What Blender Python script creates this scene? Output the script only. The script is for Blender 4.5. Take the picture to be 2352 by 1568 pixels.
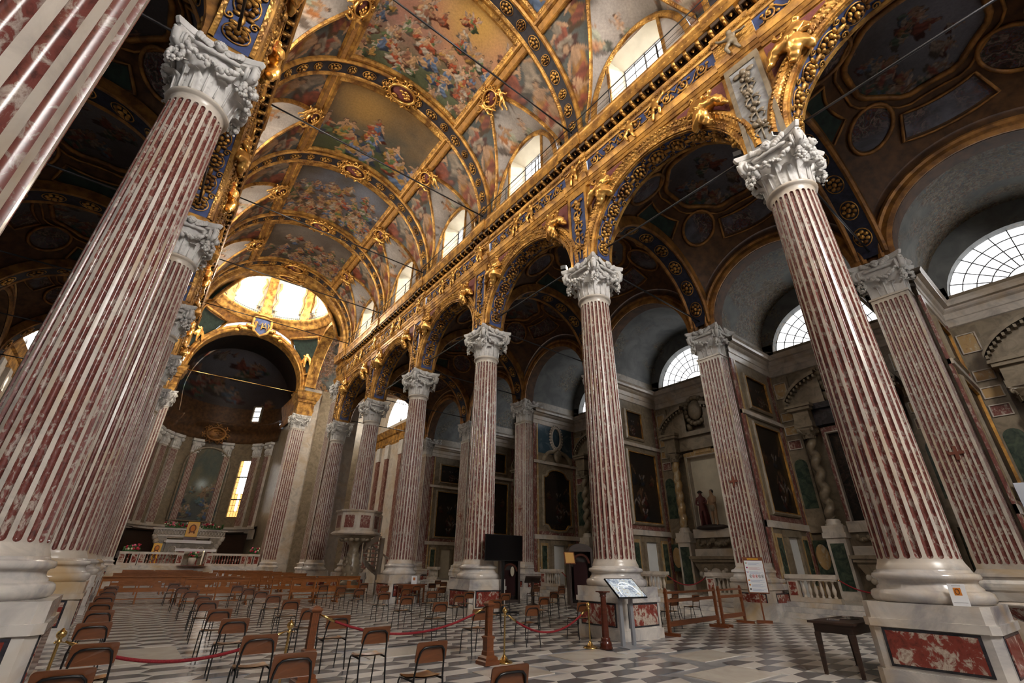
import bpy, bmesh, math, random
import numpy as np
from mathutils import Vector, Matrix
sin, cos, pi, sqrt, R = math.sin, math.cos, math.pi, math.sqrt, math.radians
rnd = random.Random(7)
for _o in list(bpy.data.objects): bpy.data.objects.remove(_o)
SC = bpy.context.scene
COL = SC.collection

# ---------------------------------------------------------------- camera, world, sun, exposure
cam_d = bpy.data.cameras.new('camera'); cam = bpy.data.objects.new('camera', cam_d); COL.objects.link(cam)
cam_d.sensor_width = 36.0; cam_d.lens = 36.0 * 1038.63 / 2352.0; cam_d.clip_start = 0.05; cam_d.clip_end = 400
_f = Vector((0.54865622, 0.70829879, 0.44417247)); _r = Vector((0.78659132, -0.61734089, 0.01281841)); _u = _r.cross(_f)
_m = Matrix((( _r.x, _u.x, -_f.x, 0), (_r.y, _u.y, -_f.y, 0), (_r.z, _u.z, -_f.z, 1.6), (0, 0, 0, 1)))
cam.matrix_world = _m
SC.camera = cam
world = bpy.data.worlds.new('world'); SC.world = world; world.use_nodes = True
world.node_tree.nodes['Background'].inputs[0].default_value = (0.80, 0.88, 1.0, 1)
world.node_tree.nodes['Background'].inputs[1].default_value = 1.0
SC.view_settings.view_transform = 'Standard'; SC.view_settings.look = 'None'
SC.view_settings.gamma = 1.0; SC.view_settings.use_curve_mapping = False
SC.view_settings.exposure = 0.38
sun_d = bpy.data.lights.new('sun', 'SUN'); sun = bpy.data.objects.new('sun', sun_d); COL.objects.link(sun)
sun_d.energy = 9.0; sun_d.angle = R(0.6); sun_d.color = (1.0, 0.90, 0.70)
sun.rotation_euler = Vector((-0.85, 0.34, -0.37)).to_track_quat('-Z', 'Y').to_euler()    # morning sun through the pulpit-side clerestory
cy = SC.cycles
cy.max_bounces = 7; cy.diffuse_bounces = 4; cy.glossy_bounces = 3; cy.transmission_bounces = 2; cy.transparent_max_bounces = 6
cy.sample_clamp_indirect = 6.0; cy.sample_clamp_direct = 0.0; cy.caustics_reflective = False; cy.caustics_refractive = False
cy.use_denoising = True; cy.use_adaptive_sampling = True; cy.adaptive_threshold = 0.02
L_CHAPEL, L_CLERE, L_DRUM, L_FILL, L_APSE = 2.0, 24.0, 26.0, 36.0, 5.0     # radiance of the daylit window panes and the added fill panes behind

# ---------------------------------------------------------------- main measures of the church (metres)
XC = 4.833                      # nave axis; the altar lies towards +y
UC = 6.057                      # axis to column centre
Y0, BAY = 2.498, 6.746
def YK(k): return Y0 + BAY * (k - 1)
ZB, ZS, ZA, ZCAP = 1.146, 1.63, 10.07, 11.55   # pedestal top, foot of shaft, astragal, capital top
UP = 13.56                      # axis to the chapel piers
UBW = 18.0                      # axis to the chapel back walls
ZV, RV = 18.4, 5.6              # nave vault
def X(s, u): return XC + s * u

# ---------------------------------------------------------------- materials
MATS = {}
def _nt(name):
    m = bpy.data.materials.new(name); m.use_nodes = True; nt = m.node_tree
    b = nt.nodes['Principled BSDF']; MATS[name] = m
    return m, nt, b
def _pos(nt, scale=(1, 1, 1)):
    g = nt.nodes.new('ShaderNodeNewGeometry'); mp = nt.nodes.new('ShaderNodeMapping')
    mp.inputs['Scale'].default_value = scale
    nt.links.new(g.outputs['Position'], mp.inputs['Vector']); return mp.outputs[0]
def _noise(nt, vec, scale, detail=4, rough=0.55, dist=0.0):
    n = nt.nodes.new('ShaderNodeTexNoise'); n.inputs['Scale'].default_value = scale
    n.inputs['Detail'].default_value = detail; n.inputs['Roughness'].default_value = rough; n.inputs['Distortion'].default_value = dist
    nt.links.new(vec, n.inputs['Vector']); return n
def _ramp(nt, fac, stops, interp='LINEAR'):
    r = nt.nodes.new('ShaderNodeValToRGB'); r.color_ramp.interpolation = interp
    e = r.color_ramp.elements
    while len(e) < len(stops): e.new(0.5)
    for el, (p, c) in zip(e, stops): el.position = p; el.color = (*c, 1)
    nt.links.new(fac, r.inputs[0]); return r.outputs[0]
def _bump(nt, b, h, strength=0.3, dist=0.02):
    bp = nt.nodes.new('ShaderNodeBump'); bp.inputs['Strength'].default_value = strength; bp.inputs['Distance'].default_value = dist
    nt.links.new(h, bp.inputs['Height']); nt.links.new(bp.outputs[0], b.inputs['Normal'])
def _mix(nt, fac, a, c, mode='MIX'):
    m = nt.nodes.new('ShaderNodeMix'); m.data_type = 'RGBA'; m.blend_type = mode
    if isinstance(fac, (int, float)): m.inputs[0].default_value = fac
    else: nt.links.new(fac, m.inputs[0])
    for i, v in ((6, a), (7, c)):
        if isinstance(v, tuple): m.inputs[i].default_value = (*v, 1)
        else: nt.links.new(v, m.inputs[i])
    return m.outputs[2]
def plain(name, col, rough=0.5, metal=0.0, spec=0.5, var=0.0, vs=6.0, bump=0.0, coat=0.0):
    m, nt, b = _nt(name)
    b.inputs['Base Color'].default_value = (*col, 1); b.inputs['Roughness'].default_value = rough
    b.inputs['Metallic'].default_value = metal; b.inputs['Specular IOR Level'].default_value = spec
    b.inputs['Coat Weight'].default_value = coat
    if var or bump:
        n = _noise(nt, _pos(nt), vs, 5)
        if var:
            d = tuple(max(0, c * (1 - var)) for c in col); u = tuple(min(1, c * (1 + var)) for c in col)
            nt.links.new(_ramp(nt, n.outputs[0], [(0.3, d), (0.7, u)]), b.inputs['Base Color'])
        if bump: _bump(nt, b, n.outputs[0], bump)
    return m
def marble(name, base, vein, rough=0.22, scale=1.6, amt=(0.42, 0.62), warm=None):
    m, nt, b = _nt(name); v = _pos(nt)
    n1 = _noise(nt, v, scale, 7, 0.62, 1.2); c = _ramp(nt, n1.outputs[0], [(amt[0], base), (amt[1], vein)])
    if warm:
        n2 = _noise(nt, v, scale * 0.6, 4, 0.6, 0.4); c = _mix(nt, _ramp(nt, n2.outputs[0], [(0.48, (0, 0, 0)), (0.72, (1, 1, 1))]), c, warm)
    nt.links.new(c, b.inputs['Base Color']); b.inputs['Roughness'].default_value = rough
    return m
def breccia(name, red, dark, white, scale=9.0, lo=0.50, hi=0.56, rough=0.2, stretch=(1, 1, 0.55)):
    m, nt, b = _nt(name); v = _pos(nt, stretch)
    n1 = _noise(nt, v, scale, 8, 0.66, 0.6); n2 = _noise(nt, v, scale * 0.3, 4, 0.55, 0.3)
    ad = nt.nodes.new('ShaderNodeMath'); ad.operation = 'MULTIPLY_ADD'; ad.inputs[1].default_value = 0.5
    nt.links.new(n2.outputs[0], ad.inputs[0]); nt.links.new(n1.outputs[0], ad.inputs[2])
    grey = tuple((red[i] * 0.35 + white[i] * 0.65) * 0.80 for i in range(3))
    c = _ramp(nt, ad.outputs[0], [(lo + 0.02, dark), (lo + 0.16, red), (hi + 0.17, red), (hi + 0.215, grey), (hi + 0.30, white), (0.97, grey)])
    nt.links.new(c, b.inputs['Base Color']); b.inputs['Roughness'].default_value = rough
    return m
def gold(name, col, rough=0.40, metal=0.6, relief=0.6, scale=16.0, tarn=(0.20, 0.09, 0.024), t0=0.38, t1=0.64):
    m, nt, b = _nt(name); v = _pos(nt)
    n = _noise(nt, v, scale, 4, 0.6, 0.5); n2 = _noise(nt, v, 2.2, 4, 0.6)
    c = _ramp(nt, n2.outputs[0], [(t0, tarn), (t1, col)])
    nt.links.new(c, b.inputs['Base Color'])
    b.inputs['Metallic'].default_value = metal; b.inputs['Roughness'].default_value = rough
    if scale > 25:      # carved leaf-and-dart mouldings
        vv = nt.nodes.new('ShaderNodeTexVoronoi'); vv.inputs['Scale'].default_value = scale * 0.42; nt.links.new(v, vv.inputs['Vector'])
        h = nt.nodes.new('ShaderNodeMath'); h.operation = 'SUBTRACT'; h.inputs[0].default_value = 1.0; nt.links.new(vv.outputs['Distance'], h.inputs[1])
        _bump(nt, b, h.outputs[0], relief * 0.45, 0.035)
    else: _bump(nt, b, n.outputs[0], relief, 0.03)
    return m
def fresco(name, cols, cell=0.75, sky=(0.5, 0.4, 0.35), sky2=(0.30, 0.22, 0.15), skyamt=(0.5, 0.62), rough=0.55, off=0.0, grey=0.0):
    """crowded painted plaster: soft clustered patches of robe and flesh colours over a cloudy ground"""
    m, nt, b = _nt(name)
    g = nt.nodes.new('ShaderNodeNewGeometry'); mp = nt.nodes.new('ShaderNodeMapping')
    mp.inputs['Location'].default_value = (off, off * 1.7, off * 0.6)
    nt.links.new(g.outputs['Position'], mp.inputs['Vector']); v0 = mp.outputs[0]
    vo = _noise(nt, v0, 0.62 / cell, 3, 0.5, 1.4); va = _noise(nt, v0, 1.9 / cell, 4, 0.6, 0.8)
    ad = nt.nodes.new('ShaderNodeMath'); ad.operation = 'MULTIPLY_ADD'; ad.inputs[1].default_value = 0.45
    nt.links.new(va.outputs[0], ad.inputs[0]); nt.links.new(vo.outputs[0], ad.inputs[2])
    seq = (cols + cols[::-1] + cols)[:11]; n = len(seq)
    fig = _ramp(nt, ad.outputs[0], [(0.56 + 0.34 * i / (n - 1), c) for i, c in enumerate(seq)])
    fold = _noise(nt, v0, 7.0, 4, 0.65, 1.0)
    fig = _mix(nt, 0.75, fig, _ramp(nt, fold.outputs[0], [(0.36, (0.22, 0.20, 0.18)), (0.62, (1.25, 1.2, 1.15))]), 'MULTIPLY')
    cl = _noise(nt, v0, 0.42, 3, 0.55, 0.4); cl2 = _noise(nt, v0, 1.1, 5, 0.6, 0.6)
    ground = _ramp(nt, cl2.outputs[0], [(0.35, sky2), (0.65, sky)])
    out = _mix(nt, _ramp(nt, cl.outputs[0], [(skyamt[0], (0, 0, 0)), (skyamt[1], (1, 1, 1))]), fig, ground)
    nt.links.new(out, b.inputs['Base Color']); b.inputs['Roughness'].default_value = rough
    b.inputs['Specular IOR Level'].default_value = 0.25
    return m
def glow(name, col, strength, base=(0.8, 0.8, 0.8)):
    m, nt, b = _nt(name)
    b.inputs['Base Color'].default_value = (*base, 1); b.inputs['Emission Color'].default_value = (*col, 1)
    b.inputs['Emission Strength'].default_value = strength; b.inputs['Roughness'].default_value = 0.3
    return m
def wood(name, a, c, rough=0.35, scale=2.0, axis=(1, 1, 8)):
    m, nt, b = _nt(name)
    t = nt.nodes.new('ShaderNodeTexCoord'); mp = nt.nodes.new('ShaderNodeMapping'); mp.inputs['Scale'].default_value = axis
    nt.links.new(t.outputs['Object'], mp.inputs['Vector'])
    n = _noise(nt, mp.outputs[0], scale, 5, 0.6, 1.5)
    nt.links.new(_ramp(nt, n.outputs[0], [(0.3, a), (0.7, c)]), b.inputs['Base Color']); b.inputs['Roughness'].default_value = rough
    return m

marble('marble_white', (0.56, 0.50, 0.43), (0.30, 0.27, 0.24), 0.28, 1.5, (0.45, 0.74), (0.46, 0.35, 0.23))
marble('marble_base', (0.60, 0.56, 0.51), (0.27, 0.26, 0.27), 0.16, 1.1, (0.42, 0.70), (0.50, 0.36, 0.20))
marble('marble_capital', (0.62, 0.60, 0.57), (0.42, 0.40, 0.38), 0.5, 2.0, (0.4, 0.75))
marble('marble_grey', (0.36, 0.36, 0.36), (0.20, 0.20, 0.21), 0.3, 2.0)
marble('marble_warm', (0.25, 0.20, 0.135), (0.13, 0.095, 0.06), 0.35, 2.2, (0.4, 0.7))
marble('marble_slate', (0.05, 0.09, 0.12), (0.17, 0.22, 0.26), 0.2, 1.6, (0.5, 0.8))
marble('marble_black', (0.02, 0.02, 0.025), (0.05, 0.05, 0.06), 0.2, 3.0)
marble('marble_green', (0.025, 0.04, 0.03), (0.07, 0.09, 0.06), 0.22, 3.0)
marble('tile_white', (0.70, 0.66, 0.60), (0.50, 0.45, 0.40), 0.24, 0.9, (0.4, 0.75))
marble('tile_grey', (0.12, 0.12, 0.13), (0.22, 0.215, 0.215), 0.22, 1.3, (0.4, 0.75))
marble('slab_pale', (0.66, 0.61, 0.53), (0.46, 0.40, 0.33), 0.22, 0.8, (0.4, 0.75))
breccia('rosso', (0.165, 0.048, 0.038), (0.075, 0.027, 0.023), (0.42, 0.34, 0.29), 15.0, 0.55, 0.605, 0.25)
breccia('rosso_panel', (0.22, 0.042, 0.03), (0.12, 0.026, 0.02), (0.54, 0.45, 0.37), 8.0, 0.54, 0.595, 0.14, (1, 1, 0.9))
breccia('rosso_far', (0.175, 0.055, 0.043), (0.09, 0.032, 0.027), (0.42, 0.33, 0.27), 15.0, 0.55, 0.605, 0.3)
breccia('onyx', (0.42, 0.27, 0.12), (0.25, 0.15, 0.08), (0.55, 0.45, 0.30), 6.0, 0.5, 0.6)
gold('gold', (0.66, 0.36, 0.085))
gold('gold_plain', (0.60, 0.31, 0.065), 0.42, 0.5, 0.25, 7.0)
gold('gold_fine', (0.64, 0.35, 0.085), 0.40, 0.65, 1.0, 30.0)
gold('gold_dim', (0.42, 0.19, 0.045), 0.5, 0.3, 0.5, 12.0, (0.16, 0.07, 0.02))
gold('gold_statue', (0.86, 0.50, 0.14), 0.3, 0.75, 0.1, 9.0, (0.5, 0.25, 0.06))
plain('ochre', (0.42, 0.20, 0.045), 0.5, 0.2, 0.5, 0.3, 5.0, 0.15)
plain('frieze_blue', (0.05, 0.07, 0.17), 0.55, 0, 0.3, 0.35, 4.0)
plain('rib_blue', (0.030, 0.026, 0.030), 0.6, 0, 0.3, 0.4, 4.0)
plain('purple_ground', (0.17, 0.05, 0.045), 0.6, 0, 0.3, 0.3, 20.0)
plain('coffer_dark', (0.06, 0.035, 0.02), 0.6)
_FC = [(0.04, 0.03, 0.022), (0.26, 0.12, 0.04), (0.36, 0.22, 0.13), (0.09, 0.11, 0.15), (0.22, 0.055, 0.03), (0.07, 0.09, 0.05), (0.40, 0.30, 0.22)]
fresco('fresco_a', _FC, 0.62, (0.38, 0.20, 0.11), (0.22, 0.11, 0.07), (0.46, 0.60), off=3.0)
fresco('fresco_b', _FC[:4] + [(0.16, 0.06, 0.04), (0.05, 0.06, 0.05), (0.36, 0.26, 0.18)], 0.66, (0.20, 0.12, 0.05), (0.05, 0.05, 0.05), (0.42, 0.58), off=13.0)
fresco('fresco_c', _FC[:3] + [(0.09, 0.07, 0.05), (0.16, 0.06, 0.04), (0.30, 0.20, 0.13)], 0.5, (0.11, 0.11, 0.13), (0.06, 0.04, 0.03), (0.52, 0.62), off=23.0)
fresco('fresco_d', [(0.045, 0.035, 0.03), (0.16, 0.09, 0.05), (0.08, 0.09, 0.11), (0.20, 0.13, 0.09)], 0.5, (0.15, 0.11, 0.085), (0.055, 0.04, 0.03), (0.5, 0.62), off=31.0)
fresco('fresco_side', [(0.05, 0.05, 0.045), (0.34, 0.16, 0.04), (0.10, 0.12, 0.11), (0.28, 0.09, 0.04), (0.34, 0.27, 0.2)], 0.8, (0.13, 0.14, 0.13), (0.06, 0.06, 0.055), (0.5, 0.6), off=5.0)
fresco('fresco_pale', [(0.30, 0.18, 0.11), (0.40, 0.28, 0.19), (0.22, 0.09, 0.04), (0.20, 0.22, 0.17), (0.36, 0.22, 0.13)], 0.45, (0.38, 0.34, 0.31), (0.27, 0.23, 0.20), (0.44, 0.52), off=9.0)
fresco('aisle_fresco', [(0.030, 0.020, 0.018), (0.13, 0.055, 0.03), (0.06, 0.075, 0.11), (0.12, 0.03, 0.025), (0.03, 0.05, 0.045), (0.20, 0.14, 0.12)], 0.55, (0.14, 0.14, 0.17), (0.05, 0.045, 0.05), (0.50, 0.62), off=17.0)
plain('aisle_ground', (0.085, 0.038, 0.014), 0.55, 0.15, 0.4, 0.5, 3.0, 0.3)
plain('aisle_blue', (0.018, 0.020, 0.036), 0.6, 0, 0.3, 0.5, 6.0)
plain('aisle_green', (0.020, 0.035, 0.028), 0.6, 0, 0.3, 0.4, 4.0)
fresco('plaster_old', [(0.14, 0.14, 0.125), (0.20, 0.20, 0.18), (0.22, 0.17, 0.11), (0.12, 0.14, 0.15)], 0.7, (0.17, 0.175, 0.17), (0.10, 0.105, 0.105), (0.36, 0.46), off=41.0)
fresco('plaster_painted', [(0.15, 0.12, 0.08), (0.26, 0.21, 0.14), (0.09, 0.13, 0.14), (0.20, 0.11, 0.06), (0.20, 0.19, 0.16)], 0.55, (0.17, 0.17, 0.15), (0.09, 0.095, 0.09), (0.50, 0.60), off=51.0)
fresco('old_canvas', [(0.008, 0.007, 0.006), (0.035, 0.018, 0.010), (0.012, 0.014, 0.016), (0.05, 0.03, 0.018)], 0.45, (0.02, 0.016, 0.012), (0.008, 0.007, 0.006), (0.45, 0.6), 0.3, off=61.0)
fresco('apse_canvas', [(0.03, 0.04, 0.035), (0.09, 0.10, 0.06), (0.03, 0.06, 0.12), (0.16, 0.14, 0.07), (0.06, 0.09, 0.08)], 0.8, (0.14, 0.13, 0.08), (0.04, 0.055, 0.05), (0.5, 0.62), 0.4, off=71.0)
plain('plaster_cream', (0.62, 0.56, 0.44), 0.7, 0, 0.3, 0.1, 2.0)
plain('plaster_white', (0.66, 0.66, 0.64), 0.7, 0, 0.3, 0.06, 2.0)
plain('outer_plaster', (0.35, 0.33, 0.30), 0.8)
plain('iron', (0.02, 0.02, 0.022), 0.45, 0.5)
plain('steel_rod', (0.05, 0.05, 0.055), 0.4, 0.7)
plain('lead_came', (0.10, 0.10, 0.11), 0.6)
plain('dark_wall', (0.05, 0.045, 0.04), 0.7)
plain('void', (0.006, 0.006, 0.007), 0.9, 0, 0.1)
glow('pane_chapel', (1.0, 1.0, 1.0), L_CHAPEL); glow('pane_clere', (1.0, 0.93, 0.82), L_CLERE); glow('pane_drum', (1.0, 0.93, 0.78), L_DRUM)
def glow_clear(name, col, strength):
    m, nt, b = _nt(name); nt.nodes.remove(b); e = nt.nodes.new('ShaderNodeEmission'); t = nt.nodes.new('ShaderNodeBsdfTransparent'); a = nt.nodes.new('ShaderNodeAddShader')
    e.inputs[0].default_value = (*col, 1); e.inputs[1].default_value = strength; nt.links.new(e.outputs[0], a.inputs[0]); nt.links.new(t.outputs[0], a.inputs[1])
    nt.links.new(a.outputs[0], nt.nodes['Material Output'].inputs[0])
glow_clear('pane_sunny', (1.0, 0.97, 0.92), 3.0)
glow('fill_pane_back', (1.0, 0.96, 0.92), L_FILL); glow('fill_pane_aisle', (0.95, 0.97, 1.0), 3.0); glow('pane_apse', (1.0, 0.98, 0.94), L_APSE); glow('pane_amber', (1.0, 0.50, 0.10), 1.1)  # the two back panes are added fill light behind the camera

# ---------------------------------------------------------------- mesh helpers
class MB:
    def __init__(s): s.v = []; s.f = []; s.m = []; s.sm = []
    def add(s, vs, fs, mi=0, smooth=False, M=None):
        o = len(s.v)
        s.v += [tuple(M @ Vector(p)) for p in vs] if M is not None else [tuple(p) for p in vs]
        for f in fs: s.f.append([i + o for i in f]); s.m.append(mi); s.sm.append(smooth)
        return s
    def merge(s, other, M=None, mi=None):
        o = len(s.v); s.v += [tuple(M @ Vector(p)) for p in other.v] if M is not None else other.v
        for f, m, k in zip(other.f, other.m, other.sm): s.f.append([i + o for i in f]); s.m.append(m if mi is None else mi); s.sm.append(k)
        return s
    def box(s, x0, x1, y0, y1, z0, z1, mi=0, M=None):
        if x0 > x1: x0, x1 = x1, x0
        v = [(x, y, z) for z in (z0, z1) for y in (y0, y1) for x in (x0, x1)]
        return s.add(v, [(0, 2, 3, 1), (4, 5, 7, 6), (0, 1, 5, 4), (1, 3, 7, 5), (3, 2, 6, 7), (2, 0, 4, 6)], mi, False, M)
    def cbox(s, c, d, mi=0, M=None):
        return s.box(c[0] - d[0] / 2, c[0] + d[0] / 2, c[1] - d[1] / 2, c[1] + d[1] / 2, c[2] - d[2] / 2, c[2] + d[2] / 2, mi, M)
    def grid(s, fn, nu, nv, mi=0, smooth=True, M=None, wrap=False):
        v = [fn(i / nu, j / nv) for i in range(nu + (0 if wrap else 1)) for j in range(nv + 1)]; w = nv + 1; n = nu if wrap else nu + 1
        f = [(i * w + j, ((i + 1) % n) * w + j, ((i + 1) % n) * w + j + 1, i * w + j + 1) for i in range(nu) for j in range(nv)]
        return s.add(v, f, mi, smooth, M)
    def lathe(s, prof, n=24, c=(0, 0, 0), mi=0, smooth=True, M=None, a0=0.0, a1=2 * pi, caps=False):
        full = abs(a1 - a0 - 2 * pi) < 1e-6; k = n if full else n + 1; v = []
        for i in range(k):
            a = a0 + (a1 - a0) * i / n
            v += [(c[0] + r * cos(a), c[1] + r * sin(a), c[2] + z) for r, z in prof]
        w = len(prof); f = [(i * w + j, ((i + 1) % k) * w + j, ((i + 1) % k) * w + j + 1, i * w + j + 1) for i in range(n) for j in range(w - 1)]
        if caps: f += [tuple(i * w for i in range(k))[::-1], tuple(i * w + w - 1 for i in range(k))]
        return s.add(v, f, mi, smooth, M)
    def ball(s, c, r, nu=10, nv=6, mi=0, M=None):
        if isinstance(r, (int, float)): r = (r, r, r)
        def fn(a, b):
            t = -pi / 2 + pi * b; return (c[0] + r[0] * cos(t) * cos(2 * pi * a), c[1] + r[1] * cos(t) * sin(2 * pi * a), c[2] + r[2] * sin(t))
        return s.grid(fn, nu, nv, mi, True, M, True)
    def tube(s, pts, r, n=8, mi=0, closed=False, caps=True, M=None, smooth=True):
        P = [Vector(p) for p in pts]; k = len(P); rs = r if isinstance(r, (list, tuple)) else [r] * k
        T = []
        for i in range(k):
            a = P[(i - 1) % k] if closed or i > 0 else P[i]; b = P[(i + 1) % k] if closed or i < k - 1 else P[i]
            T.append((b - a).normalized() if (b - a).length > 1e-9 else Vector((0, 0, 1)))
        n0 = T[0].orthogonal().normalized(); v = []
        for i in range(k):
            n0 = (n0 - T[i] * n0.dot(T[i])); n0 = n0.normalized() if n0.length > 1e-6 else T[i].orthogonal().normalized()
            b0 = T[i].cross(n0)
            v += [P[i] + (n0 * cos(2 * pi * j / n) + b0 * sin(2 * pi * j / n)) * rs[i] for j in range(n)]
        m = k if closed else k - 1
        f = [(i * n + j, i * n + (j + 1) % n, ((i + 1) % k) * n + (j + 1) % n, ((i + 1) % k) * n + j) for i in range(m) for j in range(n)]
        if caps and not closed: f += [tuple(range(n))[::-1], tuple((k - 1) * n + j for j in range(n))]
        return s.add(v, f, mi, smooth, M)
    def prism(s, poly, z0, z1, mi=0, M=None, smooth=False):
        n = len(poly); v = [(x, y, z0) for x, y in poly] + [(x, y, z1) for x, y in poly]
        return s.add(v, [tuple(range(n))[::-1], tuple(range(n, 2 * n))] + [(i, (i + 1) % n, n + (i + 1) % n, n + i) for i in range(n)], mi, smooth, M)
    def extrude_y(s, prof, y0, y1, mi=0, caps=True, M=None):
        n = len(prof); v = [(x, y0, z) for x, z in prof] + [(x, y1, z) for x, z in prof]
        f = [(i, i + 1, n + i + 1, n + i) for i in range(n - 1)]
        if caps: f += [tuple(range(n)), tuple(range(n, 2 * n))[::-1]]
        return s.add(v, f, mi, False, M)
    def mesh(s, name, mats):
        me = bpy.data.meshes.new(name); me.from_pydata([tuple(p) for p in s.v], [], s.f)
        for m in mats if isinstance(mats, (list, tuple)) else [mats]: me.materials.append(MATS[m])
        me.polygons.foreach_set('material_index', s.m); me.polygons.foreach_set('use_smooth', s.sm); me.update()
        return me
    def obj(s, name, mats, parent=None, **kw): return place(name, s.mesh(name, mats), parent, **kw)
def place(name, mesh, parent=None, loc=None, rz=0.0, M=None, **props):
    o = bpy.data.objects.new(name, mesh); COL.objects.link(o)
    if parent is not None: o.parent = parent
    if M is not None: o.matrix_local = M
    else:
        if loc is not None: o.location = loc
        if rz: o.rotation_euler = (0, 0, rz)
    for k, v in props.items(): o[k] = v
    return o
def tag(o, label, cat, group=None, kind=None):
    o['label'] = label; o['category'] = cat
    if group: o['group'] = group
    if kind: o['kind'] = kind
    return o
def thing(name, label, cat, loc=(0, 0, 0), rz=0.0, group=None, kind=None):
    o = bpy.data.objects.new(name, None); COL.objects.link(o); o.location = loc; o.rotation_euler = (0, 0, rz); o.empty_display_size = 0.2
    return tag(o, label, cat, group, kind)
def T(x, y, z): return Matrix.Translation((x, y, z))
def RX(a): return Matrix.Rotation(a, 4, 'X')
def RY(a): return Matrix.Rotation(a, 4, 'Y')
def RZ(a): return Matrix.Rotation(a, 4, 'Z')
def SCL(x, y, z): return Matrix.Diagonal((x, y, z, 1))
def frame(o, ex, ey, ez): return Matrix(((ex[0], ey[0], ez[0], o[0]), (ex[1], ey[1], ez[1], o[1]), (ex[2], ey[2], ez[2], o[2]), (0, 0, 0, 1)))
def arch_panel(mb, cy_, R_, z0, ya, yb, ztop, xf, xb, n=24, mi=0, mi_s=0, zlow=None):
    """wall between ya..yb up to ztop with a round arch cut (axis along x), faces at x=xf and x=xb plus the soffit"""
    pts = []
    if zlow is not None: pts.append(((cy_ + R_, zlow), (yb, zlow)))
    for i in range(n + 1):
        a = pi * i / n; iy, iz = cy_ + R_ * cos(a), z0 + R_ * sin(a); dy, dz = cos(a), sin(a)
        ts = []
        if dy > 1e-6: ts.append((yb - cy_) / dy)
        if dy < -1e-6: ts.append((ya - cy_) / dy)
        if dz > 1e-6: ts.append((ztop - z0) / dz)
        t = min(ts); pts.append(((iy, iz), (cy_ + dy * t, z0 + dz * t)))
    for c in ((yb, ztop), (ya, ztop)):        # snap the nearest ray to each outer corner
        k = min(range(len(pts)), key=lambda i: (pts[i][1][0] - c[0]) ** 2 + (pts[i][1][1] - c[1]) ** 2); pts[k] = (pts[k][0], c)
    if zlow is not None: pts.append(((cy_ - R_, zlow), (ya, zlow)))
    k = len(pts)
    for x in (xf, xb):
        v = []
        for p, q in pts: v += [(x, *p), (x, *q)]
        mb.add(v, [(2 * i, 2 * i + 1, 2 * i + 3, 2 * i + 2) for i in range(k - 1)], mi)
    v = []
    for p, q in pts: v += [(xf, *p), (xb, *p)]
    mb.add(v, [(2 * i, 2 * i + 1, 2 * i + 3, 2 * i + 2) for i in range(k - 1)], mi_s, True)
def arch_sweep(mb, prof, c, a0, a1, n, mi=0, axis='x', M=None, mis=None, smooth=True):
    """profile [(dr, d)] swept round centre c in the plane normal to axis; c=(x,y,z), prof radius is absolute"""
    v = []
    for i in range(n + 1):
        a = a0 + (a1 - a0) * i / n
        for r, d in prof:
            v.append((c[0] + d, c[1] + r * cos(a), c[2] + r * sin(a)) if axis == 'x' else (c[0] + r * cos(a), c[1] + d, c[2] + r * sin(a)))
    w = len(prof)
    for j in range(w - 1):
        mb.add([], [], 0)
    o = len(mb.v); mb.v += [tuple(M @ Vector(p)) for p in v] if M is not None else v
    for i in range(n):
        for j in range(w - 1):
            mb.f.append([o + i * w + j, o + (i + 1) * w + j, o + (i + 1) * w + j + 1, o + i * w + j + 1]); mb.m.append(mis[j] if mis else mi); mb.sm.append(False)

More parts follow.
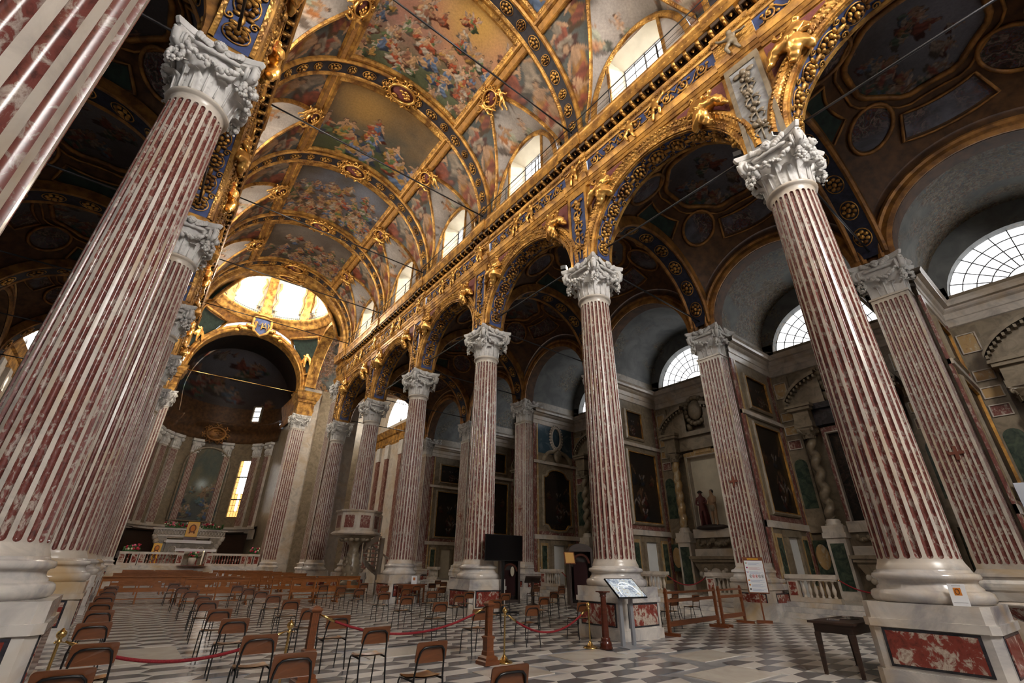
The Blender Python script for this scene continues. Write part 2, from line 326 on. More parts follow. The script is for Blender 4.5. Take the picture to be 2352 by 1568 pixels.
# ---------------------------------------------------------------- painted surfaces: generic crowded figure compositions as vertex colour
def _fnoise(h, w, cells, rg, octs=4):
    out = np.zeros((h, w)); amp = 1.0; tot = 0.0
    for o in range(octs):
        c = cells * 2 ** o; g = rg.random((c + 2, c + 2)); y = np.linspace(0, c, h); x = np.linspace(0, c, w)
        yi, xi = y.astype(int), x.astype(int); fy, fx = (y - yi)[:, None], (x - xi)[None, :]; fy = fy * fy * (3 - 2 * fy); fx = fx * fx * (3 - 2 * fx)
        a = g[np.ix_(yi, xi)]; b = g[np.ix_(yi, xi + 1)]; d = g[np.ix_(yi + 1, xi)]; e = g[np.ix_(yi + 1, xi + 1)]
        out += amp * ((a * (1 - fx) + b * fx) * (1 - fy) + (d * (1 - fx) + e * fx) * fy); tot += amp; amp *= 0.55
    return out / tot
def paint(h, w, asp, seed, grounds, robes, flesh, n, size, glowspot=None, band=(0.15, 1.0), wings=0.3, dim=1.0, pts=None):
    """rows run from the top of the picture; grounds: colours from top to bottom; returns linear RGB"""
    rg = np.random.default_rng(seed); V, U = np.mgrid[0:h, 0:w]; V = V / (h - 1); U = U / (w - 1) * asp
    nz = _fnoise(h, w, 3, rg); t = np.clip(V + (nz - 0.5) * 0.9, 0, 1) * (len(grounds) - 1); gi = np.minimum(t.astype(int), len(grounds) - 2); f = (t - gi)[..., None]
    G = np.array(grounds); img = G[gi] * (1 - f) + G[gi + 1] * f
    img *= (0.75 + 0.5 * _fnoise(h, w, 8, rg, 3))[..., None]
    if glowspot:
        gx, gy, gr, gc = glowspot; d = np.exp(-(((U - gx * asp) ** 2 + (V - gy) ** 2) / gr ** 2)); img = img * (1 - d[..., None]) + np.array(gc) * d[..., None]
    def ell(cx, cy, a, b, rot, col, fold=0.0, soft=0.18):
        m = max(a, b) * 1.3; x0, x1 = int((cx - m) / asp * w), int((cx + m) / asp * w) + 2; y0, y1 = int((cy - m) * h), int((cy + m) * h) + 2
        x0, y0, x1, y1 = max(0, x0), max(0, y0), min(w, x1), min(h, y1)
        if x1 <= x0 or y1 <= y0: return
        u, v = U[y0:y1, x0:x1] - cx, V[y0:y1, x0:x1] - cy; c, s_ = math.cos(rot), math.sin(rot); p, q = (u * c + v * s_) / a, (-u * s_ + v * c) / b
        r = np.sqrt(p * p + q * q) + 0.12 * np.sin(5 * np.arctan2(q, p) + cx * 40) ; k = np.clip((1 - r) / soft, 0, 1)[..., None]
        sh = 1.0 + 0.35 * np.clip(-p * 0.5 - q * 0.7, -1, 1) + (fold * np.sin(p * 7 + q * 3 + cx * 50) if fold else 0)
        img[y0:y1, x0:x1] = img[y0:y1, x0:x1] * (1 - k) + np.array(col) * np.clip(sh, 0.15, 1.9)[..., None] * k
    figs = sorted((band[0] + (band[1] - band[0]) * rg.random() ** 0.8, rg.random() * asp) for _ in range(n))
    if pts: figs = sorted((a, b * asp) for a, b in pts)
    for cy, cx in figs:
        s_ = size * (0.7 + 0.6 * rg.random()); lean = rg.uniform(-0.7, 0.7); c1 = robes[rg.integers(len(robes))]; c2 = robes[rg.integers(len(robes))]; fl = np.array(flesh) * rg.uniform(0.6, 1.15)
        ell(cx + 0.1 * s_, cy + 0.65 * s_, 0.75 * s_, 0.35 * s_, lean * 0.3, tuple(x * 0.25 for x in c1))
        ell(cx, cy + 0.35 * s_, 0.34 * s_, 0.62 * s_, lean * 0.5, c1, 0.3); ell(cx + rg.uniform(-0.3, 0.3) * s_, cy + 0.55 * s_, 0.5 * s_, 0.24 * s_, rg.uniform(-0.6, 0.6), c2, 0.3)
        ell(cx - 0.05 * s_, cy - 0.1 * s_, 0.2 * s_, 0.3 * s_, lean, fl if rg.random() < 0.45 else c2, 0.1)
        for sg in (-1, 1): a_ = rg.uniform(0.2, 1.2); ell(cx + sg * 0.3 * s_, cy + rg.uniform(-0.2, 0.1) * s_, 0.3 * s_, 0.07 * s_, sg * a_, fl)
        if rg.random() < wings:
            for sg in (-1, 1): ell(cx + sg * 0.36 * s_, cy - 0.3 * s_, 0.38 * s_, 0.12 * s_, -sg * 0.9, tuple(0.6 * x + 0.1 for x in fl), 0.2)
        hx, hy = cx - math.sin(lean) * 0.25 * s_, cy - 0.45 * s_; ell(hx, hy - 0.03 * s_, 0.15 * s_, 0.16 * s_, 0, tuple(x * 0.25 for x in fl)); ell(hx + 0.02 * s_, hy + 0.02 * s_, 0.11 * s_, 0.13 * s_, 0, fl)
    return np.clip(img * dim, 0.002, 1.0)
def paint_mat():
    m, nt, b = _nt('painted'); a = nt.nodes.new('ShaderNodeAttribute'); a.attribute_name = 'paint'
    n = _noise(nt, _pos(nt), 11.0, 5, 0.65); c = _mix(nt, 0.6, a.outputs[0], _ramp(nt, n.outputs[0], [(0.3, (0.62, 0.60, 0.58)), (0.7, (1.15, 1.12, 1.1))]), 'MULTIPLY')
    nt.links.new(c, b.inputs['Base Color']); b.inputs['Roughness'].default_value = 0.5; b.inputs['Specular IOR Level'].default_value = 0.3
paint_mat()
def painted_grid(name, fn, nu, nv, img, parent, uv=lambda i, j: (i, j)):
    """grid surface fn(i, j) coloured from img; uv maps (i, j) to (row, column) fractions"""
    b = MB().grid(fn, nu, nv); me = b.mesh(name, 'painted'); at = me.color_attributes.new('paint', 'FLOAT_COLOR', 'POINT'); h, w = img.shape[:2]
    I, J = np.mgrid[0:nu + 1, 0:nv + 1]; r_, c_ = uv(I / nu, J / nv)
    col = img[np.clip((r_ * (h - 1)).round().astype(int), 0, h - 1), np.clip((c_ * (w - 1)).round().astype(int), 0, w - 1)].reshape(-1, 3)
    at.data.foreach_set('color', np.hstack([col, np.ones((len(col), 1))]).ravel().astype(np.float32))
    return place(name, me, parent)
RB_ = [(0.30, 0.07, 0.03), (0.36, 0.20, 0.05), (0.10, 0.14, 0.22), (0.10, 0.14, 0.06), (0.38, 0.32, 0.25), (0.22, 0.10, 0.06), (0.40, 0.24, 0.12)]
FLESH = (0.46, 0.27, 0.15)
PIC = {
    'sky': paint(230, 260, 1.1, 3, [(0.34, 0.22, 0.12), (0.42, 0.20, 0.13), (0.33, 0.17, 0.13), (0.12, 0.13, 0.07), (0.07, 0.08, 0.04)], RB_, FLESH, 80, 0.09, (0.68, 0.14, 0.28, (0.52, 0.30, 0.08)), (0.12, 0.95), 0.4),
    'garden': paint(230, 260, 1.1, 8, [(0.22, 0.13, 0.05), (0.16, 0.11, 0.06), (0.06, 0.07, 0.06), (0.07, 0.08, 0.03), (0.05, 0.05, 0.035)], RB_[:4] + [(0.14, 0.18, 0.30)], FLESH, 26, 0.15, (0.30, 0.25, 0.25, (0.40, 0.23, 0.07)), (0.25, 0.95), 0.1, 0.9),
    'crowd': paint(220, 260, 1.1, 12, [(0.10, 0.08, 0.06), (0.13, 0.13, 0.15), (0.09, 0.06, 0.04), (0.07, 0.045, 0.03)], RB_, FLESH, 120, 0.09, (0.72, 0.2, 0.2, (0.20, 0.21, 0.25)), (0.2, 0.95), 0.05, 0.8),
    'hall': paint(200, 240, 1.1, 21, [(0.13, 0.10, 0.08), (0.20, 0.16, 0.13), (0.09, 0.07, 0.05), (0.06, 0.05, 0.04)], RB_, FLESH, 100, 0.085, (0.35, 0.1, 0.2, (0.24, 0.20, 0.17)), (0.3, 0.95), 0.05, 0.7),
    'prophet': paint(180, 180, 1.0, 31, [(0.06, 0.065, 0.06), (0.09, 0.10, 0.09), (0.04, 0.04, 0.035)], [(0.28, 0.13, 0.03), (0.19, 0.05, 0.025), (0.10, 0.12, 0.11), (0.24, 0.19, 0.14)], FLESH, 9, 0.22, None, (0.25, 0.85), 0.1, 0.95, [(0.42, 0.12), (0.42, 0.88), (0.16, 0.10), (0.16, 0.90), (0.62, 0.05), (0.62, 0.95), (0.1, 0.3), (0.1, 0.7)]),
    'putti': paint(160, 180, 1.1, 44, [(0.40, 0.36, 0.33), (0.36, 0.31, 0.27), (0.42, 0.38, 0.35)], [(0.34, 0.14, 0.05), (0.40, 0.24, 0.13), (0.30, 0.30, 0.22), (0.44, 0.33, 0.25)], (0.52, 0.32, 0.20), 30, 0.10, None, (0.12, 0.9), 0.5, 0.95),
    'aisle': paint(150, 150, 1.0, 52, [(0.12, 0.12, 0.14), (0.07, 0.07, 0.08), (0.05, 0.035, 0.03)], [(0.12, 0.035, 0.025), (0.13, 0.07, 0.03), (0.05, 0.07, 0.10), (0.04, 0.06, 0.045), (0.15, 0.12, 0.10)], (0.20, 0.12, 0.08), 26, 0.11, (0.4, 0.2, 0.3, (0.15, 0.15, 0.18)), (0.2, 0.95), 0.2),
    'dark': paint(160, 110, 0.7, 63, [(0.012, 0.010, 0.008), (0.022, 0.014, 0.009), (0.010, 0.009, 0.008)], [(0.05, 0.012, 0.008), (0.04, 0.022, 0.01), (0.012, 0.016, 0.022), (0.02, 0.016, 0.012)], (0.10, 0.055, 0.03), 10, 0.16, None, (0.15, 0.9), 0.3),
    'apse': paint(200, 110, 0.55, 71, [(0.10, 0.09, 0.05), (0.05, 0.065, 0.05), (0.12, 0.11, 0.06), (0.04, 0.05, 0.045), (0.05, 0.055, 0.05)], [(0.03, 0.06, 0.13), (0.10, 0.09, 0.05), (0.05, 0.09, 0.09), (0.16, 0.10, 0.05)], (0.26, 0.16, 0.08), 16, 0.09, (0.5, 0.52, 0.06, (0.45, 0.52, 0.55)), (0.45, 0.95), 0.4),
}
# ================================================================ STRUCTURE
# ---------------------------------------------------------------- floor: half-hexagon marble tiles
floor = thing('floor', 'marble pavement of grey and white half-hexagon tiles with pale slabs', 'floor', kind='structure')
MB().box(XC - 24, XC + 24, -11, 64, -0.3, -0.012).obj('floor_bed', 'marble_grey', floor)
PX, PY, LG, SH, HT = 0.62, 0.636, 0.80, 0.44, 0.318
def trap(up, g=0.004):
    a, b = LG / 2 - 1.3 * g, SH / 2 - 0.6 * g
    p = [(-a, g), (a, g), (b, HT - g), (-b, HT - g)]
    if not up: p = [(x, -y) for x, y in p][::-1]
    return p
slabs = [(8.75, 5.05, 0.75, 0.45, 0.0), (8.05, 7.75, 0.7, 0.42, 0.0), (5.05, 10.15, 0.8, 0.45, 0.0), (5.75, 7.25, 0.55, 0.42, 0.0), (10.1, 6.35, 0.7, 0.4, 0.0), (1.15, 8.6, 0.45, 0.9, 0.0), (0.95, 12.4, 0.5, 0.9, 0.0)]
def in_slab(x, y): return any(abs(x - a) < c + 0.24 and abs(y - b) < d + 0.13 for a, b, c, d, r in slabs)
def on_floor(x, y):
    u = abs(x - XC)
    return -1.2 < y < 46.9 and u < 13.3
tiles = []
_right = Vector((_r.x, _r.y, _r.z)); _ff = Vector(_f)
for i in range(-32, 34):
    for j in range(-14, 76):
        x = 6.745 + i * PX; yb = 6.37 + j * PY - (PY / 2 if i % 2 else 0)
        for up in (True, False):
            yc = yb + (0.15 if up else -0.15)
            if not on_floor(x, yc) or in_slab(x, yc): continue
            d = Vector((x, yc, 0)) - Vector((0, 0, 1.6)); z = d.dot(_ff)
            if z < 0.3: continue
            px = 1176 + 1038.6 * d.dot(_r) / z; py = 784 - 1038.6 * d.dot(_u) / z
            if px < -200 or px > 2550 or py > 1900: continue
            vis = -20 < px < 2372 and py < 1585
            tiles.append((z * z * (1 if vis else 40), x, yb, up))
tiles.sort()
tm = {u: MB().prism(trap(u), -0.012, 0.0).mesh('floor_tile', 'tile_grey' if u else 'tile_white') for u in (True, False)}
for _, x, yb, up in tiles[:300]: place('floor_tile', tm[up], floor, loc=(x, yb, rnd.uniform(-0.0006, 0.0008)))
rest = MB()
for _, x, yb, up in tiles[300:]:
    p = trap(up); rest.add([(a + x, b + yb, 0) for a, b in p], [(0, 1, 2, 3)], 0 if up else 1)
rest.obj('far_floor_tiles', ['tile_grey', 'tile_white'], floor, kind='stuff')
for a, b, c, d, r in slabs:
    MB().box(-c, c, -d, d, -0.012, 0.001).obj('tomb_slab', 'slab_pale', floor, loc=(a, b, 0), rz=0)

# ---------------------------------------------------------------- small shared ornament meshes
def m_rosette(r=0.2, petals=8, h=0.08):
    b = MB(); b.ball((0, 0, h), (r * 0.3, r * 0.3, r * 0.35), 8, 5)
    for i in range(petals):
        a = 2 * pi * i / petals; b.ball((0.62 * r * cos(a), 0.62 * r * sin(a), h * 0.45), (r * 0.34, r * 0.24, r * 0.26), 6, 4, 0, None if False else T(0, 0, 0))
    b.lathe([(r * 1.08, 0), (r * 1.12, 0.03), (r * 1.0, 0.03)], 16)
    return b
ROS = m_rosette().mesh('rosette', 'gold'); ROSD = m_rosette(0.21, 7, 0.10).mesh('rosette', 'gold')
def spiral(r0, turns, n, dirn=1, ph=0.0):
    return [(r0 * (1 - 0.9 * i / n) * cos(ph + dirn * 2 * pi * turns * i / n), r0 * (1 - 0.9 * i / n) * sin(ph + dirn * 2 * pi * turns * i / n)) for i in range(n + 1)]
def m_scroll():
    """one length of rinceau: two counter-scrolls with leaf tips; local x along the frieze, z up, y out"""
    b = MB()
    for sx, sz in ((-0.42, 1), (0.42, -1)):
        p = spiral(0.24, 1.6, 22, sz, pi if sx < 0 else 0)
        b.tube([(sx + x, 0.045 + 0.01 * i / 22, y * 1.05) for i, (x, y) in enumerate(p)], [0.045 * (1 - 0.5 * i / 22) for i in range(23)], 6)
        b.ball((sx, 0.06, 0), (0.07, 0.06, 0.07), 8, 5)
        for q in range(4):
            a = q * 1.57 + 0.5; b.ball((sx + 0.29 * cos(a), 0.03, 0.27 * sin(a)), (0.10, 0.035, 0.055), 6, 4)
    b.tube([(-0.85 + 0.17 * i, 0.03, 0.22 * sin(i * 1.15)) for i in range(11)], 0.028, 5)
    return b
SCROLL = m_scroll().mesh('frieze_scroll', 'gold')
def m_foliage():
    b = MB()
    for sx in (-1, 1):
        b.tube([(sx * x, y, 0.03) for x, y in [(0.26 + q[0], q[1]) for q in spiral(0.11, 1.3, 12, sx, 0.5)]], 0.024, 5)
        for sy in (-1, 1): b.ball((sx * 0.13, sy * 0.13, 0.03), (0.10, 0.06, 0.04), 6, 4)
    b.ball((0, 0, 0.04), (0.07, 0.16, 0.06), 7, 5); return b
FOLI = m_foliage().mesh('soffit_foliage', 'gold')
def m_garland(L=2.6):
    """vertical festoon of fruit and ribbons; local z down from 0 to -L, y out, x across"""
    b = MB(); g = random.Random(3)
    for k in range(4):
        z0 = -0.25 - k * L / 4.2
        for i in range(9):
            b.ball((g.uniform(-0.13, 0.13), 0.05, z0 + g.uniform(-0.14, 0.14)), g.uniform(0.05, 0.085), 7, 5)
        for sx in (-1, 1):
            b.tube([(0, 0.03, z0 - 0.2), (sx * 0.13, 0.05, z0 - 0.27), (sx * 0.2, 0.03, z0 - 0.36), (sx * 0.12, 0.03, z0 - 0.47)], 0.026, 5)
            b.ball((sx * 0.12, 0.03, z0 - 0.2), (0.10, 0.03, 0.05), 6, 4)
        b.tube([(0, 0.03, z0), (0, 0.03, z0 - L / 4.2)], 0.03, 5)
    b.ball((0, 0.08, -0.02), (0.1, 0.09, 0.12), 8, 6)
    for sx in (-1, 1): b.ball((sx * 0.19, 0.05, 0.0), (0.13, 0.035, 0.09), 7, 4)
    return b
GAR = m_garland().mesh('garland', 'gold'); GARW = m_garland().mesh('garland', 'marble_warm')
def m_modillion():
    b = MB(); b.box(-0.075, 0.075, 0, 0.22, -0.15, 0.0); b.lathe([(0.0, -0.075), (0.06, -0.075), (0.06, 0.075), (0, 0.075)], 10, (0, 0, 0), 0, True, T(0, 0.20, -0.10) @ RY(pi / 2))
    b.ball((0, 0.1, -0.17), (0.07, 0.1, 0.045), 6, 4); return b
MODI = m_modillion().mesh('modillion', 'gold')
def m_coffer():
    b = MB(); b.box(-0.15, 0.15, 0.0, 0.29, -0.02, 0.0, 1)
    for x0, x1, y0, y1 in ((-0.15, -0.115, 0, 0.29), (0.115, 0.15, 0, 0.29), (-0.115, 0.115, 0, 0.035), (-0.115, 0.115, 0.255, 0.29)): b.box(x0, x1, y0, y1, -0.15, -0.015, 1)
    b.ball((0, 0.145, -0.08), (0.07, 0.07, 0.085), 8, 6, 0); b.ball((0, 0.145, -0.17), (0.03, 0.03, 0.055), 6, 4, 0)
    return b
COFF = m_coffer().mesh('coffer', ['gold', 'coffer_dark'])
def m_cartouche(a=0.75, c=0.55):
    b = MB(); b.grid(lambda i, j: (a * 0.72 * j * cos(2 * pi * i), c * 0.72 * j * sin(2 * pi * i), 0.10 * (1 - j * j)), 24, 4, 1, True, None, True)
    b.tube([(a * 0.8 * cos(2 * pi * i / 28), c * 0.8 * sin(2 * pi * i / 28), 0.07) for i in range(28)], 0.075, 7, 0, True)
    g = random.Random(5)
    for i in range(14):
        t = 2 * pi * i / 14; p = spiral(0.17, 1.3, 10, 1 if i % 2 else -1, t)
        b.tube([(a * 1.0 * cos(t) + x, c * 1.0 * sin(t) + y, 0.05) for x, y in p], [0.05 - 0.003 * k for k in range(11)], 5)
    for i in range(8): b.ball((a * 0.4 * cos(i * 1.9), c * 0.4 * sin(i * 2.3), 0.10), (0.12, 0.07, 0.05), 6, 4)
    return b
CART = m_cartouche().mesh('cartouche', ['gold_statue', 'purple_ground'])

def skin_mesh(name, nodes, edges, mat, sub=1, lumps=0.0):
    """continuous figure: vertices (x, y, z, r) joined by edges, grown with a Skin modifier"""
    me = bpy.data.meshes.new(name); me.from_pydata([n[:3] for n in nodes], edges, [])
    o = bpy.data.objects.new(name, me); COL.objects.link(o)
    o.modifiers.new('skin', 'SKIN')
    sd = me.skin_vertices[0].data
    for i, n in enumerate(nodes):
        r = n[3]; sd[i].radius = r if isinstance(r, tuple) else (r, r); sd[i].use_root = (i == 0)
    ss = o.modifiers.new('sub', 'SUBSURF'); ss.levels = sub; ss.render_levels = sub
    dg = bpy.context.evaluated_depsgraph_get(); dg.update()
    out = bpy.data.meshes.new_from_object(o.evaluated_get(dg)); out.name = name
    bpy.data.objects.remove(o)
    out.materials.clear(); out.materials.append(MATS[mat])
    if lumps:
        for v in out.vertices:
            p = v.co; k = sin(p.x * 23 + p.z * 9) * cos(p.z * 17 - p.x * 11 + p.y * 13); v.co = p + v.normal * lumps * k
    for p in out.polygons: p.use_smooth = True
    return out
# robed half-reclining figure, local x across, y out of the wall, z up
PROPHET = skin_mesh('gilded_statue', [(0, 0.18, 0.0, (0.30, 0.22)), (0.02, 0.18, 0.28, (0.25, 0.19)), (0.03, 0.17, 0.50, (0.25, 0.17)), (0.03, 0.19, 0.68, 0.075), (0.02, 0.21, 0.80, (0.115, 0.125)), (0.02, 0.2, 0.90, 0.09),
    (0.27, 0.19, 0.46, 0.12), (0.36, 0.26, 0.22, 0.10), (0.24, 0.36, 0.10, 0.075), (0.16, 0.38, 0.12, 0.06),
    (-0.24, 0.19, 0.48, 0.12), (-0.40, 0.22, 0.30, 0.10), (-0.50, 0.28, 0.46, 0.07), (-0.54, 0.30, 0.56, 0.06),
    (-0.20, 0.26, -0.10, 0.24), (-0.44, 0.34, -0.16, 0.20), (-0.50, 0.26, -0.42, 0.16), (-0.56, 0.27, -0.66, 0.10), (-0.64, 0.32, -0.70, 0.06),
    (0.16, 0.26, -0.16, 0.25), (0.06, 0.36, -0.36, 0.21), (0.10, 0.26, -0.62, 0.17), (0.08, 0.28, -0.82, 0.10), (0.0, 0.34, -0.86, 0.06), (0.40, 0.16, -0.24, 0.18), (0.50, 0.12, -0.50, 0.12)],
    [(0, 1), (1, 2), (2, 3), (3, 4), (4, 5), (2, 6), (6, 7), (7, 8), (8, 9), (2, 10), (10, 11), (11, 12), (12, 13), (0, 14), (14, 15), (15, 16), (16, 17), (17, 18), (0, 19), (19, 20), (20, 21), (21, 22), (22, 23), (19, 24), (24, 25)],
    'gold_statue', 2, 0.03)
PUTTO = skin_mesh('gilded_putto', [(0, 0.10, 0, (0.11, 0.10)), (0, 0.11, 0.18, (0.12, 0.10)), (0, 0.12, 0.30, 0.055), (0, 0.14, 0.40, (0.095, 0.10)), (0, 0.14, 0.48, 0.07),
    (0.15, 0.11, 0.24, 0.05), (0.30, 0.13, 0.34, 0.042), (0.36, 0.13, 0.50, 0.035), (-0.15, 0.11, 0.24, 0.05), (-0.28, 0.13, 0.12, 0.042), (-0.40, 0.13, 0.16, 0.035),
    (0.08, 0.14, -0.10, 0.075), (0.17, 0.20, -0.26, 0.06), (0.12, 0.13, -0.44, 0.045), (0.14, 0.18, -0.50, 0.035), (-0.08, 0.13, -0.12, 0.075), (-0.08, 0.16, -0.32, 0.06), (-0.14, 0.12, -0.52, 0.045), (-0.14, 0.18, -0.58, 0.035)],
    [(0, 1), (1, 2), (2, 3), (3, 4), (1, 5), (5, 6), (6, 7), (1, 8), (8, 9), (9, 10), (0, 11), (11, 12), (12, 13), (13, 14), (0, 15), (15, 16), (16, 17), (17, 18)], 'gold_statue', 1, 0.0)
PUTTOW = PUTTO.copy(); PUTTOW.materials.clear(); PUTTOW.materials.append(MATS['marble_warm'])
for _m in (PROPHET, PUTTO, PUTTOW): pass

# ---------------------------------------------------------------- nave arcades with entablature
ORD = {0: 'the entrance arch', 1: 'the first', 2: 'the second', 3: 'the third', 4: 'the fourth', 5: 'the fifth'}
def wallframe(s, y, z, u):
    """local x along +y*-s.., local y out of the wall into the nave, local z up"""
    return frame((X(s, u), y, z), (0, s, 0), (-s, 0, 0), (0, 0, 1))
Z0A, RA = 11.75, 2.80
UW = 5.62
KB = range(-1, 6)
for s, side in ((1, 'right'), (-1, 'left')):
    W = thing('wall_%s_arcade' % side, 'gilded nave arcade wall with frieze and cornice on the %s' % ('pulpit side' if s > 0 else 'side opposite the pulpit'), 'wall', kind='structure')
    arch_prof = [(2.80, 0), (2.80, 0.05), (2.88, 0.09), (2.95, 0.06), (3.0, 0.05), (3.05, 0.09), (3.16, 0.15), (3.26, 0.12), (3.28, 0.0)]
    for k in KB:
        ya, yb = YK(k), YK(k + 1); yc = (ya + yb) / 2
        b = MB(); arch_panel(b, yc, RA, Z0A, ya, yb, 15.12, X(s, UW), X(s, 6.52), 28, 0, 0, ZCAP)
        b.obj('spandrel_wall', 'gold_plain', W)
        b = MB(); arch_sweep(b, [(r, -s * d) for r, d in arch_prof], (X(s, UW), yc, Z0A), 0, pi, 36, 0, 'x', None, [0, 1, 0, 0, 1, 1, 0, 0])
        b.obj('archivolt', ['gold_plain', 'gold_fine'], W)
        b = MB(); hw = 0.45
        arch_sweep(b, [(2.80, -hw), (2.755, -hw), (2.755, -hw + 0.1), (2.79, -hw + 0.11), (2.79, hw - 0.11), (2.755, hw - 0.1), (2.755, hw), (2.80, hw)], (X(s, 6.07), yc, Z0A), 0, pi, 30, 0, 'x', None, [0, 0, 0, 1, 0, 0, 0])
        b.obj('soffit_band', ['gold_fine', 'frieze_blue'], W)
        if k >= 0:
            for i in range(11):
                a = pi * (i + 0.5) / 11; c = (X(s, 6.07), yc + 2.785 * cos(a), Z0A + 2.785 * sin(a))
                ez = (0, -cos(a), -sin(a)); ex = (1, 0, 0); ey = (0, ez[2] * 1.0, -ez[1])
                place('soffit_rosette', ROS, W, M=frame(c, ex, ey, ez) @ SCL(1.3, 1.45 if i % 2 else 1.2, 1.3))
            bm_ = MB()
            for rr, dd, nn, br in ((3.16, 0.155, 62, 0.05), (2.93, 0.085, 78, 0.033)):
                for i in range(nn):
                    a = pi * (i + 0.5) / nn; bm_.ball((X(s, UW - dd), yc + rr * cos(a), Z0A + rr * sin(a)), (0.04, br, br), 6, 4)
            bm_.obj('bead_moulding', 'gold', W, kind='stuff')
            for i in range(10):
                a = pi * (i + 1) / 11; c = (X(s, 6.07), yc + 2.785 * cos(a), Z0A + 2.785 * sin(a)); ez = (0, -cos(a), -sin(a))
                place('soffit_foliage', FOLI, W, M=frame(c, (1, 0, 0), (0, ez[2], -ez[1]), ez))
            # purple spandrel fields
            for dr in (-1, 1):
                pts = []
                for i in range(9):
                    dy = 2.74 - (2.74 - 1.15) * i / 8; pts.append((dy, Z0A + sqrt(3.34 ** 2 - dy * dy)))
                poly = [(X(s, UW - 0.012), yc + dr * dy, z) for dy, z in pts] + [(X(s, UW - 0.012), yc + dr * 1.15, 15.02), (X(s, UW - 0.012), yc + dr * 2.74, 15.02)]
                MB().add(poly, [tuple(range(len(poly)))]).obj('spandrel_field', 'purple_ground', W)
    prof_a = [(UW, 15.08), (5.575, 15.08), (5.575, 15.24), (5.55, 15.25), (5.55, 15.44), (5.525, 15.45), (5.50, 15.55), (5.47, 15.62), (5.46, 15.70), (5.58, 15.72)]
    prof_f = [(5.58, 15.72), (5.58, 16.40)]
    prof_c = [(5.58, 16.40), (5.54, 16.41), (5.52, 16.48), (5.50, 16.50), (5.50, 16.64), (5.49, 16.66), (5.47, 16.74), (5.46, 16.76), (5.55, 16.78), (5.55, 17.10), (5.22, 17.10), (5.22, 17.30), (5.215, 17.33), (5.21, 17.42), (5.19, 17.58), (5.16, 17.64), (5.16, 17.73), (UW + 0.9, 17.73)]
    ba, bf, bc = MB(), MB(), MB(); beads, dent = MB(), MB()
    segs = []
    for k in range(-1, 7):
        segs.append((YK(k) - 0.62, YK(k) + 0.62, -0.07))
        if k < 6: segs.append((YK(k) + 0.62, YK(k + 1) - 0.62, 0.0))
    segs.append((YK(6) + 0.62, 38.1, -0.12))
    for y0, y1, off in segs:
        for bb, pr in ((ba, prof_a), (bf, prof_f), (bc, prof_c)):
            bb.extrude_y([(X(s, u + (off if u < UW + 0.5 and i > 0 else 0)), z) for i, (u, z) in enumerate(pr)], y0, y1, 1 if bb is bf and off else 0)
        if y0 > -5:
            n = max(1, int((y1 - y0) / 0.115))
            for i in range(n):
                y = y0 + (i + 0.5) * (y1 - y0) / n
                dent.box(X(s, 5.50 + off), X(s, 5.465 + off), y - 0.034, y + 0.034, 16.52, 16.63)
                if i % 2 == 0: beads.ball((X(s, 5.49 + off), y, 15.655), (0.035, 0.075, 0.035), 6, 4); beads.ball((X(s, 5.225 + off), y, 17.37), (0.03, 0.075, 0.04), 6, 4)
    ba.obj('architrave', 'gold_plain', W); bf.obj('frieze', ['frieze_blue', 'gold_fine'], W); bc.obj('cornice', 'gold_plain', W)
    dent.obj('dentil_course', 'gold', W, kind='stuff'); beads.obj('bead_moulding', 'gold', W, kind='stuff')
    for k in range(0, 6):
        ya = YK(k)
        for i in range(15):
            y = ya + (i + 0.5) * BAY / 15; off = -0.07 if (i == 0 or i == 14) else 0.0
            place('modillion', MODI, W, M=wallframe(s, ya + i * BAY / 15, 17.10, 5.55 + (-0.07 if i == 0 else 0)) @ SCL(0.85, 1.25, 1.25))
            place('coffer', COFF, W, M=wallframe(s, y, 17.10, 5.54 + off))
        for i in range(4):
            y = ya + 0.75 + (i + 0.5) * (BAY - 1.5) / 4
            place('frieze_scroll', SCROLL, W, M=wallframe(s, y, 16.06, 5.575) @ SCL(0.78 if i % 2 else -0.78, 1, 1.05))
    # pilaster strips over the columns
    for k in range(0, 7):
        y = YK(k); mar = (k == 1 and s > 0)
        b = MB(); w = 0.50
        b.box(X(s, UW), X(s, UW - 0.09), y - w, y + w, ZCAP, 15.1, 0)
        b.box(X(s, UW - 0.09), X(s, UW - 0.135), y - w, y - w + 0.12, ZCAP, 15.1, 0); b.box(X(s, UW - 0.09), X(s, UW - 0.135), y + w - 0.12, y + w, ZCAP, 15.1, 0)
        b.box(X(s, UW - 0.09), X(s, UW - 0.135), y - w + 0.12, y + w - 0.12, 14.85, 15.1, 0)
        b.box(X(s, UW - 0.09), X(s, UW - 0.10), y - w + 0.12, y + w - 0.12, ZCAP, 14.85, 1)
        st = b.obj('pilaster_strip', ['marble_warm', 'marble_grey'] if mar else ['gold_plain', 'frieze_blue'], W)
        place('garland', GARW if mar else GAR, st, M=wallframe(s, y, 14.55, UW - 0.10))

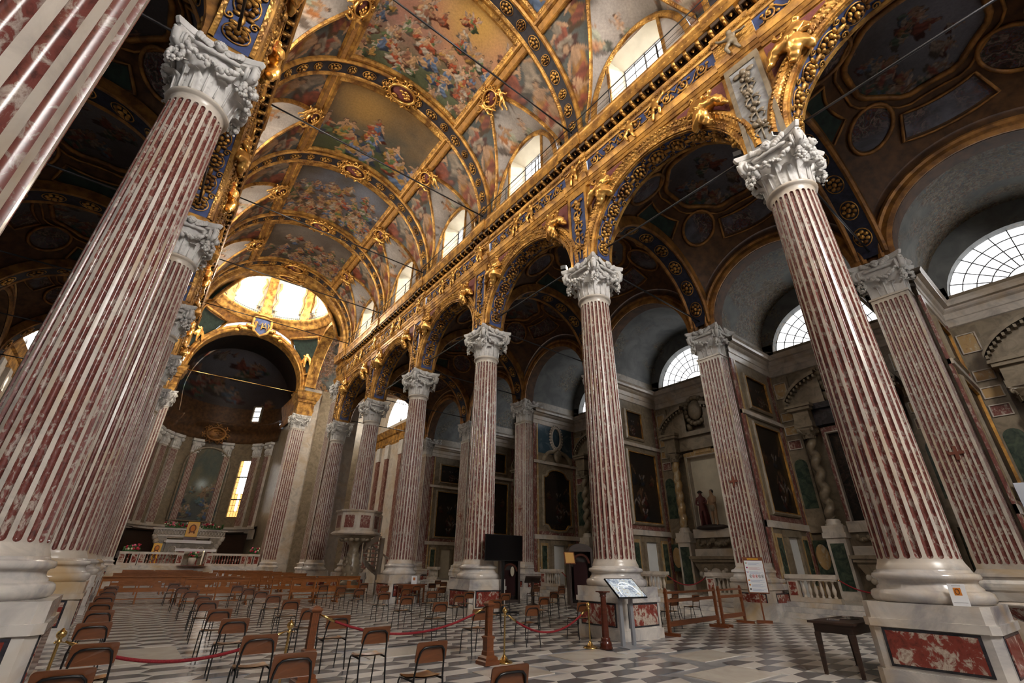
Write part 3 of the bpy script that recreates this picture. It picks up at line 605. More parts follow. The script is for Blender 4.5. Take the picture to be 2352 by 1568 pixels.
# gilded figures: a reclining pair in the spandrels of each arch, putti along the frieze
for s, side in ((1, 'pulpit'), (-1, 'opposite')):
    for k in range(0, 6):
        yc = (YK(k) + YK(k + 1)) / 2; wh = ('nave arch between columns %d and %d' % (k, k + 1))
        for dr in (-1, 1):
            o = place('gilded_statue', PROPHET, None, M=wallframe(s, yc + dr * 2.05, 14.22, UW - 0.02) @ SCL(-dr * s * 1.0, 0.9, 0.80) @ RY(R(18)))
            num = ['entrance', 'first', 'second', 'third', 'fourth', 'fifth'][k]
            tag(o, 'gilded robed figure reclining in the %s spandrel of the %s arch, %s' % ('altar-side' if dr > 0 else 'entrance-side', num, 'pulpit-side arcade' if s > 0 else 'arcade opposite the pulpit'), 'statue', 'gilded spandrel figures')
        for j, y in enumerate((YK(k) if k else None, yc - 0.56, yc + 0.56)):
            if y is None: continue
            mar = (k == 1 and j == 0 and s > 0)
            o = place('gilded_putto', PUTTOW if mar else PUTTO, None, M=wallframe(s, y, 16.0, 5.58 - (0.08 if j == 0 else 0.0)) @ SCL(1.15 if (j + k) % 2 else -1.15, 1.0, 0.95))
            num = ['entrance', 'first', 'second', 'third', 'fourth', 'fifth'][k]; sd_ = 'pulpit-side arcade' if s > 0 else 'arcade opposite the pulpit'
            tag(o, ('stone-coloured putto on the frieze above the marble-fronted pilaster strip' if mar else
                    'gilded putto on the frieze above the %s column, %s' % (num, sd_) if j == 0 else
                    'gilded putto on the %s side of the %s arch crown, %s' % ('entrance' if j == 1 else 'altar', num, sd_)), 'putto', 'frieze putti')

# ---------------------------------------------------------------- nave vault
CE = thing('ceiling_nave', 'frescoed and gilded barrel vault over the nave with transverse ribs', 'ceiling', kind='structure')
def bp(y, th, r): return (XC + r * cos(th), y, ZV + r * sin(th))
TIP, WPEN, TP = R(52), 2.62, R(57)
def groin(sv): return max(R(-2), TIP * (1 - abs(sv) ** 1.35))
FR = ['hall', 'sky', 'garden', 'sky', 'garden', 'crowd', 'hall']
for k in range(-1, 6):
    ya, yb = YK(k) + 0.5, YK(k + 1) - 0.5; yc = (ya + yb) / 2
    painted_grid('fresco_panel', lambda i, j: bp(ya + (yb - ya) * i, TP + (pi - 2 * TP) * j, RV + 0.02), *((200, 220) if 1 <= k <= 3 else (110, 120) if k > 3 else (40, 40)), PIC[FR[k + 1]], CE, lambda i, j: (i, 1 - j))
    for sd in (0, 1):
        painted_grid('fresco_triangle', lambda i, j: bp(ya + (yb - ya) * i, (lambda lo: (lo + (TP - lo) * j) if sd == 0 else pi - (lo + (TP - lo) * j))(groin((ya + (yb - ya) * i - yc) / WPEN) if abs(ya + (yb - ya) * i - yc) < WPEN else R(-2)), RV + 0.02), 90, 60, PIC['prophet'], CE, lambda i, j: (lambda lo: (1 - (lo + (TP - lo) * j) / TP, i))(np.maximum(0, TIP * (1 - np.minimum(1, np.abs((i - 0.5) * (yb - ya) / WPEN)) ** 1.35))))
        s = 1 if sd == 0 else -1
        def A(v): return (X(s, UW), yc + 2.34 * v, 18.15 + 3.25 * sqrt(max(0, 1 - v * v)))
        def B(v):
            p = bp(yc + WPEN * v, groin(v), RV + 0.02); return p if s > 0 else (2 * XC - p[0], p[1], p[2])
        def PEN(i, j):
            v = -cos(pi * i); a, b_ = A(v), B(v); return tuple(a[q] + (b_[q] - a[q]) * j for q in range(3))
        painted_grid('lunette_vault', PEN, 110, 50, PIC['putti'], CE, lambda i, j: (lambda v: (lambda az, bz: (1 - (az + (bz - az) * j - 18.2) / 4.7, ((v + 1) / 2 + 0.11 * k) % 1.0))(18.15 + 3.25 * np.sqrt(np.maximum(0, 1 - v * v)), ZV + RV * np.sin(TIP * (1 - np.abs(v) ** 1.35))))(-np.cos(pi * i)))
        # gilt bands along the groins and round the window arch
        def band(fn, w0, w1, lift, n=32, mat='gold_fine', name='gilt_band'):
            b = MB()
            def g(i, j):
                p = fn(i); return p[j]
            rows = [fn(i / n) for i in range(n + 1)]; v = [q for r_ in rows for q in r_]; w = len(rows[0])
            b.add(v, [(i * w + j, (i + 1) * w + j, (i + 1) * w + j + 1, i * w + j + 1) for i in range(n) for j in range(w - 1)], 0, False)
            b.obj(name, mat, CE)
        def gb(i):
            v = -0.99 + 1.98 * i; th = groin(v); y = yc + WPEN * v
            q = [bp(y, th + d, r) for d, r in ((R(-0.6), RV + 0.0), (R(-0.2), RV - 0.10), (R(1.8), RV - 0.12), (R(2.9), RV - 0.06), (R(3.6), RV + 0.02))]
            return q if s > 0 else [(2 * XC - a, b_, c) for a, b_, c in q]
        band(gb, 0, 0, 0)
        def wb(i):
            v = -cos(pi * i); sq = sqrt(max(0, 1 - v * v))
            return [(X(s, UW - d), yc + (2.34 + e) * v, 18.15 + (3.25 + e) * sq) for e, d in ((-0.02, 0.0), (-0.02, 0.1), (-0.13, 0.13), (-0.24, 0.08), (-0.26, 0.0))]
        band(wb, 0, 0, 0)
        place('cartouche', CART, CE, M=(lambda p, th: frame(p, (0, 1, 0), (-sin(th), 0, cos(th)) if s > 0 else (sin(th), 0, cos(th)), (-cos(th), 0, -sin(th)) if s > 0 else (cos(th), 0, -sin(th))))((X(s, (RV - 0.1) * cos(TIP)), yc, ZV + (RV - 0.1) * sin(TIP)), TIP) @ SCL(0.72, 0.8, 1.4))
        for dy in (-0.55, 0.5):
            th = R(47 if dy < 0 else 50); p = (X(s, (RV - 0.12) * cos(th)), yc + dy, ZV + (RV - 0.12) * sin(th))
            place('stucco_putto', PUTTO, CE, M=frame(p, (0, 1, 0), (-s * cos(th), 0, -sin(th)), (-s * sin(th), 0, cos(th))) @ RY(0.5 if dy > 0 else -0.4))
        # longitudinal mouldings beside the central panel
        b = MB()
        def lm(r_, d): return bp(0, (TP + d) if s > 0 else pi - (TP + d), r_)
        pr = [(RV + 0.02, R(-5.0)), (RV - 0.08, R(-4.8)), (RV - 0.12, R(-4.2)), (RV - 0.07, R(-3.5)), (RV - 0.03, R(-3.3)), (RV - 0.03, R(-0.9)), (RV - 0.08, R(-0.7)), (RV - 0.13, R(0.2)), (RV - 0.10, R(1.2)), (RV - 0.05, R(1.5)), (RV - 0.04, R(2.8)), (RV + 0.02, R(3.0))]
        b.extrude_y([(lm(r_, d)[0], lm(r_, d)[2]) for r_, d in pr], ya - 0.1, yb + 0.1, 0, False)
        for q_ in range(len(b.m)): b.m[q_] = 1 if q_ in (4,) else (2 if q_ in (9,) else 0)
        b.obj('gilt_moulding', ['gold_plain', 'ochre', 'gold_fine'], CE)
    for y, sg in ((ya, 1), (yb, -1)):
        b = MB(); arch_sweep(b, [(RV + 0.02, sg * 0.34), (RV - 0.06, sg * 0.33), (RV - 0.12, sg * 0.22), (RV - 0.08, sg * 0.10), (RV - 0.02, 0)], (XC, y, ZV), TP, pi - TP, 24, 0, 'y'); b.obj('gilt_moulding', 'gold_fine', CE)
for k in range(0, 7):
    y = YK(k)
    b = MB(); arch_sweep(b, [(RV + 0.02, -0.52), (RV - 0.10, -0.50), (RV - 0.16, -0.42), (RV - 0.12, -0.34), (RV - 0.07, -0.31), (RV - 0.06, -0.30), (RV - 0.06, 0.30), (RV - 0.07, 0.31), (RV - 0.12, 0.34), (RV - 0.16, 0.42), (RV - 0.10, 0.50), (RV + 0.02, 0.52)],
                         (XC, y, ZV), R(-3), R(183), 56, 0, 'y', None, [0, 0, 1, 1, 0, 2, 0, 1, 1, 0, 0])
    b.obj('transverse_rib', ['gold_plain', 'gold_fine', 'rib_blue'], CE)
    for i in range(19):
        a = R(6) + R(168) * i / 18
        if i == 9: continue
        place('rib_rosette', ROSD, CE, M=frame((XC + (RV - 0.07) * cos(a), y, ZV + (RV - 0.07) * sin(a)), (0, 1, 0), (-sin(a), 0, cos(a)), (-cos(a), 0, -sin(a))) @ SCL(1, 1.5 if i % 2 else 1.0, 1))
    place('cartouche', CART, CE, M=frame((XC, y, ZV + RV - 0.14), (1, 0, 0), (0, -1, 0), (0, 0, -1)) @ SCL(1.15, 1.1, 1.3))

# ---------------------------------------------------------------- clerestory walls and windows
wn = 0
def bars(b, P, Q, n, r): pass
for s, side in ((1, 'right'), (-1, 'left')):
    CW = thing('wall_%s_clerestory' % side, 'painted lunette walls around the clerestory windows, %s' % ('pulpit side' if s > 0 else 'side opposite the pulpit'), 'wall', kind='structure')
    for k in range(-1, 6):
        yc = (YK(k) + YK(k + 1)) / 2; b = MB(); n = 40; ZT, HW = 20.95, 1.2
        ys = sorted(set([yc - 2.34 + 4.68 * i / n for i in range(n + 1)] + [yc - HW, yc + HW]))
        def zt(y): return 18.15 + 3.25 * sqrt(max(0, 1 - ((y - yc) / 2.34) ** 2))
        for y0, y1 in zip(ys[:-1], ys[1:]):
            lo = ZT if (y0 + y1) / 2 > yc - HW and (y0 + y1) / 2 < yc + HW else 17.7
            if max(zt(y0), zt(y1)) > lo: b.add([(X(s, UW), y0, lo), (X(s, UW), y1, lo), (X(s, UW), y1, max(lo, zt(y1))), (X(s, UW), y0, max(lo, zt(y0)))], [(0, 1, 2, 3)])
        b.obj('lunette_wall', 'fresco_pale', CW)
        for y0, y1 in ((YK(k), yc - 2.3), (yc + 2.3, YK(k + 1))): MB().box(X(s, UW), X(s, UW + 0.2), y0, y1, 17.7, 18.6).obj('wall_foot', 'gold_plain', CW)
        b = MB(); UG = 6.55
        for dy in (-1, 1): b.add([(X(s, UW), yc + dy * HW, 17.73), (X(s, UW), yc + dy * HW, ZT), (X(s, UG), yc + dy * 1.05, ZT - 0.05), (X(s, UG), yc + dy * 1.05, 17.73)], [(0, 1, 2, 3)])
        b.add([(X(s, UW), yc - HW, ZT), (X(s, UW), yc + HW, ZT), (X(s, UG), yc + 1.05, ZT - 0.05), (X(s, UG), yc - 1.05, ZT - 0.05)], [(0, 1, 2, 3)])
        b.obj('window_reveal', 'plaster_cream', CW)
        for dy in (-1.26, 1.26): MB().box(X(s, UW), X(s, UW - 0.07), yc + dy - 0.06, yc + dy + 0.06, 17.73, 20.98).obj('gilt_jamb', 'gold_fine', CW)
        wn += 1
        w = thing('window_%d' % wn, 'bright clerestory window above %s, %s' % (('the arch by the entrance' if k < 1 else 'nave arch %d' % k), 'pulpit side' if s > 0 else 'side opposite the pulpit'), 'window', kind='structure')
        MB().add([(X(s, UG), yc - 1.06, 17.7), (X(s, UG), yc + 1.06, 17.7), (X(s, UG), yc + 1.06, 21), (X(s, UG), yc - 1.06, 21)], [(0, 1, 2, 3)]).obj('glass', 'pane_sunny' if s > 0 else 'pane_clere', w)
        b = MB()
        for i in range(5): yy = yc - 1.05 + 2.1 * i / 4; t = 0.03 if i in (0, 2, 4) else 0.012; b.box(X(s, UG - 0.06), X(s, UG - 0.02), yy - t, yy + t, 17.7, 20.95)
        for i in range(6): zz = 17.8 + 3.1 * i / 5; b.box(X(s, UG - 0.06), X(s, UG - 0.02), yc - 1.05, yc + 1.05, zz - 0.013, zz + 0.013)
        b.obj('glazing_bars', 'lead_came', w)

# ---------------------------------------------------------------- aisle vaults, transverse arches, chapel arches, chapels
UA0, UA1 = 6.52, 13.50; UM = (UA0 + UA1) / 2; HU = (UA1 - UA0) / 2; HYB = BAY / 2
RS = sqrt(HU ** 2 + HYB ** 2); ZSV = 11.72
for s, side in ((1, 'right'), (-1, 'left')):
    AV = thing('ceiling_aisle_%s' % side, 'dark painted and gilded domical vaults over the aisle, %s' % ('pulpit side' if s > 0 else 'side opposite the pulpit'), 'ceiling', kind='structure')
    AW = thing('wall_%s_chapels' % side, 'arched wall of the side chapels, %s' % ('pulpit side' if s > 0 else 'side opposite the pulpit'), 'wall', kind='structure')
    for k in range(-1, 6):
        yc = (YK(k) + YK(k + 1)) / 2
        def sail(du, dy, lift=0.0): return (X(s, UM + du), yc + dy, ZSV + sqrt(max(0.0, (RS - lift) ** 2 - du * du - dy * dy)))
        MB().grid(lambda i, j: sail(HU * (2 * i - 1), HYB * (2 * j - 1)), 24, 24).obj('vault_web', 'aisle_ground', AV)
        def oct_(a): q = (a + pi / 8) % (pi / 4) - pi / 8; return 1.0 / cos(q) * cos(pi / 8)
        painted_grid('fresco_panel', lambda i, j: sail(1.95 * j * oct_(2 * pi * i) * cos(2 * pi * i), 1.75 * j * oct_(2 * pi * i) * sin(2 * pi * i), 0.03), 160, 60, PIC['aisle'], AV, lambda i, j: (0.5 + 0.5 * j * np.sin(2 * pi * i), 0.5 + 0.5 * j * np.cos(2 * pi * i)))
        for rr, tw in ((2.0, 0.10), (2.32, 0.045)):
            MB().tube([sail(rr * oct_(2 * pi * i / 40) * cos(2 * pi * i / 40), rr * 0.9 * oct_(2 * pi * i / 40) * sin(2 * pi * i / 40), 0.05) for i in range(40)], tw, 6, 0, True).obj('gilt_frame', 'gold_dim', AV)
        for q in range(4):
            a = pi / 2 * q; m = 'aisle_green' if q % 2 else 'aisle_fresco'
            MB().grid(lambda i, j: sail((2.5 + 0.65 * j) * cos(a + (i - 0.5) * 0.75), (2.5 + 0.55 * j) * sin(a + (i - 0.5) * 0.75), 0.03), 8, 3).obj('painted_panel', m, AV)
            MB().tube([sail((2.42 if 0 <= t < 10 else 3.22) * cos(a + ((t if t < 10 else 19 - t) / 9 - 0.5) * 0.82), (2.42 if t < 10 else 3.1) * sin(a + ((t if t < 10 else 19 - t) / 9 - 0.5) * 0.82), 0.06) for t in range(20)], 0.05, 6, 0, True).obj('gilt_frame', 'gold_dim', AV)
            a2 = a + pi / 4; cu, cv = 2.55 * cos(a2) * 1.05, 2.55 * sin(a2)
            MB().grid(lambda i, j: sail(cu + 0.62 * j * cos(2 * pi * i), cv + 0.62 * j * sin(2 * pi * i), 0.04), 20, 3, 0, True, None, True).obj('roundel', 'aisle_fresco', AV)
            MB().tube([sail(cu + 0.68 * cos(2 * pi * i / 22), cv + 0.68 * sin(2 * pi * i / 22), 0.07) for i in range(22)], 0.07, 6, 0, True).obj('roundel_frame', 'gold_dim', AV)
        # chapel arch
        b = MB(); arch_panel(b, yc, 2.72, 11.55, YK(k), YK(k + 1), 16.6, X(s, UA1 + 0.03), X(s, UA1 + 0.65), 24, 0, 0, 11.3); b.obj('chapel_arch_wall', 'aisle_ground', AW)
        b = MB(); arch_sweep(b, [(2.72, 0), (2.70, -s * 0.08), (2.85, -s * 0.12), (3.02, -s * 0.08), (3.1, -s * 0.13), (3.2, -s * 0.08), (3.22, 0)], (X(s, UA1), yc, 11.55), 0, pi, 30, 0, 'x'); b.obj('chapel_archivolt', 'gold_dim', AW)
    for k in range(0, 7):
        y = YK(k); hw = 0.52
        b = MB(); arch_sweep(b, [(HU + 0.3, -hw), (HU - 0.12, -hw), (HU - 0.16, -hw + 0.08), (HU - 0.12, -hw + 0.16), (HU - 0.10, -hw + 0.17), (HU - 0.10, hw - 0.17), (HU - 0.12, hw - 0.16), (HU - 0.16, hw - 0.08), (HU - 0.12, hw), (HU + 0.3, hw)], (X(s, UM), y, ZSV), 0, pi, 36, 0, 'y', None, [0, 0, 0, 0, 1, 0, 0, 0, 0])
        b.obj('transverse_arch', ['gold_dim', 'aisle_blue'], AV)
        for i in range(9):
            a = R(14) + R(152) * i / 8
            place('arch_rosette', ROSD, AV, M=frame((X(s, UM) + (HU - 0.11) * cos(a), y, ZSV + (HU - 0.11) * sin(a)), (0, 1, 0), (-sin(a), 0, cos(a)), (-cos(a), 0, -sin(a))) @ SCL(1.2, 1.6, 0.8))
    # chapel boxes
    for k in range(-1, 6):
        yc = (YK(k) + YK(k + 1)) / 2; ya, yb = YK(k) + 0.64, YK(k + 1) - 0.64
        b = MB(); b.grid(lambda i, j: (X(s, UA1 + 0.6 + (UBW - UA1 - 0.6) * i), yc + 2.74 * cos(pi * j), 11.55 + 2.76 * sin(pi * j)), 2, 24)
        for sg in (-1, 1): b.box(X(s, UA1 + 0.6), X(s, UBW), yc + sg * 2.74, yc + sg * 2.80, 11.0, 11.6)
        b.obj('chapel_vault', 'plaster_painted' if k in (0, 1) else 'plaster_old', AW)
        if s > 0 or True:
            b = MB(); b.box(X(s, UBW), X(s, UBW + 0.3), ya - 0.7, yb + 0.7, 0.0, 11.35); b.obj('chapel_back_wall', 'marble_warm', AW)
            b = MB(); rows = []
            for i in range(25):
                a = pi * i / 24; y1, z1 = yc + 2.3 * cos(a), max(11.35, 11.05 + 2.3 * sin(a)); rows += [(X(s, UBW), y1, z1), (X(s, UBW), yc + 2.78 * cos(a), 11.55 + 2.80 * sin(a))]
            b.add(rows, [(2 * i, 2 * i + 1, 2 * i + 3, 2 * i + 2) for i in range(24)])
            rv = []
            for i in range(25):
                a = pi * i / 24; y1, z1 = yc + 2.3 * cos(a), max(11.35, 11.05 + 2.3 * sin(a)); rv += [(X(s, UBW), y1, z1), (X(s, UBW + 0.45), y1, z1)]
            b.add(rv, [(2 * i, 2 * i + 1, 2 * i + 3, 2 * i + 2) for i in range(24)])
            for sg in (-1, 1): b.box(X(s, UBW), X(s, UBW + 0.5), yc + sg * 2.28, yc + sg * 2.85, 11.2, 11.75)
            b.obj('lunette_wall', 'plaster_old', AW)
            wn += 1
            w = thing('window_%d' % wn, 'half-round leaded lunette window of chapel %s' % (('%d on the pulpit side' % (k + 1)) if s > 0 else ('%d opposite the pulpit' % (k + 1))), 'window', kind='structure')
            pts = [(X(s, UBW + 0.42), yc + 2.32 * cos(pi * i / 24), max(11.3, 11.05 + 2.32 * sin(pi * i / 24))) for i in range(25)]
            MB().add(pts, [tuple(range(25))]).obj('glass', 'pane_chapel', w)
            b = MB(); xx = X(s, UBW + 0.38)
            for rr in (0.7, 1.1, 1.5, 1.9, 2.28): b.tube([(xx, yc + rr * cos(t), 11.1 + rr * sin(t)) for t in [R(7) + R(166) * i / 20 for i in range(21)]], 0.022, 4)
            for i in range(13): a = R(8) + R(164) * i / 12; b.tube([(xx, yc + 0.7 * cos(a), 11.1 + 0.7 * sin(a)), (xx, yc + 2.3 * cos(a), 11.1 + 2.3 * sin(a))], 0.022, 4)
            b.box(xx - 0.03, xx + 0.03, yc - 2.3, yc + 2.3, 11.33, 11.42); b.obj('glazing_bars', 'lead_came', w)
            # cornice running round the chapel
            pr = [(0.0, 10.05), (0.05, 10.08), (0.05, 10.35), (0.08, 10.38), (0.08, 10.62), (0.16, 10.68), (0.2, 10.74), (0.2, 10.8), (0.34, 10.82), (0.34, 10.95), (0.4, 11.05), (0.0, 11.06)]
            b = MB(); b.extrude_y([(X(s, UBW - d), z) for d, z in pr], ya, yb)
            for yy, sg in ((ya, 1), (yb, -1)):
                v = [(X(s, UA1 + 0.6), yy + sg * d, z) for d, z in pr] + [(X(s, UBW), yy + sg * d, z) for d, z in pr]; n = len(pr)
                b.add(v, [(i, i + 1, n + i + 1, n + i) for i in range(n - 1)])
            b.obj('chapel_cornice', 'marble_white', AW)
    for k in range(0, 7):
        y = YK(k); MB().box(X(s, 14.55), X(s, UBW), y - 0.64, y + 0.64, 0, 14.2).obj('chapel_dividing_wall', 'marble_warm', AW)
    for k in range(0, 6):
        ya, yb = YK(k) + 0.64, YK(k + 1) - 0.64
        st = MB()
        for i in range(4): st.box(X(s, 13.35 + 0.3 * i), X(s, UBW), ya - 0.1, yb + 0.1, 0.15 * i, 0.15 * (i + 1) - 0.001 * i)
        st.obj('chapel_steps', 'marble_base', AW)

# ---------------------------------------------------------------- entrance wall behind, with unseen glowing panes added as fill light
BWL = thing('wall_back', 'plain plastered entrance wall closing the nave and aisles', 'wall', kind='structure')
MB().box(XC - 22.5, XC + 22.5, -11.3, -11.0, 0, 26).obj('wall_face', 'plaster_cream', BWL)
MB().box(XC - UBW - 0.3, XC - UBW, -11, 37, 11, 14.5).obj('outer_wall', 'outer_plaster', BWL) if False else None
for i, (u, z0, z1, hw) in enumerate(((0, 11.5, 17.5, 2.6), (-10, 4.0, 9.5, 1.6), (10, 4.0, 9.5, 1.6))):
    wn += 1; w = thing('window_%d' % wn, 'tall glowing fill pane added on the entrance wall %s' % ('over the main door' if i == 0 else ('beside the left aisle' if u < 0 else 'beside the right aisle')), 'window', kind='structure')
    MB().box(XC + u - hw, XC + u + hw, -10.99, -10.96, z0, z1).obj('glass', 'fill_pane_back' if i == 0 else 'fill_pane_aisle', w)
    b = MB()
    for q in range(5): xx = XC + u - hw + 2 * hw * q / 4; b.box(xx - 0.04, xx + 0.04, -10.96, -10.92, z0, z1)
    for q in range(6): zz = z0 + (z1 - z0) * q / 5; b.box(XC + u - hw, XC + u + hw, -10.96, -10.92, zz - 0.04, zz + 0.04)
    b.obj('glazing_bars', 'lead_came', w)
# ================================================================ COLUMNS AND PIERS
NF = 24
def flute_rows(zb, zt, w):
    rows = []
    for d in (0.0, 0.15, 0.4, 0.75, 1.0): rows.append((zb + d * w, sqrt(max(0.0, 1 - (1 - d) ** 2))))
    for t in (0.15, 0.35, 0.5, 0.65, 0.85): rows.append((zb + w + (zt - zb - 2 * w) * t, 1.0))
    for d in (1.0, 0.75, 0.4, 0.15, 0.0): rows.append((zt - d * w, sqrt(max(0.0, 1 - (1 - d) ** 2))))
    return rows
RB, RT = 0.575, 0.497
def shaft_r(z): t = (z - ZS) / (ZA - ZS); return RB + (RT - RB) * (0.25 * t + 0.75 * t * t) if t > 0 else RB
def shaft_meshes():
    """returns (white shaft MB with open flutes, one flute inlay MB at angle 0)"""
    zb, zt = ZS + 0.16, ZA - 0.16; hw = 0.62 * pi / NF
    rows = flute_rows(zb, zt, 0.62 * pi * RB / NF)
    sh, inl = MB(), MB()
    for q in range(NF):
        a0 = 2 * pi * q / NF
        v = []
        for z, f in rows:
            r = shaft_r(z); w = hw * f
            v += [(r * cos(a0 - pi / NF), r * sin(a0 - pi / NF), z), (r * cos(a0 - w), r * sin(a0 - w), z), (r * cos(a0 + w), r * sin(a0 + w), z), (r * cos(a0 + pi / NF), r * sin(a0 + pi / NF), z)]
        for i in range(len(rows) - 1): sh.add([], []); 
        o = len(sh.v); sh.v += v
        for i in range(len(rows) - 1):
            for j in (0, 2): sh.f.append([o + 4 * i + j, o + 4 * i + j + 1, o + 4 * i + 5 + j, o + 4 * i + 4 + j]); sh.m.append(0); sh.sm.append(True)
    v = []; prof = [(-1, 0), (-0.82, 0.55), (-0.45, 0.9), (0, 1.0), (0.45, 0.9), (0.82, 0.55), (1, 0)]
    for z, f in rows:
        r = shaft_r(z)
        for t, d in prof: a = hw * f * t; rr = r - 0.048 * d * (0.15 + 0.85 * f) * (1 if f > 0 else 0); v.append((rr * cos(a), rr * sin(a), z))
    n = len(prof)
    inl.add(v, [(i * n + j, i * n + j + 1, (i + 1) * n + j + 1, (i + 1) * n + j) for i in range(len(rows) - 1) for j in range(n - 1)], 0, True)
    sh.lathe([(RB + 0.055, ZS - 0.005), (RB + 0.05, ZS + 0.03), (RB + 0.02, ZS + 0.09), (RB, ZS + 0.15), (RB, zb)], 40)
    sh.lathe([(RT, zt), (RT, ZA - 0.02), (RT + 0.02, ZA), (RT + 0.07, ZA + 0.02), (RT + 0.085, ZA + 0.06), (RT + 0.06, ZA + 0.10), (RT + 0.02, ZA + 0.12)], 40)
    return sh, inl
_sh, _inl = shaft_meshes()
SHAFT = _sh.mesh('shaft', 'marble_white'); INLAY = _inl.mesh('flute_inlay', 'rosso')
_full = MB().merge(_sh)
for q in range(NF): _full.merge(_inl, RZ(2 * pi * q / NF), 1)
SHAFT_FAR = _full.mesh('shaft', ['marble_white', 'rosso_far'])
BASE = MB().lathe([(0.76, ZB), (0.80, ZB + 0.03), (0.815, ZB + 0.09), (0.80, ZB + 0.15), (0.76, ZB + 0.18), (0.71, ZB + 0.19), (0.705, ZB + 0.22), (0.665, ZB + 0.26), (0.66, ZB + 0.31), (0.68, ZB + 0.335), (0.72, ZB + 0.345), (0.735, ZB + 0.38), (0.72, ZB + 0.425), (0.68, ZB + 0.44), (0.65, ZB + 0.445), (0.635, ZS)], 44).mesh('column_base', 'marble_base')
def chamf(h, c): return [(-h + c, -h), (h - c, -h), (h, -h + c), (h, h - c), (h - c, h), (-h + c, h), (-h, h - c), (-h, -h + c)]
PED = MB().prism(chamf(0.835, 0.1), 0, 0.22).prism(chamf(0.80, 0.1), 0.22, 0.80).prism(chamf(0.835, 0.1), 0.80, 0.915).mesh('pedestal_block', 'marble_base')
PLINTH = MB().prism(chamf(0.80, 0.1), 0.915, ZB).mesh('plinth', 'marble_base')
def m_panel():
    b = MB(); b.box(-0.60, 0.60, -0.012, 0.0, 0.265, 0.785, 1); b.box(-0.56, 0.56, -0.02, -0.012, 0.30, 0.75, 0); return b.mesh('inlay_panel', ['rosso_panel', 'marble_black'])
PANEL = m_panel()

# ---- capital: bell, acanthus leaves, volutes, swags, winged heads, hollow-sided abacus (local z=0 at the astragal top)
CH = ZCAP - (ZA + 0.12)
def m_bell(n, a0): 
    k = sqrt(2) if n == 4 else 1.0
    return MB().lathe([(0.50 * k, -0.01), (0.505 * k, 0.2), (0.52 * k, 0.45), (0.57 * k, 0.7), (0.66 * k, 0.95), (0.74 * k, CH - 0.28), (0.72 * k, CH - 0.22)], n, (0, 0, 0), 0, n > 4, RZ(a0))
def m_leaf(h=0.52, w=0.2):
    """curled acanthus leaf growing up the bell: local x outward, z up"""
    b = MB()
    def fn(i, j):
        t = j; c = 2 * i - 1
        lob = 0.72 + 0.28 * abs(sin(t * pi * 3.5 + 0.4))
        wd = w * (1 - 0.55 * t * t) * lob
        out = 0.0 + 0.05 * t + 0.22 * max(0, t - 0.62) ** 1.3 * 3.2; z = h * (t if t < 0.86 else 0.86 - (t - 0.86) * 0.9)
        return (0.515 + out - 0.04 * c * c + 0.025 * abs(cos(c * 5)), wd * c, z)
    b.grid(fn, 10, 12)
    b.tube([(0.545 + 0.05 * t, 0, h * t * 0.8) for t in (0, 0.3, 0.6, 0.9)], [0.022, 0.02, 0.016, 0.012], 5)
    return b
def m_volute():
    """corner volute pair facing two sides, local +x is the diagonal"""
    b = MB()
    for sg in (-1, 1):
        M = RZ(sg * R(38)) @ T(0.0, 0.0, 0.0)
        c = (0.86, sg * 0.02, CH - 0.42)
        MM = T(*c) @ RZ(sg * R(-45) + (pi / 2 if sg > 0 else -pi / 2)) 
        sp = [(x, -0.035, z) for x, z in spiral(0.185, 2.4, 40, 1 if sg > 0 else -1, pi * 0.5)]
        b.tube(sp, [0.034 * (1 - 0.45 * i / 40) for i in range(41)], 6, 0, False, True, T(*c) @ RZ(sg * R(45) + (0 if sg < 0 else pi)))
        b.lathe([(0.0, -0.06), (0.165, -0.05), (0.17, 0.03)], 18, (0, 0, 0), 0, True, T(*c) @ RZ(sg * R(45) + (0 if sg < 0 else pi)) @ RX(pi / 2) @ SCL(1, 1, -1))
        b.ball((0, -0.06, 0), 0.045, 8, 6, 0, T(*c) @ RZ(sg * R(45) + (0 if sg < 0 else pi)))
    b.tube([(0.62, 0, CH - 0.75), (0.70, 0, CH - 0.5), (0.84, 0, CH - 0.28), (0.98, 0, CH - 0.2), (1.02, 0, CH - 0.32), (0.99, 0, CH - 0.5), (0.90, 0, CH - 0.62)], [0.07, 0.09, 0.1, 0.1, 0.095, 0.09, 0.05], 8)
    for i in range(4): b.ball((1.09 - 0.02 * i, 0, CH - 0.28 - 0.085 * i), 0.04, 7, 5)
    return b
def m_swag():
    """fruit swag hung between two volutes, local +x is the face"""
    b = MB(); g = random.Random(11)
    for i in range(34):
        t = i / 33; y = -0.5 + 1.0 * t; z = CH - 0.52 - 0.24 * (1 - (2 * t - 1) ** 2)
        b.ball((0.70 + g.uniform(0, 0.07) + 0.04 * (1 - abs(2 * t - 1)), y, z + g.uniform(-0.06, 0.06)), g.uniform(0.035, 0.07), 7, 5)
    for sy in (-1, 1):
        for i in range(13): b.ball((0.64 + g.uniform(-0.02, 0.08), sy * (0.56 + g.uniform(-0.07, 0.07)), CH - 0.66 - 0.03 * i + g.uniform(-0.03, 0.03)), g.uniform(0.03, 0.06), 6, 4)
    b.tube([(0.72, -0.42 + 0.105 * i, CH - 0.36) for i in range(9)], [0.035, 0.06, 0.04, 0.065, 0.04, 0.065, 0.04, 0.06, 0.035], 8)
    return b
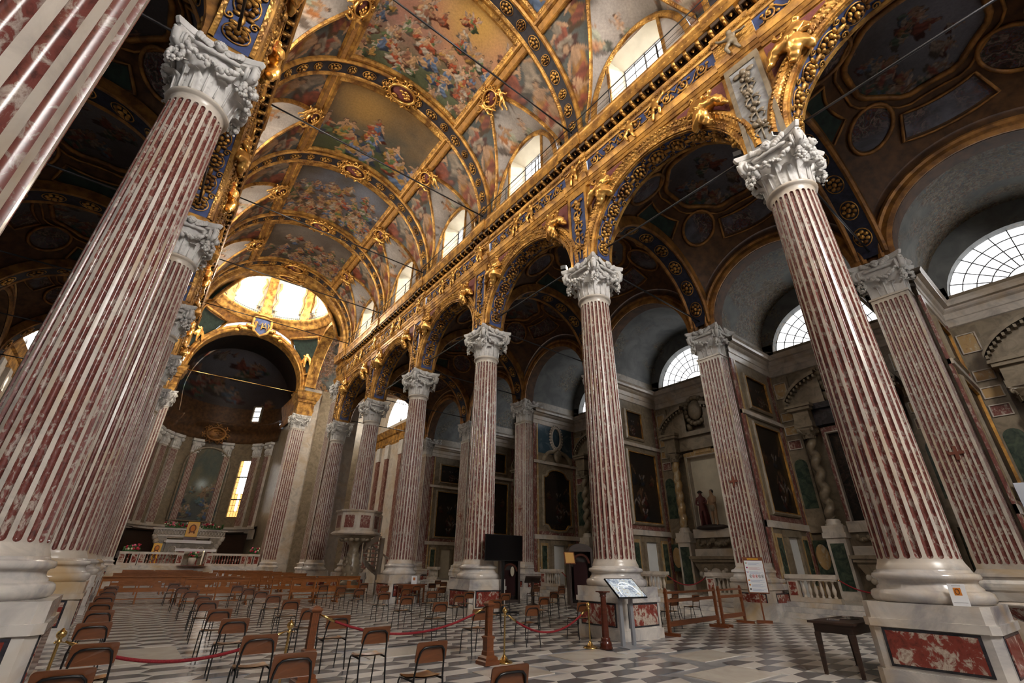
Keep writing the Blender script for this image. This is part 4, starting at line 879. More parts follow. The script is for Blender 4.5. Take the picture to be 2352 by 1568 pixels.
def m_cherub():
    b = MB(); b.ball((0.80, 0, CH - 0.20), (0.095, 0.10, 0.12), 12, 8); b.ball((0.87, 0, CH - 0.21), (0.035, 0.022, 0.03), 6, 4)
    for sy in (-1, 1): b.ball((0.865, sy * 0.045, CH - 0.235), (0.04, 0.04, 0.035), 6, 4); b.ball((0.885, sy * 0.038, CH - 0.175), (0.012, 0.016, 0.01), 5, 3)
    g = random.Random(4)
    for i in range(14): a = 2 * pi * i / 14; b.ball((0.78, 0.095 * cos(a), CH - 0.15 + 0.085 * max(-0.2, sin(a))), 0.04, 6, 4)
    for sy in (-1, 1):
        for i in range(5): b.ball((0.74, sy * (0.17 + 0.055 * i), CH - 0.24 + 0.035 * i), (0.035, 0.07, 0.06 + 0.012 * i), 7, 5)
    return b
def m_abacus():
    b = MB(); outl = []
    def ring(e, z):
        o = []
        for q in range(4):
            for i in range(9):
                t = -1 + 2 * i / 8; y = 0.80 * t; x = 0.80 - 0.19 * (1 - t * t); c = 0.06
                x, y = x + e, y * (0.80 - c + e) / 0.80
                a = q * pi / 2; o.append((x * cos(a) - y * sin(a), x * sin(a) + y * cos(a), z))
        return o
    prof = [(-0.12, CH - 0.24), (-0.03, CH - 0.22), (-0.03, CH - 0.15), (0.0, CH - 0.14), (0.02, CH - 0.10), (0.04, CH - 0.05), (0.04, CH)]
    rs = [ring(e, z) for e, z in prof]; n = len(rs[0]); v = [p for r_ in rs for p in r_]
    b.add(v, [(i * n + j, i * n + (j + 1) % n, (i + 1) * n + (j + 1) % n, (i + 1) * n + j) for i in range(len(rs) - 1) for j in range(n)] + [tuple(range((len(rs) - 1) * n, len(rs) * n)), tuple(range(n))[::-1]])
    return b
CAP_PARTS = [('acanthus_leaf', m_leaf(), [2 * pi * i / 8 + pi / 8 for i in range(8)]), ('acanthus_leaf', m_leaf(0.78, 0.17), [2 * pi * i / 8 for i in range(8)]),
             ('volute', m_volute(), [pi / 4 + pi / 2 * i for i in range(4)]), ('fruit_swag', m_swag(), [pi / 2 * i for i in range(4)]),
             ('cherub_head', m_cherub(), [pi / 2 * i for i in range(4)]), ('abacus', m_abacus(), [0.0])]
BELL = {0: m_bell(32, 0), 4: m_bell(4, pi / 4)}
CM = {}
def cap_mesh(sq):
    if ('far', sq) not in CM:
        b = MB().merge(BELL[sq])
        for nm, mb, angs in CAP_PARTS:
            for a in angs: b.merge(mb, RZ(a))
        CM[('far', sq)] = b.mesh('capital', 'marble_capital')
        CM[('bell', sq)] = BELL[sq].mesh('capital', 'marble_capital')
    return CM
PARTM = [(nm, mb.mesh(nm, 'marble_capital'), angs) for nm, mb, angs in CAP_PARTS]
def capital(parent, loc, near, sq=0, sc=1.0):
    cm = cap_mesh(sq); M = T(*loc) @ SCL(sc, sc, 1)
    if not near: return place('capital', cm[('far', sq)], parent, M=M)
    c = place('capital', cm[('bell', sq)], parent, M=M)
    for nm, me, angs in PARTM:
        for a in angs: place(nm, me, c, M=RZ(a))
    return c
def column(s, k, near, label):
    x, y = X(s, UC) - (0.14 if (s < 0 and k in (1, 2)) else 0.0), YK(k)
    o = thing('fluted_column', label, 'column', (x, y, 0), group='nave columns')
    big = SCL(1.10, 1.10, 1) if (s < 0 and k in (1, 2)) else Matrix()
    pd = place('pedestal', PED, o, M=big)
    for q in range(4): place('inlay_panel', PANEL, pd, M=RZ(q * pi / 2) @ T(0, -0.80, 0))
    place('plinth', PLINTH, o, M=big); place('column_base', BASE, o)
    if near:
        sh = place('shaft', SHAFT, o)
        for q in range(NF): place('flute_inlay', INLAY, sh, M=RZ(2 * pi * q / NF))
    else: place('shaft', SHAFT_FAR, o)
    capital(o, (0, 0, ZA + 0.12), near)
    return o
_n = ['', 'first', 'second', 'third', 'fourth', 'fifth', 'sixth']
for k in range(0, 7):
    rl = {0: 'red and white fluted marble column nearest the entrance wall, pulpit side', 1: 'fluted red marble column beside the dark desk and holy water stoup', 2: 'fluted red marble column behind the tilted information screen', 3: 'fluted red marble column beside the black television on its stand',
          4: 'fluted red marble column behind the small table with a white notice', 5: 'fluted red marble column rising behind the marble pulpit', 6: 'fluted red half column against the crossing pier, pulpit side'}[k]
    ll = {0: 'red and white fluted marble column nearest the entrance wall, opposite the pulpit', 1: 'huge fluted red marble shaft facing the column beside the dark desk', 2: 'fluted red marble column beside the brass stanchion and school chairs', 3: 'third fluted marble column of the row opposite the pulpit', 4: 'fourth fluted marble column of the row opposite the pulpit',
          5: 'fifth fluted marble column of the row opposite the pulpit', 6: 'fluted red half column against the crossing pier opposite the pulpit'}[k]
    column(1, k, k in (1, 2, 3), rl); column(-1, k, k in (1, 2), ll)

# ---- square fluted piers
def pier_face(hw, zb, zt, n):
    """one fluted face at y=-hw, x from -hw to hw; returns white face and one inlay strip (centred on x=0)"""
    sh, inl = MB(), MB(); mg = 0.045; p = (2 * hw - 2 * mg) / n; w = 0.31 * p
    rows = flute_rows(zb, zt, w)
    for q in range(n):
        c = -hw + mg + (q + 0.5) * p
        l = -hw if q == 0 else c - p / 2; r_ = hw if q == n - 1 else c + p / 2
        v = []
        for z, f in rows: v += [(l, -hw, z), (c - w * f, -hw, z), (c + w * f, -hw, z), (r_, -hw, z)]
        sh.add(v, [(4 * i + j, 4 * i + j + 1, 4 * i + 5 + j, 4 * i + 4 + j) for i in range(len(rows) - 1) for j in (0, 2)])
    prof = [(-1, 0), (-0.7, 0.7), (0, 1.0), (0.7, 0.7), (1, 0)]; v = []
    for z, f in rows:
        for t, d in prof: v.append((w * f * t, -hw + 0.035 * d * f, z))
    m = len(prof); inl.add(v, [(i * m + j, i * m + j + 1, (i + 1) * m + j + 1, (i + 1) * m + j) for i in range(len(rows) - 1) for j in range(m - 1)], 0, True)
    return sh, inl, [-hw + mg + (q + 0.5) * p for q in range(n)]
def pier_shaft(hw, z0, z1, n):
    f, inl, cs = pier_face(hw, z0 + 0.15, z1 - 0.15, n); b = MB()
    for q in range(4): b.merge(f, RZ(q * pi / 2))
    b.box(-hw, hw, -hw, hw, z0, z0 + 0.15); b.box(-hw, hw, -hw, hw, z1 - 0.15, z1 - 0.03); b.box(-hw - 0.04, hw + 0.04, -hw - 0.04, hw + 0.04, z1 - 0.03, z1 + 0.04)
    full = MB().merge(b)
    for q in range(4):
        for c in cs: full.merge(inl, RZ(q * pi / 2) @ T(c, 0, 0), 1)
    return b.mesh('shaft', 'marble_white'), inl.mesh('flute_inlay', 'rosso'), cs, full.mesh('shaft', ['marble_white', 'rosso_far'])
def sqprof(b, prof, mi=0):
    for (h0, z0), (h1, z1) in zip(prof[:-1], prof[1:]):
        v = [(a * h0, c * h0, z0) for a, c in ((-1, -1), (1, -1), (1, 1), (-1, 1))] + [(a * h1, c * h1, z1) for a, c in ((-1, -1), (1, -1), (1, 1), (-1, 1))]
        b.add(v, [(i, (i + 1) % 4, 4 + (i + 1) % 4, 4 + i) for i in range(4)], mi)
    return b
PH = 0.53
PSH, PIN, PCS, PFULL = pier_shaft(PH, ZS + 0.02, ZA + 0.08, 7)
PBASE = sqprof(MB(), [(0.70, ZB), (0.74, ZB + 0.05), (0.74, ZB + 0.12), (0.70, ZB + 0.18), (0.64, ZB + 0.2), (0.61, ZB + 0.28), (0.63, ZB + 0.33), (0.67, ZB + 0.36), (0.66, ZB + 0.42), (0.58, ZB + 0.46), (PH, ZS + 0.05)]).mesh('pier_base', 'marble_base')
PPED = MB().box(-0.76, 0.76, -0.76, 0.76, 0, 0.55).box(-0.72, 0.72, -0.72, 0.72, 0.55, 0.95).box(-0.76, 0.76, -0.76, 0.76, 0.95, ZB).mesh('pier_pedestal', 'marble_base')
PPAN = MB().box(-0.5, 0.5, -0.012, 0.0, 0.2, 0.85, 1).box(-0.46, 0.46, -0.02, -0.012, 0.24, 0.81, 0).mesh('inlay_panel', ['rosso_panel', 'marble_black'])
CROSS = MB().prism([(-0.035, -0.17), (0.035, -0.17), (0.035, -0.035), (0.15, -0.035), (0.15, 0.035), (0.035, 0.035), (0.035, 0.17), (-0.035, 0.17), (-0.035, 0.035), (-0.15, 0.035), (-0.15, -0.035), (-0.035, -0.035)], 0, 0.03)
wood('wood_cross', (0.13, 0.03, 0.015), (0.22, 0.06, 0.03), 0.5)
CROSSM = CROSS.mesh('consecration_cross', 'wood_cross')
def pier(s, k, near, label, crosses=True):
    x, y = X(s, UP + PH), YK(k); o = thing('fluted_pier', label, 'pier', (x, y, 0), group='chapel piers')
    pd = place('pier_pedestal', PPED, o)
    for q in range(4): place('inlay_panel', PPAN, pd, M=RZ(q * pi / 2) @ T(0, -0.72, 0.0))
    place('pier_base', PBASE, o)
    if near:
        sh = place('shaft', PSH, o)
        for q in (0, 3):
            for c in PCS: place('flute_inlay', PIN, sh, M=RZ(q * pi / 2) @ T(c, 0, 0))
        for q in (1, 2):
            for c in PCS: place('flute_inlay', PIN, sh, M=RZ(q * pi / 2) @ T(c, 0, 0))
    else: place('shaft', PFULL, o)
    capital(o, (0, 0, ZA + 0.12), near, 4, 0.98)
    if crosses and s > 0:
        c = place('consecration_cross', CROSSM, None, M=T(x - PH - 0.005, y - 0.04, 4.72) @ RY(-pi / 2) @ RZ(pi / 2) @ SCL(1.15, 1.15, 1))
        tag(c, 'small dark red wooden cross fixed to %s' % {1: 'the chapel pier behind the desk', 2: 'the chapel pier behind the framed notice board', 3: 'the chapel pier behind the information screen', 4: 'the chapel pier right of the television'}.get(k, 'a far chapel pier'), 'cross', 'consecration crosses')
PL = {0: 'fluted chapel pier by the entrance wall', 1: 'square fluted pier with hanging grey panel, beside the large lunette', 2: 'square fluted pier behind the framed notice board', 3: 'square fluted pier hidden behind the information-screen column', 4: 'square fluted pier right of the television screen', 5: 'square fluted pier left of the television screen', 6: 'square fluted pier at the transept end of the aisle'}
for k in range(0, 7):
    pier(1, k, k in (1, 2), PL[k] + (', pulpit side' if k in (0, 6) else '')); pier(-1, k, False, ['fluted chapel pier by the entrance wall, opposite the pulpit', 'first', 'second', 'third', 'fourth', 'fifth', 'sixth'][k] + ('' if k == 0 else ' square fluted chapel pier of the aisle opposite the pulpit'))

# ================================================================ CROSSING, DOME, CHANCEL, APSE
YX, HX = 43.2, 5.4               # crossing centre and half width
YN = 36.75
CR = thing('wall_crossing', 'gilded arches and pendentives of the crossing under the dome', 'wall', kind='structure')
TSH, TIN, TCS, TFULL = pier_shaft(0.62, ZS + 0.02, 13.7, 6)
TALLCAP = cap_mesh(4)[('far', 4)]
for s, side in ((1, 'pulpit side'), (-1, 'opposite the pulpit')):
    MB().box(X(s, 5.62), X(s, 7.6), YN, 38.0, 0, 17.6).obj('pier_core', 'marble_white', CR)
    for (u, y, lab) in ((6.1, 37.35, 'tall fluted giant pilaster of the crossing, nave end, ' + side), (5.75, 49.2, 'tall fluted giant pilaster flanking the high altar, ' + side)):
        o = thing('giant_pilaster', lab, 'pilaster', (X(s, u), y, 0), group='crossing pilasters')
        pd = place('pier_pedestal', PPED, o); place('pier_base', PBASE, o, M=SCL(1.12, 1.12, 1)); place('shaft', TFULL, o)
        for q in range(4): place('inlay_panel', PPAN, pd, M=RZ(q * pi / 2) @ T(0, -0.72, 0.0))
        place('capital', TALLCAP, o, M=T(0, 0, 13.73) @ SCL(1.12, 1.12, 1.02))
    MB().box(X(s, 5.4), X(s, 7.6), 48.7, 50.0, 0, 24.5).obj('pier_core', 'marble_white', CR)
    # entablature blocks over the chancel piers
    b = MB(); pr = [(0.75, 15.1), (0.78, 15.4), (0.85, 15.7), (0.80, 15.75), (0.80, 16.4), (0.9, 16.5), (0.92, 16.75), (1.0, 16.8), (1.12, 17.1), (1.15, 17.4), (1.25, 17.6), (0.0, 17.62)]
    sqprof(b, pr); b.obj('entablature_block', 'gold', CR, loc=(X(s, 5.95), 49.35, 0))
    b = MB(); b.extrude_y([(X(s, 5.4 + d), z) for d, z in ((0, 15.1), (-0.1, 15.6), (0.0, 15.7), (0, 16.4), (-0.25, 17.1), (-0.35, 17.6), (1.0, 17.62))], 49.5, 56); b.obj('chancel_entablature', 'gold_dim', CR)
    # entablature of the transept end wall and aisle end
    MB().box(X(s, 6.52), X(s, 14.2), 37.1, 37.9, 15.2, 24.5).obj('aisle_end_wall', 'gold_plain', CR)
    MB().box(X(s, 7.4), X(s, 14.2), 48.6, 49.2, 0, 24.5).obj('transept_far_wall', 'marble_warm', CR)
    b = MB(); arch_panel(b, YX, 2.9, 14.8, 37.5, 48.8, 24, X(s, 14.0), X(s, 14.3), 24, 0, 0, 14.8); b.box(X(s, 14.0), X(s, 14.3), 37.5, 48.8, 0, 14.8); b.obj('transept_end_wall', 'marble_white', CR)
    b = MB(); b.extrude_y([(X(s, 14.0 - d), z) for d, z in ((0, 12.6), (0.1, 12.8), (0.05, 12.9), (0.05, 13.5), (0.2, 13.6), (0.4, 14.2), (0, 14.25))], 37.5, 48.8); b.obj('transept_cornice', 'gold', CR)
    for yy in (39.4, 41.6, 44.8, 47.0):
        MB().box(X(s, 14.0), X(s, 13.8), yy - 0.35, yy + 0.35, 1.2, 11.2).obj('wall_pilaster', 'rosso_far', CR); MB().box(X(s, 14.0), X(s, 13.75), yy - 0.45, yy + 0.45, 11.2, 12.6).obj('wall_pilaster_capital', 'marble_capital', CR)
    wn += 1; w = thing('window_%d' % wn, 'large half-round window in the transept end wall, ' + side, 'window', kind='structure')
    MB().add([(X(s, 14.2), YX + 2.9 * cos(pi * i / 24), 14.8 + 2.9 * sin(pi * i / 24)) for i in range(25)], [tuple(range(25))]).obj('glass', 'pane_clere', w)
    b = MB()
    for i in range(9): a = pi * i / 8; b.tube([(X(s, 14.15), YX, 14.85), (X(s, 14.15), YX + 2.9 * cos(a), 14.8 + 2.9 * sin(a))], 0.03, 4)
    b.obj('glazing_bars', 'lead_came', w)
    # transept barrel vault
    MB().grid(lambda i, j: (X(s, 5.6 + 8.6 * i), YX + 5.4 * cos(pi * j), 18.1 + 5.4 * sin(pi * j)), 6, 24).obj('transept_vault', 'fresco_side', CR)
    b = MB(); arch_sweep(b, [(5.4, -s * 0.0), (4.95, -s * 0.0), (4.9, s * 0.1), (4.9, s * 1.0), (4.95, s * 1.1), (5.4, s * 1.1)], (X(s, 5.3), YX, 18.0), 0, pi, 40, 0, 'x'); b.obj('crossing_arch', 'gold', CR)
b = MB(); arch_sweep(b, [(RV + 0.3, -0.1), (RV + 0.02, -0.1), (5.35, -0.06), (5.28, 0.0), (5.22, 0.08), (5.22, 1.0), (5.28, 1.1), (RV + 0.3, 1.12)], (XC, YN, 18.2), R(-4), R(184), 56, 0, 'y', None, [0, 1, 1, 0, 2, 0, 0]); b.obj('crossing_arch', ['gold', 'gold_fine', 'gold_plain'], CR)
place('cartouche', CART, CR, M=frame((XC, YN + 0.5, 18.2 + 5.2), (1, 0, 0), (0, -1, 0), (0, 0, -1)) @ SCL(1.6, 0.9, 1.6))
b = MB(); arch_sweep(b, [(5.5, 0.0), (5.45, -0.15), (5.25, -0.2), (5.15, -0.12), (5.0, -0.18), (4.92, -0.1), (4.90, 0.0), (4.90, 1.3)], (XC, 48.6, 17.8), R(-2), R(182), 48, 0, 'y', None, [0, 1, 0, 1, 0, 0, 0]); b.obj('chancel_arch', ['gold_plain', 'gold'], CR)
RPN = HX * sqrt(2)
def pend(i, j):
    a = 2 * pi * i; m = HX / max(abs(cos(a)), abs(sin(a))); z0 = 18.2 + sqrt(max(0, RPN ** 2 - m * m)); z = z0 + (23.62 - z0) * j
    r_ = sqrt(RPN ** 2 - (z - 18.2) ** 2); return (XC + r_ * cos(a), YX + r_ * sin(a), z)
MB().grid(pend, 96, 8, 0, True).obj('pendentives', 'gold_dim', CR)
def sph(a, z, lift=0.08): r_ = sqrt(RPN ** 2 - (z - 18.2) ** 2) - lift; return (XC + r_ * cos(a), YX + r_ * sin(a), z)
for q in range(4):
    a = pi / 4 + pi / 2 * q
    MB().grid(lambda i, j: sph(a + (i - 0.5) * (0.16 + 0.30 * j), 19.6 + 3.2 * j), 6, 6).obj('pendentive_fresco', 'aisle_green', CR)
    MB().tube([sph(a + sg * (0.08 + 0.15 * t) * 1.15, 19.4 + 3.5 * t, 0.12) for sg, ts in ((-1, (0, 0.25, 0.5, 0.75, 1)), (1, (1, 0.75, 0.5, 0.25, 0))) for t in ts], 0.13, 7, 0, True).obj('pendentive_frame', 'gold', CR)
    pf = place('pendentive_figure', PROPHET, CR, M=(lambda p: frame(p, (-sin(a), cos(a), 0), (-cos(a), -sin(a), 0), (0, 0, 1)))(sph(a, 21.1, 0.1)) @ SCL(0.95, 0.4, 1.25))
CE2 = thing('ceiling_dome', 'sunlit dome with drum windows over the crossing', 'ceiling', kind='structure')
MB().lathe([(5.42, 23.55), (5.3, 23.6), (5.28, 23.8), (5.2, 23.85), (5.2, 24.1), (5.0, 24.2), (4.9, 24.45), (4.85, 24.55), (5.45, 24.56)], 64, (XC, YX, 0)).obj('ring_cornice', 'gold', CE2)
MB().lathe([(5.45, 24.5), (5.45, 30.0)], 64, (XC, YX, 0)).obj('drum_wall', 'plaster_cream', CE2)
MB().lathe([(5.45, 29.7), (5.2, 29.8), (5.1, 30.1), (5.4, 30.3)] + [(5.4 * cos(t), 30.3 + 5.4 * sin(t)) for t in [R(6 * i) for i in range(1, 15)]], 48, (XC, YX, 0)).obj('dome_shell', 'fresco_a', CE2)
for q in range(8):
    a = pi / 8 + pi / 4 * q; M = T(XC, YX, 0) @ RZ(a)
    wn += 1; w = thing('window_%d' % wn, 'blazing arched window in the dome drum', 'window', group='drum windows', kind='structure')
    MB().box(5.30, 5.34, -1.0, 1.0, 25.3, 28.9, 0, M).obj('glass', 'pane_drum', w)
    b = MB()
    for yy in (-0.5, 0, 0.5): b.box(5.26, 5.29, yy - 0.02, yy + 0.02, 25.3, 28.9, 0, M)
    for i in range(7): b.box(5.26, 5.29, -1, 1, 25.3 + 0.6 * i - 0.015, 25.3 + 0.6 * i + 0.015, 0, M)
    b.obj('glazing_bars', 'lead_came', w)
    M2 = T(XC, YX, 0) @ RZ(pi / 4 * q)
    MB().box(5.0, 5.45, -0.4, 0.4, 24.6, 29.6, 0, M2).box(4.9, 5.45, -0.5, 0.5, 24.55, 25.4, 0, M2).obj('drum_pilaster', 'gold', CE2)
    for sg in (-1, 1): MB().tube([tuple(M2 @ Vector((5.15, sg * 0.75 + 0.12 * sin(t * 1.3), 25.3 + 0.35 * t))) for t in range(11)], 0.16, 8).obj('drum_column', 'onyx', CE2)
b = MB()
for zz in (24.75, 25.35): b.tube([(XC + 4.95 * cos(2 * pi * i / 64), YX + 4.95 * sin(2 * pi * i / 64), zz) for i in range(64)], 0.035, 5, 0, True)
for i in range(160): a = 2 * pi * i / 160; b.tube([(XC + 4.95 * cos(a), YX + 4.95 * sin(a), 24.6), (XC + 4.95 * cos(a), YX + 4.95 * sin(a), 25.35)], 0.022, 4)
b.obj('gallery_railing', 'marble_slate', CE2, kind='stuff')
# monogram shield on the crown of the chancel arch
SHD = thing('coat_of_arms', 'blue shield with gold monogram and crown on the chancel arch crown', 'shield', (XC, 48.35, 23.25))
b = MB(); sh_ = [(-0.75, 0.85), (0, 0.95), (0.75, 0.85), (0.8, 0.1), (0.55, -0.55), (0, -0.95), (-0.55, -0.55), (-0.8, 0.1)]
b.prism([(x, z) for x, z in sh_], -0.08, 0.0, 0, RX(pi / 2)); b.obj('shield_field', 'frieze_blue', SHD)
b = MB(); b.tube([(x * 1.1, -0.06, z * 1.1) for x, z in sh_], 0.15, 8, 0, True); b.obj('shield_frame', 'gold', SHD)
b = MB()
for pts in ([(-0.5, -0.35), (-0.5, 0.45), (-0.25, 0.0), (0.0, 0.45), (0.0, -0.35)], [(0.0, -0.35), (0.25, 0.5), (0.5, -0.35)], [(0.1, -0.05), (0.4, -0.05)], [(-0.62, 0.45), (-0.62, -0.2), (-0.5, -0.35)], [(0.5, 0.45), (0.62, 0.3), (0.62, -0.2)]): b.tube([(x, -0.12, z) for x, z in pts], 0.055, 6)
b.obj('monogram', 'gold_statue', SHD)
b = MB(); b.tube([(0.62 * cos(t), -0.1 + 0.2 * sin(t), 1.2) for t in [2 * pi * i / 16 for i in range(16)]], 0.1, 6, 0, True)
for i in range(5): b.ball((-0.6 + 0.3 * i, -0.2, 1.5 + 0.1 * sin(pi * i / 4)), 0.12, 8, 6); b.tube([(-0.6 + 0.3 * i, -0.2, 1.2), (-0.6 + 0.3 * i, -0.2, 1.45)], 0.06, 5)
b.obj('crown', 'gold_statue', SHD)
for sg in (-1, 1):
    b = MB()
    for i in range(6): b.ball((sg * (0.95 + 0.22 * i), -0.1, -0.2 - 0.14 * i + 0.2 * sin(i * 2)), (0.26, 0.15, 0.2), 8, 5)
    b.obj('scrollwork', 'gold_statue', SHD)

# ---------------------------------------------------------------- chancel and apse
YA, RAP = 56.0, 5.6
AP = thing('wall_apse', 'curved apse wall with fluted pilasters behind the high altar', 'wall', kind='structure')
marble('apse_stone', (0.22, 0.17, 0.11), (0.12, 0.09, 0.06), 0.4, 2.0, (0.4, 0.7))
MB().lathe([(RAP, 0), (RAP, 15.0)], 40, (XC, YA, 0), 0, True, None, 0, pi).obj('curved_wall', 'apse_stone', AP)
MB().lathe([(RAP, 13.9), (RAP - 0.1, 13.95), (RAP - 0.1, 14.4), (RAP - 0.02, 14.5), (RAP - 0.02, 15.2), (RAP - 0.2, 15.3), (RAP - 0.45, 15.9), (RAP - 0.5, 16.1), (RAP, 16.12)], 40, (XC, YA, 0), 0, True, None, 0, pi).obj('apse_entablature', 'aisle_ground', AP)
painted_grid('half_dome', lambda i, j: (XC + RAP * cos(pi * i) * cos(pi / 2 * j), YA + RAP * sin(pi * i) * cos(pi / 2 * j), 18.0 + RAP * sin(pi / 2 * j)), 80, 40, PIC['aisle'], AP, lambda i, j: (1 - j, i))
MB().lathe([(RAP, 16.0), (RAP, 18.05)], 40, (XC, YA, 0), 0, True, None, 0, pi).obj('attic_wall', 'aisle_ground', AP)
MB().grid(lambda i, j: (XC + RAP * cos(pi * j), 49.6 + 6.4 * i, 17.8 + RAP * sin(pi * j)), 3, 24).obj('chancel_vault', 'old_canvas', AP)
for s in (1, -1): MB().box(X(s, 5.58), X(s, 6.2), 49.9, 57.0, 0, 19).obj('chancel_wall', 'marble_warm', AP)
for i, ad in enumerate((18, 38, 62, 74, 106, 118, 130, 146, 164)):
    if ad in (62, 118): continue
    M = T(XC, YA, 0) @ RZ(R(ad)); 
    w_ = 0.42
    b = MB(); b.box(RAP - 0.28, RAP, -w_, w_, 4.9, 12.4, 0, M)
    for q in range(6): b.box(RAP - 0.30, RAP - 0.27, -w_ + 0.07 + q * 0.135, -w_ + 0.15 + q * 0.135, 5.05, 12.25, 1, M)
    pl_ = b.obj('apse_pilaster', ['marble_white', 'rosso_far'], AP)
    b = MB(); b.box(RAP - 0.34, RAP, -0.5, 0.5, 12.4, 12.5, 0, M)
    for q in range(5): b.ball((RAP - 0.32, -0.4 + 0.2 * q, 12.85), (0.12, 0.12, 0.28), 7, 5, 0, M)
    for q in (-1, 1): b.ball((RAP - 0.42, q * 0.46, 13.35), (0.2, 0.2, 0.2), 8, 6, 0, M)
    b.box(RAP - 0.5, RAP, -0.62, 0.62, 13.6, 13.85, 0, M); b.box(RAP - 0.3, RAP, -0.46, 0.46, 12.5, 13.6, 0, M); b.obj('pilaster_capital', 'marble_capital', pl_)
b = MB(); b.lathe([(RAP, 3.6), (RAP - 0.2, 3.7), (RAP - 0.2, 4.6), (RAP - 0.35, 4.7), (RAP - 0.35, 4.9), (RAP, 4.92)], 40, (XC, YA, 0), 0, False, None, 0, pi); b.obj('apse_dado', 'marble_white', AP)
# apse painting
AA = lambda d: (XC + (RAP - 0.16) * cos(R(d)), YA + (RAP - 0.16) * sin(R(d)))
PT = thing('altar_painting', 'large arched altarpiece painting on the apse wall behind the high altar', 'painting', (XC, YA + RAP - 0.45, 0))
pp = [(2.05 * cos(pi * i / 14), 11.2 + 1.9 * sin(pi * i / 14)) for i in range(15)] + [(-2.05, 5.4), (2.05, 5.4)]
def apt(i, j):
    zz = 5.4 + 7.7 * j; hw = 2.05 if zz < 11.2 else 2.05 * sqrt(max(0.0, 1 - ((zz - 11.2) / 1.9) ** 2)); return (hw * (2 * i - 1), 0, zz)
painted_grid('canvas', apt, 60, 120, PIC['apse'], PT, lambda i, j: (1 - j, i))
MB().tube([(x * 1.04, -0.03, z) for x, z in pp], 0.13, 6, 0, True).obj('picture_frame', 'marble_warm', PT)
CARTD = CART.copy(); CARTD.materials.clear(); CARTD.materials.append(MATS['gold_dim']); CARTD.materials.append(MATS['purple_ground'])
HC = thing('gilded_cartouche', 'dark gilded heart-shaped cartouche on the apse cornice above the altarpiece', 'cartouche', (XC - 0.1, YA + RAP - 0.75, 14.6)); place('shield', CARTD, HC, M=RX(pi / 2) @ SCL(1.5, 1.6, 2.0))
# tall amber window and a small upper window on the curved wall
for (a0, a1, z0, z1, nm) in ((42.5, 55.5, 5.95, 11.95, 'tall apse window with white and amber leaded panes'), (48, 56, 16.6, 18.3, 'small bright window high in the apse')):
    wn += 1; w = thing('window_%d' % wn, nm, 'window', kind='structure'); am, dw = R((a0 + a1) / 2), RAP * R(a1 - a0) / 2
    M = T(XC, YA, 0) @ RZ(am)
    if z1 < 13:
        b = MB()
        for i in range(4):
            for j in range(10):
                y_0 = -dw + 2 * dw * i / 4; z_0 = z0 + (z1 - z0) * j / 10; amber = (i == 3) or j < 1 or (j < 4 and i != 1)
                b.box(RAP - 0.12, RAP - 0.11, y_0 + 0.015, y_0 + 2 * dw / 4 - 0.015, z_0 + 0.015, z_0 + (z1 - z0) / 10 - 0.015, 1 if amber else 0, M)
        b.obj('glass', ['pane_apse', 'pane_amber'], w)
    else: MB().box(RAP - 0.12, RAP - 0.11, -dw, dw, z0, z1, 0, M).obj('glass', 'pane_apse', w)
    b = MB()
    for i in range(5): yy = -dw + 2 * dw * i / 4; b.box(RAP - 0.1, RAP - 0.13, yy - 0.018, yy + 0.018, z0, z1, 0, M)
    for j in range(11): zz = z0 + (z1 - z0) * j / 10; t = 0.06 if j in (3, 7) else 0.018; b.box(RAP - 0.1, RAP - 0.13, -dw, dw, zz - t, zz + t, 0, M)
    b.box(RAP - 0.25, RAP, -dw - 0.18, -dw, z0 - 0.15, z1 + 0.15, 1, M); b.box(RAP - 0.25, RAP, dw, dw + 0.18, z0 - 0.15, z1 + 0.15, 1, M); b.box(RAP - 0.25, RAP, -dw, dw, z1, z1 + 0.2, 1, M)
    b.obj('window_frame', ['iron', 'marble_warm'], w)
# ================================================================ SIDE CHAPELS (pulpit side)
wood('wood_dark', (0.018, 0.010, 0.007), (0.05, 0.024, 0.014), 0.4); wood('wood_pew', (0.22, 0.072, 0.018), (0.37, 0.13, 0.036), 0.22, 1.2, (1, 6, 6)); wood('wood_post', (0.11, 0.033, 0.011), (0.19, 0.06, 0.02), 0.35)
wood('wood_mahogany', (0.055, 0.012, 0.007), (0.10, 0.024, 0.012), 0.2); wood('ply_back', (0.105, 0.036, 0.013), (0.17, 0.058, 0.02), 0.3, 1.5, (2, 2, 9)); wood('ply_seat', (0.40, 0.19, 0.055), (0.60, 0.32, 0.10), 0.3, 1.5, (8, 2, 2))
wood('wood_barrier', (0.13, 0.036, 0.010), (0.21, 0.062, 0.018), 0.35)
plain('black_steel', (0.012, 0.012, 0.013), 0.3, 0.3); plain('brass', (0.62, 0.44, 0.17), 0.24, 1.0); plain('rope_red', (0.22, 0.012, 0.018), 0.7, 0, 0.3, 0.3, 60.0, 0.4); plain('velvet_red', (0.025, 0.004, 0.005), 0.9)
plain('white_paper', (0.75, 0.76, 0.78), 0.6); plain('grey_alu', (0.38, 0.40, 0.44), 0.35, 0.5); plain('tv_black', (0.004, 0.004, 0.005), 0.15); plain('white_cloth', (0.80, 0.78, 0.80), 0.8); plain('gilt_paint', (0.80, 0.42, 0.03), 0.4, 0.3)
plain('statue_flesh', (0.34, 0.21, 0.12), 0.6); plain('statue_robe', (0.10, 0.02, 0.018), 0.6); plain('statue_dark', (0.035, 0.025, 0.02), 0.6)
plain('ink', (0.02, 0.02, 0.025), 0.6); plain('icon_orange', (0.62, 0.20, 0.02), 0.5); plain('icon_brown', (0.20, 0.07, 0.02), 0.5); plain('icon_face', (0.75, 0.42, 0.12), 0.5); plain('icon_ochre', (0.85, 0.52, 0.06), 0.45)
